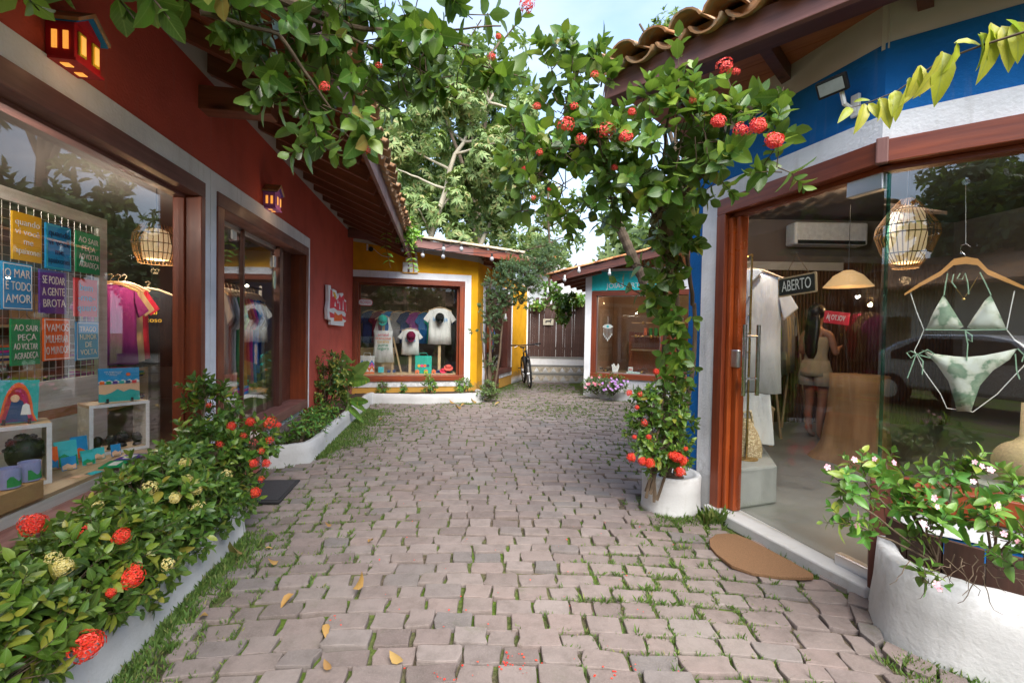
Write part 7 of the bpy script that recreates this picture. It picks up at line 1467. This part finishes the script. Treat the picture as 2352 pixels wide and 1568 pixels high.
    ph = MB().cbox((-.02, .40, 1.20), .07, .012, .14).build('mobile_phone', M_black, None, M @ RX(0), bevel=.004); tag(ph, 'dark mobile phone in the hands of the woman in the blue shop', 'phone')
person()

# ------------------------------------------------------------------ floodlight, string lights, bicycle, mats, litter
u, v = FD.pix(1912, 198, -.14); M = FD.M @ T(u, -.14, v) @ RZ(R(12)) @ RX(R(32)); fl = empty('floodlight', M, 'black floodlight on a white bracket on the blue wall', 'floodlight')
MB().box(-.075, .075, -.018, .012, -.045, .045).build('housing', M_black, fl, M, bevel=.008); MB().box(-.06, .06, -.0215, -.0185, -.031, .031).build('lamp_glass', plain('led_panel', (.45, .5, .5), .2), fl, M)
br = MB(); br.tube([FD.w(u+.03, -.005, v-.13), FD.w(u+.03, -.09, v-.10), FD.w(u+.02, -.11, v)], .012, 6); br.build('bracket', I_['white'], fl); MB().box(u+.01, u+.055, -.02, -.001, v-.16, v-.04).build('mount', I_['white'], fl, FD.M, bevel=.004)
p = FD.pix(1798, 262, -.02); wlp = MB(); wlp.tube([FD.w(p[0]+.03*math.cos(a)*(1-a*.03), -.02-.002*a, p[1]+.035*math.sin(a)*(1-a*.03)) for a in [i*.5 for i in range(26)]]+[FD.w(p[0]+.01, -.02, p[1]+.12)], .0018, 4); o = wlp.build('wire_loop', I_['white']); tag(o, 'thin loose loop of white wire hanging on the blue wall', 'wire')
M_bulb = glassmat('bulb_glass', 1.5, (.9, .9, .9))
def string_lights(pts, bulbs, label, sock=I_['black']):
    o = empty('string_lights', pts[0], label, 'string lights'); b = MB(); P = []
    for a, c in zip(pts[:-1], pts[1:]):
        for i in range(8): t = i/8; q = a.lerp(c, t); q = q - Vector((0, 0, .25*t*(1-t)*(c-a).length*.12)); P.append(q)
    P.append(pts[-1]); b.tube(P, .006, 4); b.build('cable', M_black, o)
    for q in bulbs:
        s = MB(); s.lathe([(.018, 0), (.018, -.05), (.014, -.055)], 10, q); s.build('socket', sock, o); g = MB(); g.ball(q+Vector((0, 0, -.09)), .035, .035, .042, 10, 8); bb = g.build('bulb', plain('frosted_bulb', (.33, .34, .35), .15, .03) if 'frosted_bulb' not in bpy.data.materials else bpy.data.materials['frosted_bulb'], o, smooth=True)
Y1 = 7.9; S1 = [at_y(x, y, Y) for x, y, Y in ((905, 545, 7.5), (945, 578, Y1), (1019, 570, Y1), (1100, 540, 8.3), (1130, 530, 8.4))]
string_lights(S1, [at_y(x, y, Y1) for x, y in ((1060, 560), (1019, 560), (924, 561))], 'festoon cable with clear bulbs rising in front of the yellow wall band')
string_lights([at_y(x, y, Y) for x, y, Y in ((905, 560, 7.6), (971, 573, Y1), (1018, 577, 8.1), (1130, 582, 8.3), (1182, 573, 8.5))], [at_y(x, y, Y1+.2) for x, y in ((971, 575), (1018, 578), (1130, 583))], 'festoon cable with clear bulbs running to the end of the yellow roof')
string_lights([at_y(x, y, Y) for x, y, Y in ((1182, 573, 8.5), (1240, 600, 8.8), (1290, 640, 9.0), (1298, 632, 9.1), (1320, 618, 9.1), (1400, 612, 8.9), (1470, 600, 8.6))], [at_y(x, y, 8.95) for x, y in ((1297, 632), (1330, 612), (1400, 618), (1230, 655), (1258, 660), (1161, 720))], 'white cable with bulbs looping to the jewellery shop roof', I_['white'])
def bicycle():
    g = ground(1217, 890); ang_ = R(6); M = T(g.x+.0, g.y+.0, 0) @ RZ(ang_) @ RY(R(-5))     # rides towards local -y
    o = empty('bicycle', M, 'black mountain bike leaning against the end of the yellow shop wall', 'bicycle'); fr = plain('bike_frame', (.02, .022, .025), .35)
    for y, nm in ((0, 'front_wheel'), (1.08, 'rear_wheel')):
        t = MB(); t.tube([(0, y+.33*math.cos(a), .345+.33*math.sin(a)) for a in [2*math.pi*i/36 for i in range(37)]], .026, 8, False); w = t.build('wheel', M_rubber, o, M, smooth=True); r_ = MB(); r_.tube([(0, y+.30*math.cos(a), .345+.30*math.sin(a)) for a in [2*math.pi*i/36 for i in range(37)]], .010, 5, False); r_.build('rim', M_alu, w, M)
        s = MB()
        for k in range(16): a = 2*math.pi*k/16; s.tube([(0, y, .345), (0, y+.3*math.cos(a), .345+.3*math.sin(a))], .0015, 3)
        s.build('spokes', M_alu, w, M, kind='stuff'); h = MB(); h.tube([(-.05, y, .345), (.05, y, .345)], .022, 8); h.build('hub', M_alu, w, M)
    f = MB(); HT, HB, BB, ST, RA = (0, .22, .90), (0, .17, .74), (0, .62, .30), (0, .78, .82), (0, 1.08, .345)
    for a, b, r in ((HT, ST, .02), (HB, BB, .026), (BB, ST, .02), (HT, HB, .024)): f.tube([a, b], r, 8)
    for s in (-1, 1): f.tube([(s*.06, 1.08, .345), (s*.02, .78, .74)], .01, 6); f.tube([(s*.06, 1.08, .345), (s*.03, .62, .30)], .011, 6)
    f.build('frame', fr, o, M, smooth=True); k = MB()
    for s in (-1, 1): k.tube([(s*.06, 0, .345), (s*.06, .09, .62), (s*.045, .17, .74)], .016, 7)
    k.tube([(-.06, .16, .74), (.06, .16, .74)], .02, 7); k.build('fork', fr, o, M); hb_ = MB(); hb_.tube([(0, .22, .90), (0, .20, 1.0), (0, .14, 1.03)], .016, 7); hb_.tube([(-.36, .20, 1.05), (-.15, .15, 1.04), (.15, .15, 1.04), (.36, .20, 1.05)], .013, 7); hb_ = hb_.build('handlebar', fr, o, M)
    for s in (-1, 1): gp = MB(); gp.tube([(s*.25, .17, 1.045), (s*.37, .20, 1.05)], .018, 8); gp.build('grip', M_rubber, hb_, M); lv = MB(); lv.tube([(s*.22, .14, 1.03), (s*.30, .09, 1.0)], .006, 5); lv.build('brake_lever', M_alu, hb_, M)
    sd_ = MB(); sd_.tube([(0, .78, .82), (0, .80, .95)], .014, 6); sd_.build('seat_post', M_alu, o, M); sd_ = MB(); sd_.add([(-.02, .66, .96), (.02, .66, .96), (.03, .78, .97), (-.03, .78, .97), (.075, .92, .985), (-.075, .92, .985), (-.015, .66, .93), (.015, .66, .93), (.06, .92, .94), (-.06, .92, .94)], [(0, 1, 2, 3), (3, 2, 4, 5), (0, 6, 7, 1), (1, 7, 8, 4, 2), (0, 3, 5, 9, 6), (5, 4, 8, 9), (6, 9, 8, 7)]); sd_.build('saddle', M_black, o, M, bevel=.008)
    c = MB(); c.tube([(.05, .62, .30), (.09, .62, .30), (.09, .53, .16)], .01, 6); c.tube([(-.05, .62, .30), (-.09, .62, .30), (-.09, .71, .44)], .01, 6); c = c.build('crank', M_alu, o, M); MB().cbox((.13, .53, .16), .09, .07, .02).build('pedal', M_black, c, M); MB().cbox((-.13, .71, .44), .09, .07, .02).build('pedal', M_black, c, M)
    ch = MB(); ch.M = T(.045, .62, .30) @ RY(math.pi/2); ch.lathe([(.085, -.002), (.085, .002)], 20); ch.build('chainring', M_black, o, M)
    cb_ = MB(); cb_.tube([(-.2, .14, 1.03), (-.1, .0, .98), (-.02, .06, .85)], .003, 4); cb_.tube([(.2, .14, 1.03), (.1, -.02, .96), (.02, .06, .84)], .003, 4); cb_.build('cable', M_black, o, M)
bicycle()
mt = [ground(556, 1158), ground(642, 1158), ground(690, 1105), ground(575, 1107)]
b = MB(); b.prism([(p.x, p.y) for p in mt], .006, .018); o = b.build('door_mat', M_rubber, None, bevel=.003); tag(o, 'black rubber door mat with a raised border on the path by the red shop door', 'door mat'); c = sum(mt, Vector())/4
b = MB(); b.prism([tuple(((p-c)*.86+c).xy) for p in mt], .0185, .022); b.build('mat_pile', plain('mat_pile_black', (.03, .03, .034), .98, .3, 200, .6), o)
cp = [tuple(ground(x, y, .015).xy) for x, y in ((1645,1229),(1668,1227),(1690,1229),(1720,1240),(1770,1266),(1820,1293),(1868,1321),(1868,1328),(1840,1329),(1790,1327),(1730,1319),(1680,1301),(1645,1274),(1630,1256),(1629,1240))]
n0, n1 = ground(1628, 1240, .015), ground(1871, 1327, .015); d_ = (n1-n0); Lm = d_.length; xm = d_.normalized(); ym = Vector((xm.y, -xm.x, 0)); P = []
for i in range(25):
    a = math.pi*i/24; P.append(n0 + xm*(Lm/2-Lm/2*math.cos(a)) + ym*(.17*math.sin(a)**.8) + xm*random.uniform(-.004, .004) + ym*random.uniform(-.004, .004))
for i in range(1, 8): t = i/8; P.append(n1.lerp(n0, t) - ym*(.085*math.sin(math.pi*t)**.6))
b = MB(); b.prism(list(reversed(cp)), .006, .026); o = b.build('door_mat', M_coir, None, bevel=.004); tag(o, 'half-round brown coir door mat at the step of the blue shop', 'door mat')
LM = [npmesh('fallen_leaf', leaf_template(w, c, f)[0].astype(float), leaf_template(w, c, f)[1], L_dry) for w, c, f in ((.3, -.25, -.5), (.24, .3, .8), (.33, -.4, -.9))]
for k, (px, py, s, lb) in enumerate(((557, 1277, .125, 'large orange-brown fallen leaf standing up near the kerb grass'), (675, 1366, .085, 'curled yellow leaf lying on a cobble left of centre'), (810, 1362, .085, 'brown and yellow leaf stuck upright between two cobbles'), (925, 1522, .075, 'bright yellow curled leaf at the bottom centre'), (748, 1436, .07, 'pale tan leaf lying on the paving above the bottom edge'), (763, 1206, .05, 'tiny tan leaf on the paving in line with the hedge end'), (470, 1408, .06, 'rolled brown leaf beside the grassy kerb'), (608, 1262, .045, 'small green leaf fallen beside the orange one'), (845, 1240, .045, 'small curled brown leaf between cobbles left of centre'), (1010, 958, .10, 'dry brown leaf on the far paving by the yellow planter'), (880, 962, .09, 'dark dry leaf on the grass patch'), (640, 1290, .06, 'thin brown leaf lying in a joint near the left kerb'), (760, 1540, .05, 'light brown leaf cut by the bottom edge'))):
    g = ground(px, py, .012); o = inst('fallen_leaf', LM[k % 3], None, T(g.x, g.y, .02 if k not in (0, 2) else .035) @ RZ(random.random()*6) @ RX(R(random.uniform(-8, 8) if k not in (0, 2) else 35)) @ SC(s)); tag(o, lb, 'leaf')
for k, (px, py) in enumerate(((1045, 925), (1070, 928), (1095, 922), (1120, 918), (1150, 925), (1060, 935))): g = ground(px, py, .03); o = inst('fallen_leaf', LM[k % 3], None, T(g.x, g.y, .03) @ RZ(random.random()*6) @ RX(R(8)) @ SC(.13)); tag(o, 'large dry curled leaf at the foot of the yellow shop planter, %s' % ('first from the left', 'second from the left', 'third from the left', 'fourth from the left', 'furthest right', 'nearest the camera')[k], 'leaf', 'large dry leaves by the yellow shop planter')
pt = Leaves()
for _ in range(110):
    if random.random() < .5: px, py = random.uniform(900, 1600), random.uniform(1100, 1560)
    else: px, py = random.choice(((965, 1405), (1180, 1520), (1210, 1515), (1030, 1560), (1400, 1530), (770, 1430), (1150, 1525)))
    px += random.gauss(0, 30); py += random.gauss(0, 12); g = ground(px, py, .006); pt.add(Vector((g.x, g.y, .006)), Vector((random.uniform(-1, 1), random.uniform(-1, 1), .2)), Vector((0, 0, 1)), random.uniform(.005, .014))
loose_leaves(pt, 'round', P_red, 'fallen_petals', 'scattered tiny red petals lying on the cobbles', 'petals')
# flat stones edging the right planter
eg = empty('edging_stones', (1.66, 2.0, 0), 'angular flat paving slabs laid along the foot of the tall white planter', 'edging stones')
for k, q in enumerate((((1905, 1290), (1985, 1345), (1945, 1352), (1880, 1322)), ((1950, 1356), (2000, 1372), (2008, 1400), (1945, 1382)), ((1952, 1388), (2010, 1408), (2018, 1432), (1965, 1422)), ((1968, 1428), (2020, 1438), (2030, 1468), (2010, 1478), (1975, 1450)), ((2035, 1472), (2085, 1496), (2068, 1530), (2025, 1490)), ((2092, 1500), (2150, 1530), (2150, 1562), (2080, 1532)), ((2156, 1535), (2220, 1560), (2230, 1590), (2160, 1575)))):
    b = MB(); b.prism([tuple(ground(*p, .008).xy) for p in reversed(q)], -.03, .008+.001*k); b.build('slab', M_stone, eg, bevel=.004)
